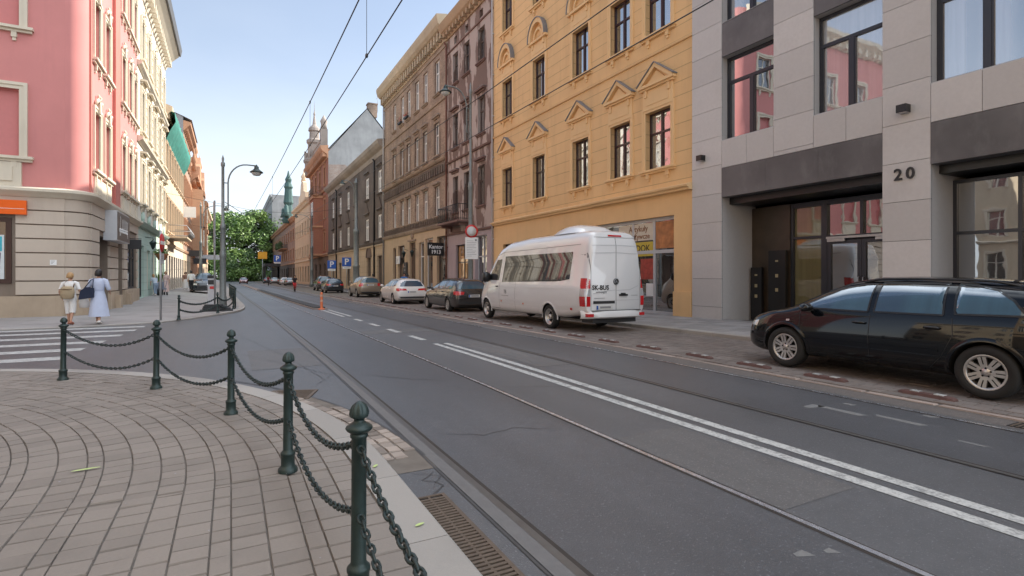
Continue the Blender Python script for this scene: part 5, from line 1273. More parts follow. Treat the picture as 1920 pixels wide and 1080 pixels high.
def do_bool(o, cutters):
    for c in cutters:
        md = o.modifiers.new('cut', 'BOOLEAN'); md.operation = 'DIFFERENCE'; md.object = c; md.solver = 'EXACT'
        try: md.material_mode = 'TRANSFER'
        except Exception: pass
    dg = bpy.context.evaluated_depsgraph_get(); me = bpy.data.meshes.new_from_object(o.evaluated_get(dg)); o.modifiers.clear(); o.data = me
    for c in cutters: bpy.data.objects.remove(c)
def inter(poly, x):
    zs = []
    for (a, p), (b, q) in zip(poly, poly[1:]+poly[:1]):
        if (a <= x < b) or (b <= x < a): zs.append(p+(q-p)*(x-a)/(b-a))
    return (min(zs), max(zs)) if len(zs) >= 2 else None
class Shell:
    def __init__(s, mb):
        s.bvh = BVHTree.FromPolygons([Vector(v) for v in mb.v], mb.f)
    def y(s, x, z):
        h = s.bvh.ray_cast(Vector((x, 3, z)), Vector((0, -1, 0)))[0]; return h.y if h else None
    def xr(s, y, z, rear=True):
        h = s.bvh.ray_cast(Vector((-6 if rear else 6, y, z)), Vector((1 if rear else -1, 0, 0)))[0]; return h.x if h else None
def side_patch(mb, sh, poly, off, sd, nx=14, nz=5):
    x0, x1 = min(p[0] for p in poly), max(p[0] for p in poly); rows = []
    for i in range(nx+1):
        x = x0+(x1-x0)*(.002+.996*i/nx); q = inter(poly, x)
        if not q: continue
        row = []; ok = True
        for j in range(nz+1):
            z = q[0]+(q[1]-q[0])*j/nz; y = sh.y(x, z)
            if y is None: ok = False; break
            row.append((x, sd*(y+off), z))
        if ok: rows.append(row)
    if len(rows) > 1: mb.smooth = True; mb.grid(rows, flip=(sd > 0)); mb.smooth = False
def end_patch(mb, sh, poly, off, rear, ny=14, nz=5):
    """poly in (y, z)"""
    y0, y1 = min(p[0] for p in poly), max(p[0] for p in poly); rows = []; s = -1 if rear else 1
    for i in range(ny+1):
        y = y0+(y1-y0)*(.002+.996*i/ny); q = inter(poly, y)
        if not q: continue
        row = []
        for j in range(nz+1):
            z = q[0]+(q[1]-q[0])*j/nz; x = sh.xr(y, z, rear); row.append(x)
        zz = [q[0]+(q[1]-q[0])*j/nz for j in range(nz+1)]
        if all(x is not None for x in row): rows.append([(x+s*off, y, z) for x, z in zip(row, zz)])
    if len(rows) > 1: mb.smooth = True; mb.grid(rows, flip=rear is False); mb.smooth = False
def seam(mb, sh, pts, sd, w=.006, off=.004):
    P = []
    for a, b in zip(pts, pts[1:]):
        n = max(2, int(math.hypot(b[0]-a[0], b[1]-a[1])/.06))
        P += [(a[0]+(b[0]-a[0])*i/n, a[1]+(b[1]-a[1])*i/n) for i in range(n)]
    P.append(pts[-1]); rows = []
    for i, p in enumerate(P):
        q, o = P[min(i+1, len(P)-1)], P[max(0, i-1)]; dx, dz = q[0]-o[0], q[1]-o[1]; l = math.hypot(dx, dz) or 1; r_ = []
        for s in (-1, 1):
            x, z = p[0]-dz/l*w*s, p[1]+dx/l*w*s; y = sh.y(x, z); r_.append(None if y is None else (x, sd*(y+off), z))
        if None not in r_: rows.append(r_)
    if len(rows) > 1: mb.grid(rows)
_wm = {}
def wheel(parent, x, y, r, w, sd, spokes=7, name='wheel', rimc='rim', steel=False):
    key = (r, w, spokes, rimc, steel)
    if key not in _wm:
        t = MB(); rr_ = r*.66
        t.lathe([(rr_, -w/2+.02), (rr_+.015, -w/2), (r*.9, -w/2), (r*.975, -w/2+.02), (r, -w/2+.05), (r, w/2-.05), (r*.975, w/2-.02), (r*.9, w/2), (rr_+.015, w/2), (rr_, w/2-.02)], 32, axis='y', cap=False)
        m = MB(); m.lathe([(rr_+.002, -w/2+.012), (rr_-.012, -w/2+.008), (rr_-.03, -w/2+.03), (rr_-.035, w/2-.03)], 32, axis='y', cap=False)
        m.lathe([(0, -w/2+.028), (r*.2, -w/2+.03), (r*.22, -w/2+.05), (r*.22, -w/2+.1)], 20, axis='y', cap=False)
        if steel:
            m.lathe([(r*.2, -w/2+.10), (r*.42, -w/2+.11), (r*.5, -w/2+.07), (rr_-.03, -w/2+.06)], 28, axis='y', cap=False)
            for k in range(9):
                a = 2*math.pi*k/9; m.mi = 1; m.lathe([(0, -w/2+.085), (.022, -w/2+.09)], 8, (math.cos(a)*r*.5, 0, math.sin(a)*r*.5), axis='y'); m.mi = 0
        else:
            for k in range(spokes):
                a = 2*math.pi*k/spokes
                for (r0, r1, w0, w1) in ((r*.16, rr_-.012, r*.105, r*.14),):
                    c, s = math.cos(a), math.sin(a); yy = -w/2+.022
                    P = [(c*r0-s*w0, yy+.006, s*r0+c*w0), (c*r1-s*w1, yy, s*r1+c*w1), (c*r1+s*w1, yy, s*r1-c*w1), (c*r0+s*w0, yy+.006, s*r0-c*w0)]
                    Q = [(p[0], p[1]+.035, p[2]) for p in P]; m.face(P[::-1])
                    for i in range(4): m.face([P[i], P[(i+1) % 4], Q[(i+1) % 4], Q[i]])
                    m.mi = 1; m.face([(c*r1*.97-s*.006, yy-.001, s*r1*.97+c*.006), (c*r1*.97+s*.006, yy-.001, s*r1*.97-c*.006), (c*r*.3+s*.006, yy+.003, s*r*.3-c*.006), (c*r*.3-s*.006, yy+.003, s*r*.3+c*.006)]); m.mi = 0
            for k in range(5):
                a = 2*math.pi*k/5+.3; m.mi = 1; m.lathe([(0, -w/2+.024), (.012, -w/2+.026)], 7, (math.cos(a)*r*.16, 0, math.sin(a)*r*.16), axis='y'); m.mi = 0
        m.mi = 1; m.lathe([(0, -w/2+.09), (rr_-.03, -w/2+.095)], 24, axis='y', cap=False); m.mi = 0
        _wm[key] = (t.mesh('tyre', M['rubber']), m.mesh('rim', [M[rimc], M['dark']]))
    t, m = _wm[key]
    e = empty(name, (x, y, r), 0 if sd < 0 else R(180), parent)
    link('tyre', t, e); link('rim', m, e); return e
M['dglass_seam'] = M['black']
def car(name, label, cat, loc, yaw, d, group=None):
    root = thing(name, label, cat, loc, R(90)+yaw, group)
    mb = body_mesh(d); sh = Shell(mb); P = d['paint']
    o = mb.build('body', [P, M['dark']], root, sharp=38)
    r = d['wr']; cut = []
    for wx in d['axles']:
        for sd in (1, -1):
            c = MB(); c.mi = 0; c.lathe([(r+.045, -.2), (r+.045, .2)], 28, axis='y', smooth=True); co = c.build('cutter', M['dark']); co.parent = root; co.location = (wx, sd*(d['W']/2-.02), r); cut.append(co)
    bpy.context.view_layer.update(); do_bool(o, cut)
    o.data.set_sharp_from_angle(angle=R(38))
    for wx in d['axles']:
        for sd in (1, -1): wheel(root, wx, sd*(d['W']/2-d.get('inset', .125)), r, d.get('tw', .2), 1 if sd > 0 else -1, d.get('spokes', 7), steel=d.get('steelwheel', False), rimc=d.get('rimc', 'rim'))
    # underbody and arch lips
    m = MB(); m.box(-d['L']/2+.25, d['L']/2-.25, -d['W']/2+.3, d['W']/2-.3, d['bot'][1][1]-.02, d['bot'][1][1]+.12); m.build('underbody', M['dark'], root)
    if d.get('lip'):
        for wx in d['axles']:
            for sd in (1, -1):
                m = MB(); rows = []
                for i in range(23):
                    a = R(-8)+R(196)*i/22; row = []
                    for q in (r+.046, r+.075, r+.095):
                        x, z = wx+math.cos(a)*q, r+math.sin(a)*q; y = sh.y(x, max(z, d['bot'][1][1]+.06)); row.append((x, sd*((y or d['W']/2)+(.012 if q < r+.09 else .002)), z))
                    rows.append(row)
                m.smooth = True; m.grid(rows, flip=sd > 0); m.build('wheel_arch', d.get('lipmat', P), root)
    for g in d.get('windows', []):
        for sd in (1, -1):
            m = MB(); side_patch(m, sh, g, .004, sd, 18, 6); m.build('window', d.get('glass', M['carglass']), root)
    if d.get('trim'):
        for sd in (1, -1):
            m = MB()
            for g in d['windows']: seam(m, sh, g+[g[0]], sd, .012, .006)
            m.build('window_trim', M['black'], root)
    for g in d.get('doors', []):
        for sd in (1, -1):
            m = MB(); seam(m, sh, g['line'], sd, .0045, .003); de = m.build('door', M['black'], root)
            if 'handle' in g:
                hx, hz = g['handle']; y = sh.y(hx, hz); m = MB(); m.tube([(hx-.09, sd*(y+.005), hz), (hx-.06, sd*(y+.035), hz+.005), (hx+.06, sd*(y+.035), hz+.005), (hx+.09, sd*(y+.005), hz)], [.012, .018, .018, .012], 8); m.build('handle', d.get('hmat', P), de)
    for g in d.get('strips', []):
        for sd in (1, -1):
            m = MB(); side_patch(m, sh, g['poly'], g.get('off', .012), sd, 24, 2); m.build(g['name'], g['mat'], root)
    for g in d.get('ends', []):
        for mir in ((1, -1) if g.get('mirror') else (1,)):
            m = MB(); pl = [(p[0]*mir, p[1]) for p in g['poly']]; end_patch(m, sh, pl, g.get('off', .005), g.get('rear', True), g.get('n', 14), 5); m.build(g['name'], g['mat'], root)
    for g in d.get('wraps', []):     # lamps that wrap round a corner: the side piece
        for sd in (1, -1):
            m = MB(); side_patch(m, sh, g['poly'], .006, sd, 8, 4); m.build(g['name'], g['mat'], root)
    if d.get('mirror'):
        mx, mz = d['mirror']; y = sh.y(mx, mz) or d['W']/2*.9
        for sd in (1, -1):
            m = MB(); ms = d.get('msize', 1); m.smooth = True
            m.lathe([(0, -.1*ms), (.055*ms, -.085*ms), (.08*ms, -.02*ms), (.08*ms, .06*ms), (.06*ms, .1*ms), (0, .105*ms)], 12, axis='y'); m.smooth = False
            mo = m.build('mirror', d.get('mmat', P), root, (mx, sd*(y+.13), mz+.05)); mo.scale = (1, 1, .8*d.get('mtall', 1))
            s_ = MB(); s_.box(-.03, .03, -.08, .08, -.03, .0); s_.build('stalk', M['black'], mo, (0, -sd*.08, -.04))
    if d.get('plate'):
        pz_, py = d['plate']; x = min(filter(None, [sh.xr(py+k, pz_) for k in (-.2, 0, .2)]))
        m = MB(); m.box(x-.016, x-.004, py-.26, py+.26, pz_-.056, pz_+.056); pl = m.build('number_plate', M['plate'], root); m = MB(); m.box(x-.018, x-.0165, py+.2, py+.255, pz_-.05, pz_+.05); m.build('band', M['blue'], pl); m = MB(); m.box(x-.018, x-.0165, py-.2, py+.14, pz_-.025, pz_+.028); m.build('smudge', M['grey'], pl)
    if d.get('rails'):
        for sd in (1, -1):
            m = MB(); a, b, yy = d['rails']; pts = []
            for i in range(9):
                x = a+(b-a)*i/8; h = sh.bvh.ray_cast(Vector((x, sd*yy, 3)), Vector((0, 0, -1)))[0]; pts.append((x, sd*yy, h.z+(.035 if 0 < i < 8 else 0)))
            m.tube(pts, .014, 6); m.build('roof_rail', d.get('railmat', M['black']), root)
    return root, sh
P_black = paint('black car paint', (.003, .004, .006), .0, .05, .02, .55, .25)
P_white = paint('white car paint', (.74, .73, .71), 0, .22, .15); P_van = paint('white van paint', (.76, .765, .775), 0, .25, .2)
P_dgrey = paint('dark grey car paint', (.045, .042, .042), .4, .25, .3); P_tan = paint('tan car paint', (.30, .25, .19), .5, .3, .2); P_navy = paint('dark navy car paint', (.02, .025, .035), .3, .2, .2); P_silver = paint('silver grey paint', (.28, .28, .28), .6, .3, .2); P_maroon = paint('dark red paint', (.15, .05, .05), .2, .3, .2)
# ---- black estate car, side on, in the foreground
hl = 2.143
d = dict(L=4.286, W=1.765, wr=.318, axles=(-1.30, 1.278), paint=P_black, n=3.7, tumble=.27, inset=.11, tw=.21, spokes=7, lip=True,
  top=[(-hl, .72), (-2.08, .95), (-2.0, 1.02), (-1.95, 1.06), (-1.72, 1.33), (-1.6, 1.385), (-1.0, 1.435), (-.3, 1.455), (.1, 1.445), (.45, 1.39), (.75, 1.27), (1.2, 1.02), (1.32, .965), (1.7, .885), (1.95, .80), (2.08, .70), (hl, .58)],
  belt=[(-hl, .68), (-2.0, .93), (-1.5, .945), (-.5, .93), (.6, .90), (1.1, .875), (1.5, .83), (1.9, .72), (hl, .55)],
  bot=[(-hl, .36), (-1.9, .21), (1.8, .2), (hl, .27)], wid=[(-hl, .70), (-2.0, .82), (-1.6, .875), (-.5, .883), (1.0, .883), (1.6, .865), (1.9, .80), (2.08, .68), (hl, .58)],
  windows=[[(.04, .955), (.04, 1.345), (.25, 1.33), (.52, 1.255), (.95, 1.03), (1.03, .965)], [(-.86, .965), (-.82, 1.365), (-.04, 1.36), (-.04, .96)], [(-1.66, 1.0), (-1.52, 1.17), (-1.34, 1.29), (-1.1, 1.345), (-.93, 1.36), (-.98, .985)]], trim=True,
  doors=[dict(line=[(1.04, .93), (1.02, .6), (.93, .30), (-.0, .285), (0.0, .93)], handle=(.13, .80)), dict(line=[(-.015, .285), (-.72, .285), (-.86, .45), (-.98, .72), (-.96, .94)], handle=(-.76, .80))],
  strips=[dict(name='side_moulding', poly=[(-.83, .495), (-.83, .53), (.93, .505), (.93, .47)], mat=P_black, off=.010), dict(name='sill', poly=[(-.9, .21), (-.9, .3), (.9, .29), (.9, .2)], mat=P_black, off=.006), dict(name='side_lamp', poly=[(1.2, .745), (1.2, .775), (1.26, .77), (1.26, .742)], mat=M['lens'], off=.008)],
  ends=[dict(name='windshield', poly=[(-.62, 1.03), (-.5, 1.36), (.5, 1.36), (.62, 1.03)], mat=M['carglass'], rear=False), dict(name='rear_window', poly=[(-.6, 1.06), (-.5, 1.34), (.5, 1.34), (.6, 1.06)], mat=M['carglass']),
    dict(name='tail_light', poly=[(.45, .76), (.45, .92), (.76, .93), (.78, .76)], mat=M['tail'], mirror=True), dict(name='headlight', poly=[(.38, .6), (.38, .7), (.6, .72), (.66, .63)], mat=M['lens'], rear=False, mirror=True), dict(name='grille', poly=[(-.28, .3), (-.32, .66), (.32, .66), (.28, .3)], mat=M['dplastic'], rear=False)],
  wraps=[dict(name='headlight', poly=[(1.82, .62), (1.80, .72), (1.95, .69), (2.02, .62)], mat=M['lens']), dict(name='tail_light', poly=[(-2.06, .78), (-2.06, .92), (-1.86, .92), (-1.9, .78)], mat=M['tail'])],
  mirror=(.86, .93), plate=(.62, 0), rails=(-1.5, .25, .5))
car('parked_estate_car', 'glossy black estate car parked before the number 20 entrance, seen side on', 'car', (8.75, 4.27, gz(8, 4)+.03), 0, d, 'cars parked on the right')
# ---- white minibus
hl = 3.55
van = dict(L=7.1, W=1.99, wr=.345, axles=(-1.72, 2.6), paint=P_van, n=5.5, tumble=.13, inset=.13, tw=.2, lip=True, steelwheel=True, round=.07, endsoft=.03,
  top=[(-hl, 2.2), (-3.5, 2.62), (-3.42, 2.70), (-3.0, 2.735), (0, 2.73), (1.3, 2.66), (1.9, 2.50), (2.3, 2.2), (2.75, 1.65), (3.0, 1.36), (3.35, 1.14), (3.48, .95), (hl, .75)],
  belt=[(-hl, 1.2), (-3.3, 1.35), (1.6, 1.35), (2.4, 1.28), (2.9, 1.1), (3.3, .95), (hl, .65)], bot=[(-hl, .52), (-2.4, .36), (1.8, .3), (3.3, .27), (hl, .34)],
  wid=[(-hl, .965), (-3.4, .985), (-3.0, .995), (1.8, .995), (2.6, .98), (3.1, .93), (3.4, .82), (hl, .66)],
  windows=[[(-2.75, 1.42), (-2.75, 2.16), (1.38, 2.16), (1.38, 1.30), (-2.2, 1.36)], [(1.62, 1.36), (1.62, 2.08), (2.02, 2.05), (2.5, 1.5), (2.5, 1.36)]], glass=M['vanglass'],
  doors=[dict(line=[(1.5, .42), (1.5, 2.3), (2.0, 2.2), (2.55, 1.5), (2.55, 1.0), (2.2, .42), (1.5, .42)], handle=(1.7, 1.15)), dict(line=[(.35, .45), (.35, 1.3)])], hmat=M['black'],
  strips=[dict(name='waist_crease', poly=[(-3.0, 1.16), (-3.0, 1.185), (1.45, 1.155), (1.45, 1.13)], mat=P_van, off=.008), dict(name='rub_strip', poly=[(-1.25, .70), (-1.25, .73), (2.1, .76), (2.1, .73)], mat=P_van, off=.014), dict(name='rub_strip', poly=[(-3.25, .72), (-3.25, .75), (-2.2, .70), (-2.2, .67)], mat=P_van, off=.014), dict(name='roof_crease', poly=[(-3.1, 2.34), (-3.1, 2.355), (1.6, 2.31), (1.6, 2.295)], mat=M['grey'], off=.004),
    dict(name='side_reflector', poly=[(-2.95, .6), (-2.95, .66), (-2.85, .66), (-2.85, .6)], mat=M['tail'], off=.01), dict(name='side_reflector', poly=[(-.25, .62), (-.25, .67), (-.17, .67), (-.17, .62)], mat=M['delin'], off=.01), dict(name='side_reflector', poly=[(1.3, .64), (1.3, .69), (1.38, .69), (1.38, .64)], mat=M['delin'], off=.01)],
  ends=[dict(name='windshield', poly=[(-.85, 1.42), (-.75, 2.2), (.75, 2.2), (.85, 1.42)], mat=M['carglass'], rear=False), dict(name='grille', poly=[(-.45, .7), (-.5, 1.0), (.5, 1.0), (.45, .7)], mat=M['dplastic'], rear=False), dict(name='headlight', poly=[(.5, .78), (.5, .98), (.74, 1.05), (.78, .85)], mat=M['lens'], rear=False, mirror=True),
    dict(name='tail_light', poly=[(.82, 1.18), (.82, 1.42), (.93, 1.42), (.94, 1.18)], mat=M['tail'], mirror=True, n=6), dict(name='tail_light', poly=[(.82, .72), (.82, .98), (.935, .98), (.935, .72)], mat=M['tail'], mirror=True, n=6), dict(name='reverse_light', poly=[(.82, .99), (.82, 1.17), (.935, 1.17), (.935, .99)], mat=M['lens'], mirror=True, n=6),
    dict(name='plate_recess', poly=[(.05, .79), (.05, .86), (.74, .86), (.74, .79)], mat=M['dplastic'], off=.02), dict(name='brake_light', poly=[(-.22, 2.545), (-.22, 2.59), (.22, 2.59), (.22, 2.545)], mat=M['tail'], off=.012)],
  wraps=[dict(name='tail_light', poly=[(-3.5, 1.18), (-3.5, 1.45), (-3.26, 1.45), (-3.3, 1.18)], mat=M['tail']), dict(name='tail_light', poly=[(-3.52, .72), (-3.52, .98), (-3.3, .98), (-3.3, .72)], mat=M['tail']), dict(name='reverse_light', poly=[(-3.52, .99), (-3.52, 1.17), (-3.3, 1.17), (-3.3, .99)], mat=M['lens'])],
  mirror=(2.45, 1.42), msize=1.5, mtall=1.9, mmat=M['black'], plate=(.69, .38))
VX_, VY_ = 9.02, 11.15+hl
vr, sh = car('minibus', 'white high roof minibus with tinted side windows parked before the yellow building', 'minibus', (VX_, VY_, gz(8, 14)+.02), R(-.8), van)
def rear_line(name, pts, mat, w=.006, off=.006):
    m = MB(); rows = []; Q = []
    for a, b in zip(pts, pts[1:]):
        n = max(2, int(math.hypot(b[0]-a[0], b[1]-a[1])/.07)); Q += [(a[0]+(b[0]-a[0])*i/n, a[1]+(b[1]-a[1])*i/n) for i in range(n)]
    Q.append(pts[-1])
    for i, p in enumerate(Q):
        q, o = Q[min(i+1, len(Q)-1)], Q[max(0, i-1)]; dx, dz = q[0]-o[0], q[1]-o[1]; l = math.hypot(dx, dz) or 1; r_ = []
        for s in (-1, 1):
            y, z = p[0]-dz/l*w*s, p[1]+dx/l*w*s; x = sh.xr(y, z); r_.append(None if x is None else (x-off, y, z))
        if None not in r_: rows.append(r_)
    m.grid(rows); return m.build(name, mat, vr)
rear_line('rear_door', [(.80, .62), (.80, 2.4), (.72, 2.52), (-.72, 2.52), (-.80, 2.4), (-.80, .62), (-.7, .56), (.7, .56), (.80, .62)], M['grey'], .007)
rear_line('door_gap', [(0, .57), (0, 2.52)], M['black'], .006)
for z, c in ((2.32, .008), (2.12, .008)): rear_line('door_crease', [(-.74, z-.02), (0, z), (.74, z-.02)], M['lgrey'], c)
rear_line('door_crease', [(.74, 1.05), (.3, 1.12), (0, 1.14)], M['lgrey'], .008); rear_line('door_crease', [(-.74, 1.25), (-.45, 1.14), (0, 1.13)], M['lgrey'], .008); rear_line('door_crease', [(-.78, .87), (.05, .87)], M['lgrey'], .006)
m = MB(); x = sh.xr(.0, 1.36); m.lathe([(0, x-.03), (.085, x-.025), (.09, x-.005)], 18, (0, 0, 0), axis='x'); e = m.build('emblem', M['black'], vr, (0, 0, 1.36))
m = MB()
for k in range(3):
    a = math.pi/2+k*2*math.pi/3; m.face([(x-.033, .012*math.sin(a), 1.36-.012*math.cos(a)), (x-.033, .066*math.cos(a), 1.36+.066*math.sin(a)), (x-.033, -.012*math.sin(a), 1.36+.012*math.cos(a))])
m.tube([(x-.03, .075*math.cos(t), 1.36+.075*math.sin(t)) for t in [2*math.pi*i/18 for i in range(19)]], .007, 5); m.build('emblem_star', M['steel'], vr)
m = MB(); x = sh.xr(-.25, 1.0); m.box(x-.05, x-.005, -.36, -.1, .985, 1.03); m.box(x-.03, x-.004, -.3, -.16, 1.032, 1.06); m.build('rear_handle', M['black'], vr)
x = sh.xr(.5, 1.2); text('lettering', 'SK-BUS', .17, M['black'], vr, (x-.008, .50, 1.2), (R(90), 0, R(-90)), .002, bold=.004); text('lettering', 'WYNAJEM', .075, M['grey'], vr, (x-.01, .48, 1.08), (R(90), 0, R(-90)), .002)
x = sh.xr(.5, .9); m = MB(); m.box(x-.008, x-.002, .36, .7, .925, .94); m.box(x-.008, x-.002, -.72, -.5, .985, 1.0); m.build('model_badge', M['steel'], vr)
yv = sh.y(1.05, .98)
text('lettering', 'TB', .18, M['grey'], vr, (1.05, yv+.006, .98), (R(90), 0, R(180)), .002)
m = MB(); m.box(.8, 1.3, yv+.003, yv+.007, .85, .865); m.build('side_script', M['grey'], vr)
m = MB(); m.smooth = True; rows = []
for i in range(13):
    t = i/12; x = -2.9+1.75*t; k = math.sin(math.pi*min(1, max(0, t)))**.45; rows.append([(x, y*.62*(.75+.25*k), 2.70+.26*k*(1-abs(y)**4)) for y in [-1+2*j/10 for j in range(11)]])
m.grid(rows); m.smooth = False; m.build('roof_unit', P_van, vr)
m = MB(); m.smooth = True; rows = []
for i in range(17):
    a = -1+2*i/16; y = a*.99; x = -3.66+.17*abs(a)**3.5+(.12 if abs(a) > .99 else 0)
    rows.append([(-3.3, y, .40), (x+.05, y, .40), (x, y, .44), (x, y, .55), (x+.03, y, .60), (-3.3, y, .62)])
m.grid(rows, flip=True); m.smooth = False; bo = m.build('rear_bumper', P_van, vr, sharp=50)
m = MB(); m.box(-3.5, -3.0, -.7, .7, .28, .40); m.build('underrun_bar', M['dplastic'], vr)
m = MB()
for s in (-1, 1): m.box(-3.60, -3.4, s*.74, s*.92, .455, .535)
m.build('fog_light', M['tail'], vr)
m = MB(); m.box(-3.625, -3.5, -.78, .78, .601, .615); m.build('step_pad', M['dplastic'], vr)
# ---- other cars parked along the right, rear towards the viewer
def hatch(L, W, H, paint_, tail='wrap', suv=False, **kw):
    h = L/2; z = lambda q: q*H; b = .25 if suv else .2
    dd = dict(L=L, W=W, wr=.335 if suv else .315, axles=(-h+.92, h-.9), paint=paint_, n=3.5, tumble=.28, inset=.12, tw=.21, spokes=kw.get('spokes', 10), lip=suv, lipmat=M['dplastic'],
      top=[(-h, z(.52)), (-h+.05, z(.66)), (-h+.12, z(.70)), (-h+.4, z(.92)), (-h+.6, z(.965)), (-h+1.4, z(1.0)), (0, z(.995)), (h-1.95, z(.9)), (h-1.25, z(.68)), (h-.5, z(.6)), (h-.12, z(.5)), (h, z(.4))],
      belt=[(-h, z(.48)), (-h+.15, z(.645)), (-h+1, z(.655)), (0, z(.64)), (h-1.2, z(.605)), (h-.4, z(.53)), (h, z(.36))], bot=[(-h, .33+b-.2), (-h+.3, b), (h-.3, b), (h, .28)],
      wid=[(-h, W*.42), (-h+.18, W*.47), (-h+.6, W*.497), (h-.8, W*.497), (h-.3, W*.44), (h, W*.33)],
      windows=[[(.05, z(.675)), (.05, z(.93)), (.3, z(.92)), (h-1.65, z(.82)), (h-1.15, z(.68))], [(-.85, z(.68)), (-.82, z(.945)), (-.03, z(.94)), (-.03, z(.675))], [(-h+.55, z(.7)), (-h+.75, z(.9)), (-.95, z(.94)), (-.98, z(.685))]], trim=True,
      doors=[dict(line=[(h-1.15, z(.64)), (h-1.3, .32), (0, .32), (0, z(.64))], handle=(.15, z(.58))), dict(line=[(0, .32), (-.75, .32), (-.95, z(.5)), (-.95, z(.64))], handle=(-.75, z(.59)))],
      ends=[dict(name='windshield', poly=[(-W*.36, z(.7)), (-W*.3, z(.93)), (W*.3, z(.93)), (W*.36, z(.7))], mat=M['carglass'], rear=False), dict(name='rear_window', poly=[(-W*.37, z(.685)), (-W*.335, z(.9)), (W*.335, z(.9)), (W*.37, z(.685))], mat=M['carglass']),
        dict(name='tail_light', poly=kw.get('tl', [(W*.25, z(.52)), (W*.24, z(.6)), (W*.43, z(.62)), (W*.44, z(.5))]), mat=M['tail'], mirror=True, n=8), dict(name='headlight', poly=[(W*.2, z(.4)), (W*.2, z(.46)), (W*.34, z(.48)), (W*.36, z(.42))], mat=M['lens'], rear=False, mirror=True), dict(name='grille', poly=[(-W*.2, .35), (-W*.22, z(.42)), (W*.22, z(.42)), (W*.2, .35)], mat=M['dplastic'], rear=False),
        dict(name='bumper_trim', poly=[(-W*.4, .36), (-W*.41, .46), (W*.41, .46), (W*.4, .36)], mat=M['dplastic'], off=.012)],
      wraps=[dict(name='tail_light', poly=[(-h+.03, z(.5)), (-h+.06, z(.62)), (-h+.34, z(.615)), (-h+.26, z(.53))], mat=M['tail'])], mirror=(h-1.3, z(.66)), plate=(z(kw.get('pz', .48)), 0))
    dd.update({k: v for k, v in kw.items() if k in dd or k in ('rails', 'railmat', 'strips', 'hmat', 'mmat')}); return dd
def park(name, label, cat, u, v, dd, yaw=0, group='cars parked on the right', lift=.02): return car(name, label, cat, (u, v+dd['L']/2, gz(u, v+2)+lift), yaw, dd, group)
park('parked_estate_car', 'dark grey estate car parked just ahead of the white minibus', 'car', 9.28, 21.0, hatch(4.75, 1.82, 1.48, P_dgrey, rails=(-1.9, .2, .55)), R(-1))
park('parked_estate_car', 'white estate car with a tinted rear window and wide red tail lights', 'car', 9.15, 29.4, hatch(4.7, 1.85, 1.50, P_white, spokes=5, strips=[], rails=(-1.9, .2, .6), railmat=M['white'], tl=[(.3, .80), (.32, .9), (.80, .93), (.82, .8)]), R(-1))
park('parked_suv', 'tan off roader with dark lower bumper behind the white estate car', 'car', 9.6, 41.8, hatch(4.4, 1.85, 1.70, P_tan, suv=True, tl=[(.55, .9), (.55, 1.12), (.78, 1.14), (.8, .9)], pz=.58))
park('parked_hatchback', 'small black hatchback between the tan off roader and a dark off roader', 'car', 9.1, 54.5, hatch(4.1, 1.78, 1.5, P_navy))
park('parked_suv', 'dark brown off roader parked next to the small black hatchback', 'car', 9.6, 63.5, hatch(4.5, 1.88, 1.75, P_dgrey, suv=True))
park('parked_hatchback', 'grey saloon car far down the right side beyond the red cyclist', 'car', 9.6, 104, hatch(4.4, 1.8, 1.5, P_silver))
park('parked_hatchback', 'pale car farthest down the row past the grey saloon', 'car', 9.4, 113, hatch(4.2, 1.8, 1.5, P_white))
park('moving_car', 'dark red car coming up the far end of the street by the tree', 'car', 2.6, 137, hatch(4.3, 1.8, 1.5, P_maroon), R(180), 'distant cars')
park('parked_people_carrier', 'dark people carrier facing the viewer on the left pavement behind the lamp post', 'car', -2.25, 54.4, hatch(4.6, 1.9, 1.85, P_navy, suv=True), R(180), 'distant cars', .1)
for i, (u, v, p, lab) in enumerate(((8.6, 128, P_silver, 'tiny silver car at the far end of the right parking row'), (7.9, 142, P_navy, 'tiny dark car last at the far end of the right parking row'))):
    park('parked_hatchback', lab, 'car', u, v, hatch(4.2, 1.8, 1.5, p), 0, 'distant cars')
# ================================================================== bollards and chains
CHAINK = 0
def bollard_mesh():
    m = MB()
    m.lathe([(.066, 0), (.066, .022), (.060, .030), (.050, .042), (.046, .05), (.046, .118), (.05, .122), (.05, .136), (.046, .142), (.037, .15), (.0335, .16), (.032, .40), (.032, .695), (.038, .70), (.038, .71), (.034, .716)], 24, cap=False)
    m.lathe([(.034, .716), (.052, .728), (.058, .738), (.055, .746), (.040, .757), (.024, .766), (.021, .776), (.03, .783), (.038, .787)], 24, cap=False)
    m.lathe([(.038, .787, 0), (.0405, .795, .03), (.040, .806, .06), (.036, .823, .07), (.028, .838, .07), (.017, .848, .05), (.008, .853, 0), (.0, .856, 0)], 48, cap=False)
    return m.mesh('bollard', M['iron'])
BM = bollard_mesh()
def bollard(p, lab, group, s=1.0):
    o = link('bollard', BM, None, p); o.scale = (s,)*3; o.rotation_euler = (R(random.uniform(-.6, .6)), R(random.uniform(-.6, .6)), random.random()); return tag(o, lab, 'bollard', group)
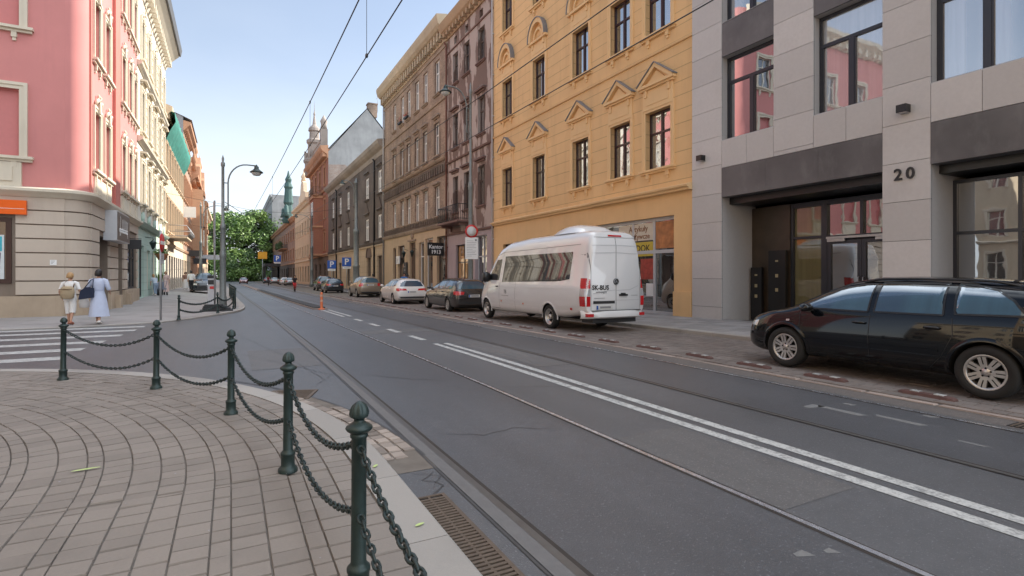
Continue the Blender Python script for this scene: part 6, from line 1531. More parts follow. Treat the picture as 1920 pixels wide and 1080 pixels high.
def chain(a, b, sag, lab, group, pitch=.042, wire=.0062, n=10, k=6):
    """links threaded along a hanging curve, each turned a quarter from the last"""
    a, b = Vector(a), Vector(b); L = (b-a).length
    def pt(t): p = a.lerp(b, t); p.z -= sag*4*t*(1-t); return p
    ln = sum((pt((i+1)/60)-pt(i/60)).length for i in range(60)); cnt = max(4, int(ln/pitch)); m = MB(); m.smooth = True
    ts = [0]; acc = 0; pts = [pt(i/400) for i in range(401)]; cum = [0]
    for p, q in zip(pts, pts[1:]): cum.append(cum[-1]+(q-p).length)
    j = 0
    for i in range(cnt):
        s = (i+.5)/cnt*cum[-1]
        while cum[j+1] < s and j < 399: j += 1
        p = pts[j]; d = (pts[j+1]-pts[j]).normalized(); side = d.cross(Vector((0, 0, 1))).normalized(); up = side.cross(d)
        q = random.uniform(-.25, .25); A = side*math.cos(q)+up*math.sin(q); B = d.cross(A)
        if i % 2: A, B = B, A
        hl, hw = pitch*.5+wire*1.0-.0015, pitch*.33; rows = []
        for e in range(n):
            t = 2*math.pi*e/n; cx, cy = math.cos(t), math.sin(t); c = p+d*(math.copysign(abs(cx)**.75, cx)*hl)+A*(math.copysign(abs(cy)**.8, cy)*hw)
            out_ = (d*cx/hl+A*cy/hw).normalized()
            rows.append([c+(out_*math.cos(u)+B*math.sin(u))*wire for u in [2*math.pi*f/k for f in range(k)]])
        rows.append(rows[0]); m.grid(rows, cyc=True)
    return tag(m.build('chain', M['chain']), lab, 'chain', group)
GB, GC = 'cast iron bollards round the near corner', 'chains between the near bollards'
BP = [((-2.0, 9.17), 'green cast iron bollard farthest left, before the zebra crossing'), ((-.82, 7.9), 'green cast iron bollard second from the left on the near kerb'), ((0, 6.08), 'green cast iron bollard in the middle of the near chain fence'), ((.36, 4.12), 'green cast iron bollard just behind the nearest one'), ((.49, 2.36), 'nearest green cast iron bollard, cut off by the lower frame edge'), ((.53, .55), 'bollard beyond the lower frame edge holding the near chains')]
for (u, v), lab in BP: bollard((u, v, gz(u, v)+.098), lab, GB, 1.0 if v < 9 else .99)
names = ['from the farthest left bollard to the second', 'from the second bollard to the middle one', 'from the middle bollard to the fourth', 'from the fourth bollard to the nearest one', 'running from the nearest bollard out of the frame']
for i in range(5):
    (a, _), (b, _) = BP[i], BP[i+1]; dx, dy = b[0]-a[0], b[1]-a[1]; l = math.hypot(dx, dy); ux, uy = dx/l*.036, dy/l*.036
    for z, sag, nm in ((.665, .17, 'upper'), (.37, .17, 'lower')):
        chain((a[0]+ux, a[1]+uy, .098+z), (b[0]-ux, b[1]-uy, .098+z), sag, f'{nm} dark iron chain {names[i]}', GC)
m = None
FB = [((-1.62, 22.0), 'small dark bollard nearest the red and white sign on the far corner'), ((-.48, 25.0), 'small dark bollard in front of the stacked base plates on the far corner'), ((.1, 28.0), 'small dark bollard at the end of the kerb railing on the far corner')]
for (u, v), lab in FB: bollard((u, v, pz((u, v))[2]), lab, 'bollards on the far corner', 1.02)
for i in range(2):
    a, b = FB[i][0], FB[i+1][0]
    for z, nm in ((.66, 'upper'), (.36, 'lower')): chain((*a, pz(a)[2]+z), (*b, pz(b)[2]+z), .2, f'{nm} chain between the {"first" if i == 0 else "last"} two bollards of the far corner', 'chains on the far corner', .09, .013, 8, 5)
# kerb railing down the left pavement
t = thing('kerb_railing', 'dark iron railing along the left kerb past the far corner bollards', 'railing', (0, 0, 0))
def kl(v): return lerpc([(p[1], p[0]) for p in KL[9:]], v)-.45
m = MB()
for z in (.85, .12): m.tube([(kl(v), v, pz((kl(v), v))[2]+z) for v in frange(28.4, 50, 1.2)], .022, 6)
for v in frange(28.4, 50, .22): m.box(kl(v)-.009, kl(v)+.009, v-.009, v+.009, pz((kl(v), v))[2]+.12, pz((kl(v), v))[2]+.85)
m.build('bars', M['iron'], t)
for v in frange(28.4, 50, 2.4):
    m = MB(); z = pz((kl(v), v))[2]; m.tube([(kl(v), v, z), (kl(v), v, z+.92)], .03, 8); m.lathe([(.045, .92), (.05, .96), (0, 1.0)], 8, (kl(v), v, z)); m.build('post', M['iron'], t)
# orange delineator at the tip of the track separator
t = thing('delineator_post', 'orange flexible delineator post in the middle of the road', 'delineator', (3.98+drift(26.9), 26.9, gz(4, 27)))
m = MB(); m.lathe([(.16, 0), (.15, .04), (.07, .07), (.062, .1), (.06, .78), (.05, .83), (0, .84)], 16); m.build('post', M['delin'], t)
m = MB()
for z in (.38, .62): m.lathe([(.0625, z), (.064, z+.01), (.064, z+.09), (.0625, z+.1)], 16, cap=False)
m.build('reflective_band', plain('faded band', (.6, .35, .25), .5), t)
# ================================================================== poles, lamps, signs, wires
def lamp_pole(loc, hgt, side, lab, arm_h=None, arm=1.35, thick=.15, lamp_lab='', cz=None):
    """tram and lamp pole: stepped steel tube, arching bracket with a bell lamp"""
    t = thing('lamp_pole', lab, 'lamp pole', loc, 0, 'tram poles with arching lamps'); ah = arm_h or hgt-.7
    m = MB(); m.lathe([(thick*1.5, 0), (thick*1.5, .5), (thick*1.25, .6), (thick*1.15, 2.4), (thick*1.3, 2.45), (thick*1.3, 2.6), (thick, 2.7), (thick*.95, hgt*.52), (thick*1.1, hgt*.525), (thick*1.1, hgt*.55), (thick*.62, hgt*.56), (thick*.55, hgt-.5), (thick*.8, hgt-.45), (thick*.8, hgt-.3), (thick*.4, hgt-.25), (thick*.5, hgt-.1), (0, hgt+.1)], 14); m.build('pole', M['pole'], t)
    m = MB(); s = side; P = [(s*thick*.7, 0, ah-2.3), (s*.22, 0, ah-2.2), (s*.22, 0, ah-1.0)]
    for k in range(1, 9):
        a = math.pi/2*k/8; P.append((s*(.22+(arm*.55)*(1-math.cos(a))), 0, ah-1.0+.95*math.sin(a)))
    P.append((s*arm, 0, ah-.06)); m.tube(P, .035, 8); m.tube([(s*.05, 0, ah-1.0), (s*.22, 0, ah-1.0)], .025, 6); ar = m.build('arm', M['pole'], t)
    l = MB(); l.lathe([(.03, .0), (.05, -.06), (.10, -.1), (.11, -.2), (.17, -.26), (.30, -.36), (.31, -.39), (.24, -.39)], 16, (s*arm, 0, ah)); lo = l.build('lamp_head', M['iron'], t)
    g_ = MB(); g_.lathe([(.23, -.385), (.22, -.45), (.15, -.53), (0, -.56)], 14, (s*arm, 0, ah)); g_.build('lamp_glass', plain('frosted lamp glass', (.6, .62, .6), .25), lo)
    return t
lamp_pole((-.34, 29.0, pz((-.34, 29))[2]), 7.25, 1, 'tall grey green lamp pole with arching lamp on the far left corner', 7.0, 1.45, .115)
lamp_pole((10.75, 24.9, gz(10, 25)+.13), 11.2, -1, 'slim lamp pole with arching lamp in front of the purple building', 10.95, 1.35, .11)
lamp_pole((10.75, 52.8, gz(10, 53)+.13), 11.0, -1, 'thick lower tram pole before the sooty building', 10.8, 1.3, .26)
lamp_pole((10.75, 85.0, gz(10, 85)+.13), 11.0, -1, 'lamp pole before the red brick house', 10.8, 2.2, .2)
lamp_pole((-2.6, 60.0, .09), 8.5, 1, 'far lamp pole against the light green tree on the left', 8.3, 2.2, .12)
# traffic signs
def sign_post(name, lab, loc, h, r=.03): 
    t = thing(name, lab, 'sign post', loc); m = MB(); m.tube([(0, 0, 0), (0, 0, h)], r, 8); m.build('post', M['steel'], t); return t
face = R(-24)                        # turned towards traffic on the street
t = thing('round_sign', 'round white no vehicles sign with red rim on the slim lamp pole', 'road sign', (10.72, 24.7, 3.83-.12), face*.4)
m = MB(); m.lathe([(0, .0), (.33, .0), (.335, .012), (.33, .024), (0, .024)], 36, axis='y'); m.build('rim', M['red'], t); m = MB(); m.lathe([(0, -.004), (.245, -.004), (.245, .0)], 32, axis='y'); m.build('disc', plain('sign grey white', (.55, .55, .54), .4), t)
t = thing('plate_sign', 'white rectangular plate with small print under the round sign', 'road sign', (10.72, 24.7, 2.86), face*.4)
m = MB(); m.box(-.33, .33, 0, .02, -.55, .55); m.build('plate', M['white'], t); m = MB()
for i, w in enumerate((.36, .5, .46, .4, .5, .3, .48, .42, .5, .26)): m.box(-.25, -.25+w, -.003, -.0005, .36-i*.085, .375-i*.085)
m.box(.17, .27, -.003, -.0005, .36, .46); m.build('lettering', M['grey'], t)
def p_sign(loc, s, lab, h=2.6):
    sp = sign_post('sign_post', lab.replace('blue parking sign', 'grey post of the parking sign'), (loc[0], loc[1], loc[2]), h+s*.6); z = loc[2]+h
    t = thing('parking_sign', lab, 'road sign', (loc[0], loc[1]-.05, z), face*.3, 'blue parking signs'); m = MB(); m.box(-s/2, s/2, 0, .02, -s/2, s/2); m.build('plate', M['blue'], t)
    text('letter', 'P', s*.95, M['white'], t, (0, -.004, .0), ext=.002, bold=s*.02)
    m = MB(); m.box(-s*.45, s*.45, 0, .02, -s*.78, -s*.53); m.build('sub_plate', M['white'], t)
    m = MB(); m.box(-s*.3, s*.3, -.003, 0, -s*.67, -s*.63); m.build('print', M['grey'], t)
p_sign((10.9, 68, gz(10, 68)+.13), 1.0, 'blue parking sign left of the two before the sooty building', 3.0)
p_sign((11.0, 59, gz(10, 59)+.13), .95, 'blue parking sign right of the two before the sooty building', 3.1)
p_sign((10.6, 150, gz(10, 150)+.13), 1.7, 'blue parking sign farthest off, by the tree', 6.2)
t = sign_post('sign_post', 'grey post of the red and white sign at the far corner kerb', (-2.15, 22.0, pz((-2.15, 22))[2]), 3.1, .035)
t = thing('no_entry_sign', 'red no entry disc with a white bar seen edge on at the far corner', 'road sign', (-2.10, 22.0, 2.62), R(83))
m = MB(); m.lathe([(0, 0), (.32, 0), (.325, .01), (.32, .02), (0, .02)], 28, axis='y'); m.build('disc', M['red'], t); m = MB(); m.box(-.26, .26, -.005, -.0005, -.06, .06); m.build('bar', M['white'], t)
t = thing('plate_sign', 'small white plate below the no entry disc', 'road sign', (-2.10, 22.0, 2.08), R(83)); m = MB(); m.box(-.22, .22, 0, .015, -.18, .18); m.build('plate', M['lgrey'], t)
m = MB()
for i in range(3): m.box(-.15, .1+.02*i, -.003, -.0005, .07-.07*i, .085-.07*i)
m.build('print', M['grey'], t)
# temporary sign on stacked base plates, seen edge on
t = thing('temporary_sign', 'tall grey temporary sign seen edge on, leaning on stacked dark base plates', 'road sign', (-.62, 26.6, pz((-.62, 26.6))[2]), R(4))
m = MB(); q = random.Random(6)
for i in range(4): a = q.uniform(-.1, .1); w = .62-.09*i; m.box(-w+a, w+a, -w*.6, w*.6, i*.075, i*.075+.068)
m.build('base_plates', M['dplastic'], t); m = MB(); m.tube([(0, 0, .3), (-.02, .02, 4.8)], .035, 8); m.build('post', M['steel'], t); m = MB(); m.box(-.05, .0, -.55, .35, 2.7, 4.75); m.build('panel', M['grey'], t)
t = thing('parking_meter', 'pale box pillar with a red and dark top before the people carrier', 'parking meter', (-.95, 34.5, pz((-.95, 34.5))[2])); m = MB(); m.box(-.2, .2, -.15, .15, 0, 1.45); m.build('body', M['lgrey'], t); m = MB(); m.box(-.19, .19, -.155, -.1505, 1.1, 1.35); m.box(-.22, .22, -.17, .17, 1.4505, 1.62); m.build('head', M['dplastic'], t); m = MB(); m.box(-.1, .1, -.16, -.1555, .85, 1.0); m.build('badge', M['red'], t)
t = thing('yellow_sign', 'small orange round sign by the tree at the end of the street', 'road sign', (8.0, 168, gz(8, 168)+.1)); m = MB(); m.tube([(0, 0, 0), (0, 0, 9)], .1, 6); m.build('post', M['steel'], t); m = MB(); m.box(-1.2, 1.2, -.1, 0, 6.6, 8.6); m.build('panel', plain('orange yellow sign', (.75, .35, .02), .5), t)
t = thing('bus_shelter', 'dark bus shelter far off on the right by the tree', 'shelter', (9.0, 152, gz(9, 152)+.1)); m = MB(); m.box(-1.5, 2.2, -4, 4, 4.2, 4.9); m.build('roof', M['dplastic'], t)
for x in (-1.3, 2.0):
    for y in (-3.6, 0, 3.6): m = MB(); m.box(x-.1, x+.1, y-.1, y+.1, 0, 4.2); m.build('post', M['dplastic'], t); m = MB(); m.box(1.9, 2.0, -3.6, 3.6, .5, 4.0); m.build('pane', M['pane_dark'], t)
# overhead wires
def wire(lab, pts, r=.012): 
    m = MB(); m.tube(pts, r, 5); return tag(m.build('overhead_wire', M['wire']), lab, 'overhead wire', 'tram wires')
def along(u, h, v0, v1, sag=0): return [(u+drift(v), v, h-sag*math.sin(math.pi*((v-v0) % 28)/28)**2) for v in frange(v0, v1, 2)]
wire('upper messenger wire over the left track', along(2.3, 7.07, -20, 215), .014); wire('lower contact wire over the left track', along(2.3, 5.68, -20, 215), .011)
wire('upper messenger wire over the right track, crossing the yellow building', along(6.2, 6.5, -20, 215), .012); wire('lower contact wire over the right track, crossing the yellow building', along(6.2, 5.5, -20, 215), .011)
m = MB()
for v in (10.3, 18.2, 33, 47, 61):
    m.tube([(2.3+drift(v), v, 5.68), (2.3+drift(v), v, 7.07)], .006, 4); m.box(2.3+drift(v)-.02, 2.3+drift(v)+.02, v-.04, v+.04, 5.66, 5.72); m.box(2.3+drift(v)-.02, 2.3+drift(v)+.02, v-.04, v+.04, 7.03, 7.1)
tag(m.build('wire_droppers', M['wire']), 'thin vertical droppers tying the contact wire to its messenger', 'wire droppers', kind='stuff')
wire('cable from the left lamp pole to the tram wires', [(-.25, 29, 5.0), (.9, 40, 5.5), (2.3+drift(48), 48, 6.6)], .016)
for v, lab in ((53, 'span wire across the street at the thick tram pole'), (85, 'span wire across the street before the red brick house'), (115, 'span wire far down the street')):
    wire(lab, [(10.7, v, 8.2), (6.2, v, 7.3), (2.3, v, 7.2), (-4.9, v, 8.4)], .014)
# ================================================================== trees
M['bark'] = plain('bark', (.06, .05, .04), .9, var=.4, sc=4, bmp=.5)
def tree(name, lab, loc, h, cr, clumps, leaf, n, mats, seed, trunk_h=.3, squash=1.0):
    t = thing(name, lab, 'tree', loc, 0, 'trees at the end of the street'); q = random.Random(seed)
    m = MB(); m.tube([(0, 0, -.5), (.05*h*.1, 0, h*trunk_h), (0, .1, h*.7)], [h*.03, h*.022, h*.008], 9)
    cc = []
    for i in range(clumps):
        a = q.uniform(0, 6.283); k = q.random()**.5; z = q.uniform(trunk_h*.75, .93); rr = cr*math.sqrt(max(.1, 1-((z-.56)/.47)**2))
        p = Vector((math.cos(a)*rr*k, math.sin(a)*rr*k*squash, h*z)); s = cr*q.uniform(.2, .36); cc.append((p, s))
    for p, s in cc[:14]: m.tube([(0, 0, h*q.uniform(.25, .5)), tuple(p*.6+Vector((0, 0, h*.15))), tuple(p)], [h*.012, h*.007, .02], 5)
    m.build('trunk', M['bark'], t)
    m = MB()
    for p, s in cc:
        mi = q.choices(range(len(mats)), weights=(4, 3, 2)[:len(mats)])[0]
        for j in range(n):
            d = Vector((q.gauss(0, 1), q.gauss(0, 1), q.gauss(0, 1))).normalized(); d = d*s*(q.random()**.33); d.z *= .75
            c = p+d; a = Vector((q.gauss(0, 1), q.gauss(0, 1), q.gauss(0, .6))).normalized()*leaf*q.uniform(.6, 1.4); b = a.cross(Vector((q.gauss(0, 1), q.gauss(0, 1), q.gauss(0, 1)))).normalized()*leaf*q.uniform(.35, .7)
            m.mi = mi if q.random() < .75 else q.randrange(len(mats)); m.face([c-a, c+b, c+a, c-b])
    m.build('crown', mats, t); return t
L1, L2, L3 = [plain(nm, c, .55, var=.3, sc=.3) for nm, c in (('tree leaf', (.12, .21, .05)), ('tree leaf lit', (.19, .29, .075)), ('tree leaf deep', (.06, .11, .035)))]  # sunlit brightness is put into the leaf greens; tones mix at random
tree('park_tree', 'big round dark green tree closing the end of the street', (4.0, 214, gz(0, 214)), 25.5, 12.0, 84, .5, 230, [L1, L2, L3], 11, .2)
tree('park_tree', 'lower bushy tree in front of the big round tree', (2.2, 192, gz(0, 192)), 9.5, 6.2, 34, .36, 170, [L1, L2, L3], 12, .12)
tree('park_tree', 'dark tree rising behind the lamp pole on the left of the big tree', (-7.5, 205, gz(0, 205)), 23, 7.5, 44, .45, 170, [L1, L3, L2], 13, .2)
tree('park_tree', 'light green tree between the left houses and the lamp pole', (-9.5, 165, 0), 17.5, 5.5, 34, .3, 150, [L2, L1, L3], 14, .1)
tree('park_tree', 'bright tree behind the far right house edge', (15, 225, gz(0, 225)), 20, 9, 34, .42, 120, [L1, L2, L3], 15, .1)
m = MB(); q = random.Random(21)
for i in range(2600):
    u = q.uniform(-14, 12); c = Vector((u, q.uniform(196, 203), gz(0, 200)+q.random()**1.5*3.4)); a = Vector((q.gauss(0, 1), q.gauss(0, 1), q.gauss(0, 1))).normalized()*.4; b = a.orthogonal().normalized()*.25; m.mi = q.randrange(3); m.face([c-a, c+b, c+a, c-b])
tag(m.build('hedge', [L1, L3, L2]), 'low dark hedge under the trees closing the street', 'hedge')
# ================================================================== people
def skin_body(name, mat, parent, pts, edges, rad):
    me = bpy.data.meshes.new(name); me.from_pydata(pts, edges, []); o = link(name, me, parent); me.materials.append(mat)
    sk = o.modifiers.new('skin', 'SKIN'); sk.use_smooth_shade = True
    sub = o.modifiers.new('sub', 'SUBSURF'); sub.levels = 1; sub.render_levels = 1
    for v, r_ in zip(me.skin_vertices[0].data, rad): v.radius = r_ if hasattr(r_, '__len__') else (r_, r_)
    me.skin_vertices[0].data[0].use_root = True
    dg = bpy.context.evaluated_depsgraph_get(); bpy.context.view_layer.update(); dg = bpy.context.evaluated_depsgraph_get()
    me2 = bpy.data.meshes.new_from_object(o.evaluated_get(dg)); o.modifiers.clear(); o.data = me2
    if not me2.materials: me2.materials.append(mat)
    me2.polygons.foreach_set('use_smooth', [True]*len(me2.polygons)); return o
M['skin'] = plain('skin', (.50, .28, .19), .55, var=.08); M['hair_d'] = plain('dark hair', (.012, .010, .010), .5, var=.3, sc=40); M['hair_b'] = plain('fair hair', (.42, .25, .11), .5, var=.3, sc=40)
def cloth(c): return plain('cloth', c, .85, var=.12, sc=9, bmp=.2)
def ring_loft(mb, rings, n=16):
    """rings: (centre, rx, ry, tilt)"""
    rows = []
    for c, rx, ry in rings: rows.append([(c[0]+rx*math.cos(t), c[1]+ry*math.sin(t), c[2]) for t in [2*math.pi*k/n for k in range(n)]])
    mb.smooth = True; mb.grid(rows, cyc=True); mb.smooth = False
def person(lab, loc, rz, H=1.7, arms=((), ()), step=.22, lean=0., hair='hair_d', top=None, bottom=None, dress=None, shoe=None, hairlen=.1, sit=None, group='people on the pavements', far=False, hat=None):
    """figure facing +y. arms: for each side (elbow, wrist) offsets from the shoulder"""
    k = H/1.7; t = thing('person', lab, 'person', loc, rz, group); P = []; E = []; Rr = []
    def a(p, r_, par=None):
        P.append((p[0]*k, p[1]*k, p[2]*k)); Rr.append(tuple(x*k for x in r_) if hasattr(r_, '__len__') else r_*k)
        if par is not None: E.append((par, len(P)-1))
        return len(P)-1
    ly = lambda z: lean*max(0, z-.92)
    pel = a((0, 0, .94), (.15, .11)); sp = a((0, ly(1.1), 1.10), (.125, .095), pel); ch = a((0, ly(1.3), 1.30), (.155, .105), sp); cn = a((0, ly(1.42), 1.42), (.09, .07), ch); nk = a((0, ly(1.47)+.01, 1.475), .05, cn)
    h1 = a((0, ly(1.55)+.02, 1.545), (.062, .075), nk); h2 = a((0, ly(1.62)+.02, 1.62), (.078, .092), h1); h3 = a((0, ly(1.69)+.01, 1.675), (.06, .07), h2)
    ns = a((0, ly(1.6)+.115, 1.59), .012, h2)
    for si, s in enumerate((1, -1)):
        sh = a((s*.165, ly(1.4), 1.39), .055, ch)
        el, wr = arms[si] if arms[si] else ((s*.06, -.02, -.28), (s*.05, .05, -.53))
        S_ = (s*.185, ly(1.4), 1.38); e = a((S_[0]+el[0], S_[1]+el[1], S_[2]+el[2]), .038, sh); w = a((S_[0]+wr[0], S_[1]+wr[1], S_[2]+wr[2]), .026, e)
        dv = Vector(wr)-Vector(el); dv = dv.normalized(); pm = Vector(S_)+Vector(wr)+dv*.06; pa = a(tuple(pm), (.036, .02), w)
        if not far:
            sd = Vector((0, 1, 0)) if abs(dv.y) < .8 else Vector((0, 0, 1)); sd = (sd-dv*sd.dot(dv)).normalized(); cu = dv.cross(sd)*(.25*s)
            for fi, (o_, l_) in enumerate(((-.027, .062), (-.009, .075), (.009, .07), (.026, .055))):
                b0 = pm+sd*o_+dv*.035; f1 = a(tuple(b0), .0095, pa); f2 = a(tuple(b0+dv*l_*.55+cu*l_*.2), .0085, f1); a(tuple(b0+dv*l_*.95+cu*l_*.6), .007, f2)
            b0 = pm+sd*.035-dv*.01; f1 = a(tuple(b0), .010, pa); a(tuple(b0+sd*.025+dv*.035), .008, f1)
        hp = a((s*.085, 0, .88), (.09, .09), pel)
        if sit: kn, an, to = sit[si]
        else: d = step*s; kn = (s*.085, d*.35+.03, .49); an = (s*.08, d-.02, .085+(.05 if d < 0 else 0)); to = (s*.085, d+.13, .03)
        hk = tuple((hp_+kn_)/2 for hp_, kn_ in zip((s*.085, 0, .88), kn)); hm = a(hk, .078, hp); kk = a(kn, .054, hm); cf = a(tuple(kn[i]+(an[i]-kn[i])*.35 for i in range(3)), .052, kk); aa = a(an, .034, cf); a(to, (.035, .022), aa)
    skin_body('body', M['skin'], t, P, E, Rr)
    K = lambda p: tuple(x*k for x in p)
    # hair cap
    m = MB(); m.smooth = True; yo = ly(1.62)-.005; rows = []
    for i in range(8):
        a_ = math.pi*(.02+.60*i/7); rr_ = math.sin(a_); zz = 1.625+.125*math.cos(a_); row = []
        for j in range(16):
            b_ = 2*math.pi*j/16; c_, s_ = math.cos(b_), math.sin(b_); front = max(0, s_)
            z2 = zz+front*.075*(i/7)**1.2-(hairlen*.6*(i/7)**2 if s_ < .2 else 0)
            row.append(K((c_*rr_*.098, yo+s_*rr_*(.112 if s_ < 0 else .104), z2+.005*math.sin(7*b_+i))))
        rows.append(row)
    m.grid(rows, cyc=True, cap=True); m.build('hair', M[hair], t)
    m = MB(); m.smooth = True
    for s in (-1, 1): m.lathe([(0, .0), (.011, .004), (.012, .009), (0, .013)], 8, K((s*.035, ly(1.62)+.095, 1.628)), axis='y')
    m.build('eyes', M['dark'], t)
    def sleeves(mb, ln, r0=.062, r1=.052):
        for si, s in enumerate((1, -1)):
            el, wr = arms[si] if arms[si] else ((s*.06, -.02, -.28), (s*.05, .05, -.53)); S_ = Vector((s*.165, ly(1.4), 1.385)); Q = [S_-Vector((s*.05, 0, -.015)), S_+Vector((s*.02, 0, 0)), Vector((s*.185, ly(1.4), 1.38))+Vector(el)*min(1, ln)]
            rr_ = [r0*1.1, r0*1.08, r1]
            if ln > 1: Q.append(Vector((s*.185, ly(1.4), 1.38))+Vector(el).lerp(Vector(wr), ln-1)); rr_.append(r1*.85)
            mb.tube([K(p) for p in Q], [x*k for x in rr_], 10, cap=False)
    def legs(mb, to, r0, r1):
        for s in ((1, 0), (-1, 1)):
            s, si = s
            if sit: kn, an, _ = sit[si]
            else: d = step*s; kn = (s*.085, d*.35+.03, .49); an = (s*.08, d-.02, .085+(.05 if d < 0 else 0))
            e = tuple(kn[i]+(an[i]-kn[i])*to for i in range(3)); mb.tube([K(p) for p in ((s*.07, 0, .93), tuple((x+y)/2 for x, y in zip((s*.085, 0, .88), kn)), kn, e)], [.1*k, .095*k, r0*k, r1*k], 10, cap=False)
    if top:
        m = MB(); ring_loft(m, [(K((0, ly(z), z)), rx*k, ry*k) for z, rx, ry in ((top.get('hem', .88), .185, .135), (1.0, .165, .122), (1.1, .155, .115), (1.25, .182, .13), (1.36, .185, .12), (1.43, .12, .09), (1.46, .07, .065))]); sleeves(m, top.get('sleeve', .7)); m.build(top.get('name', 'shirt'), top['mat'], t)
    if bottom:
        m = MB(); ring_loft(m, [(K((0, 0, z)), rx*k, ry*k) for z, rx, ry in ((1.02, .15, .11), (.95, .178, .128), (.88, .19, .135), (.82, .18, .13))])
        legs(m, bottom.get('to', .9), bottom.get('r0', .07), bottom.get('r1', .055)); m.build(bottom.get('name', 'trousers'), bottom['mat'], t)
    if dress:
        m = MB(); fl = dress.get('flare', .3); hm = dress.get('hem', .32); n = 20; rows = []
        top_ = ((1.46, .07, .065), (1.43, .12, .09), (1.36, .185, .122), (1.25, .182, .13), (1.12, .155, .115), (1.06, .15, .112)) if dress.get('full', True) else ((1.06, .15, .112),)
        for z, rx, ry in top_: rows.append([K((rx*math.cos(b), ly(z)+ry*math.sin(b), z)) for b in [2*math.pi*j/n for j in range(n)]])
        for i in range(1, 7):
            f = i/6; z = 1.06+(hm-1.06)*f; r_ = .15+(fl-.15)*f**.7
            rows.append([K(((r_+.018*f*math.sin(6*b+1))*math.cos(b)+.03*f, (r_*.82+.018*f*math.sin(6*b))*math.sin(b)+step*.15*f, z)) for b in [2*math.pi*j/n for j in range(n)]])
        m.smooth = True; m.grid(rows, cyc=True); m.smooth = False
        if dress.get('full', True): sleeves(m, dress.get('sleeve', .9), .066, .06)
        m.build(dress.get('name', 'dress'), dress['mat'], t)
        if dress.get('belt'):
            m = MB(); ring_loft(m, [(K((0, ly(1.08), z)), .158*k, .12*k) for z in (1.06, 1.10)]); m.build('belt', dress['belt'], t)
    if shoe:
        for s in (1, -1):
            if sit: an, to = sit[0 if s > 0 else 1][1:]
            else: d = step*s; an = (s*.08, d-.02, .085+(.05 if d < 0 else 0)); to = (s*.085, d+.13, .03)
            m = MB(); m.tube([K((an[0], an[1]-.05, an[2]-.045)), K((an[0], an[1], an[2]-.035)), K((to[0], to[1]-.02, to[2]+.012)), K((to[0], to[1]+.03, to[2]+.005))], [.03*k, .042*k, .042*k, .02*k], 10); m.build('shoe', shoe, t)
    return t
WH = cloth((.74, .72, .70)); BL = cloth((.50, .55, .70)); NAV = cloth((.015, .022, .05)); BEI = cloth((.40, .31, .20))
# two women on the far pavement, walking away beside the corner house
p1 = (-4.47, 21.3); z1 = pz(p1)[2]
person('woman in white with a straw backpack and white carrier bag, walking away', (*p1, z1), R(-12), 1.60, arms=(((.10, -.02, -.26), (.13, .12, -.46)), ((-.10, -.04, -.27), (-.10, .10, -.44))), step=-.13, hair='hair_b', hairlen=.03,
  top=dict(mat=WH, sleeve=.8, hem=.80), bottom=dict(mat=WH, name='cropped_trousers', to=.28, r0=.088, r1=.082), shoe=cloth((.45, .18, .12)))
b = thing('backpack', 'tan straw backpack on the back of the woman in white', 'backpack', (p1[0]-.03, p1[1]-.18, z1+1.02), R(-12))
m = MB(); m.smooth = True; ring_loft(m, [((0, 0, z), rx, ry) for z, rx, ry in ((-.20, .12, .07), (-.17, .17, .10), (.0, .19, .125), (.14, .17, .11), (.19, .11, .07), (.195, .0, .0))], 18); ring_loft(m, [((0, 0, z), rx, ry) for z, rx, ry in ((-.2, .12, .07), (-.205, .0, .0))], 18); m.build('sack', BEI, b)
m = MB(); m.box(-.17, .17, -.135, -.115, .09, .11); m.tube([(-.12, .08, .15), (-.13, .12, .26), (-.11, .2, .28)], .018, 6); m.tube([(.12, .08, .15), (.13, .12, .26), (.11, .2, .28)], .018, 6); m.build('straps', plain('brown strap', (.15, .09, .05), .6), b)
b = thing('carrier_bag', 'white carrier bag hanging from the arm of the woman in white', 'bag', (p1[0]+.34, p1[1]+.06, z1+.72), R(-12))
m = MB(); ring_loft(m, [((0, 0, z), rx, ry) for z, rx, ry in ((-.2, .0, .0), (-.19, .13, .06), (-.02, .15, .07), (.12, .1, .045), (.22, .04, .02))], 14); m.build('sack', WH, b); m = MB(); m.tube([(-.03, 0, .21), (-.07, .02, .34), (-.06, .02, .40)], .012, 5); m.tube([(.03, 0, .21), (-.03, .03, .34), (-.05, .02, .40)], .012, 5); m.build('handles', WH, b)
p2 = (-3.72, 21.1); z2 = pz(p2)[2]
person('woman in a pale blue striped shirt dress with dark curly hair, walking away', (*p2, z2), R(-10), 1.70, arms=(((.10, -.02, -.26), (.06, .17, -.36)), ((-.09, -.02, -.26), (-.06, .16, -.36))), step=-.17, hair='hair_d', hairlen=.08,
  dress=dict(mat=BL, hem=.25, flare=.27, sleeve=1.05, belt=cloth((.42, .47, .62))), shoe=WH)
b = thing('shoulder_bag', 'large dark navy shoulder bag of the woman in the blue dress', 'bag', (p2[0]-.27, p2[1]-.10, z2+.98), R(-14))
m = MB(); m.prism([(-.21, -.19), (.2, -.12), (.17, .17), (.0, .2), (-.15, .1)], -.07, .07); m.build('body', NAV, b); m = MB(); m.tube([(-.1, 0, .13), (.08, .05, .42), (.14, .06, .46), (.15, .0, .15)], .013, 6); m.build('strap', NAV, b)
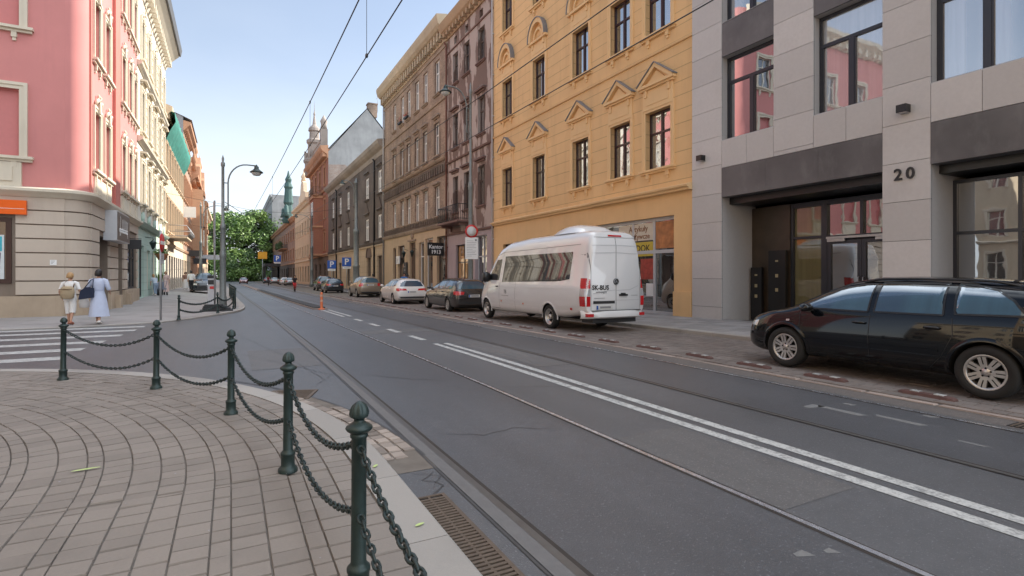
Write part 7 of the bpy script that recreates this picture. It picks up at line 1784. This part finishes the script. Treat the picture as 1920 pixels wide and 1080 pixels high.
# people down the left pavement
person('woman in a long pale pink dress on the left pavement', (-4.25, 46.5, .09), R(195), 1.66, step=.15, hair='hair_b', dress=dict(mat=cloth((.62, .46, .42)), hem=.2, flare=.26), shoe=WH, far=True)
person('fair haired person in light blue crouching over a pushchair on the left pavement', (-4.6, 44.0, .09), R(30), 1.45, step=.1, lean=.5, hair='hair_b', top=dict(mat=cloth((.45, .52, .60))), bottom=dict(mat=cloth((.25, .32, .42))), shoe=WH, far=True)
t = thing('pushchair', 'small grey pushchair beside the pink dressed woman', 'pushchair', (-4.3, 44.6, .09), R(20)); m = MB()
for x in (-.25, .25):
    for y in (-.3, .35): m.lathe([(.02, -.02), (.12, -.02), (.12, .02), (.02, .02)], 10, (x, y, .12), axis='x')
m.build('wheels', M['rubber'], t); m = MB(); m.box(-.22, .22, -.3, .25, .4, .5); m.prism([(-.22, .5), (.22, .5), (.2, .95), (-.2, .95)], .2, .28); m.tube([(-.2, -.3, .12), (-.2, .0, .5), (-.2, -.5, 1.0), (.2, -.5, 1.0), (.2, 0, .5), (.2, -.3, .12)], .02, 5); m.build('seat', cloth((.2, .22, .27)), t)
person('woman in a white skirt and brown top on the left pavement', (-3.85, 60, .09), R(185), 1.7, step=.12, hair='hair_d', top=dict(mat=cloth((.28, .16, .12))), dress=dict(mat=WH, full=False, name='skirt', hem=.15, flare=.27), shoe=WH, far=True)
person('man in a white shirt and black trousers on the left pavement', (-3.0, 53, .09), R(10), 1.78, step=.14, top=dict(mat=WH, sleeve=1.3), bottom=dict(mat=cloth((.015, .015, .018))), shoe=cloth((.02, .02, .02)), far=True)
# people on the right pavement behind the cars
person('person in a bright blue jacket on the pavement behind the white estate car', (11.4, 38.8, gz(11, 39)+.15), R(160), 1.74, step=.1, top=dict(mat=cloth((.01, .13, .42)), sleeve=1.9, name='jacket'), bottom=dict(mat=cloth((.04, .04, .06))), shoe=WH, far=True)
person('dark haired person in black walking next to the bright blue jacket', (12.0, 40.0, gz(11, 40)+.15), R(0), 1.68, step=.14, top=dict(mat=cloth((.03, .03, .035)), sleeve=1.9), bottom=dict(mat=cloth((.05, .05, .07))), shoe=WH, far=True)
person('person in black standing on the right pavement before the dark off roader', (11.3, 80, gz(11, 80)+.13), R(180), 1.8, step=.1, top=dict(mat=cloth((.02, .02, .02)), sleeve=1.9), bottom=dict(mat=cloth((.02, .02, .025))), shoe=cloth((.02, .02, .02)), far=True)
person('person in a pale top on the right pavement behind the tan off roader', (11.6, 49.5, gz(11, 50)+.13), R(20), 1.74, step=.1, top=dict(mat=cloth((.5, .5, .5)), sleeve=1.2), bottom=dict(mat=cloth((.05, .05, .08))), shoe=WH, far=True)
# cyclists
def bicycle(lab, loc, rz, col):
    t = thing('bicycle', lab, 'bicycle', loc, rz, 'bicycles ridden up the street'); r_ = .34
    for y in (-.52, .52):
        m = MB(); m.lathe([(r_-.035, -.015), (r_, -.02), (r_, .02), (r_-.035, .015), (r_-.035, -.015)], 22, (0, y, r_), axis='x', cap=False)
        for k in range(8): a = math.pi*k/8; m.tube([(0, y-math.cos(a)*(r_-.03), r_-math.sin(a)*(r_-.03)), (0, y+math.cos(a)*(r_-.03), r_+math.sin(a)*(r_-.03))], .003, 3)
        m.build('wheel', M['rubber'], t)
    m = MB(); bb = (0, -.08, .3); hd = (0, .36, .82); st = (0, -.22, .82)
    for a, b in ((bb, hd), (bb, st), (st, hd), (bb, (0, -.52, r_)), (st, (0, -.52, r_)), (hd, (0, .52, r_))): m.tube([a, b], .02, 6)
    m.build('frame', col, t); m = MB(); m.tube([(0, .36, .82), (0, .33, 1.0)], .018, 6); m.tube([(-.28, .25, 1.04), (-.2, .33, 1.02), (.2, .33, 1.02), (.28, .25, 1.04)], .016, 6); m.build('handlebar', M['black'], t)
    m = MB(); m.tube([st, (0, -.25, .92)], .015, 6); m.box(-.08, .08, -.38, -.12, .92, .97); m.build('saddle', M['black'], t); return t
SIT = (((.09, .33, .72), (.09, .12, .42), (.09, .26, .38)), ((-.09, .36, .60), (-.09, .06, .22), (-.09, .20, .18)))
ARM = (((.08, .2, -.2), (.06, .46, -.34)), ((-.08, .2, -.2), (-.06, .46, -.34)))
for (u, v, rz, tc_, bc, lab) in ((6.15, 62.5, 180, (.03, .02, .025), (.55, .03, .04), 'in a dark top and red trousers riding up the street'), (6.0, 106, 180, (.25, .04, .05), (.03, .03, .04), 'in dark red riding far off near the parking sign')):
    z = gz(u, v); bicycle('bicycle under the rider '+lab, (u, v, z), R(rz), M['red'] if bc[0] > .3 else M['black'])
    person('cyclist '+lab, (u-math.sin(R(rz))*-.0, v+.2, z+.06), R(rz), 1.72, arms=ARM, sit=SIT, lean=.22, top=dict(mat=cloth(tc_), sleeve=.9), bottom=dict(mat=cloth(bc), to=.6), shoe=M['black'], far=True, group='cyclists')
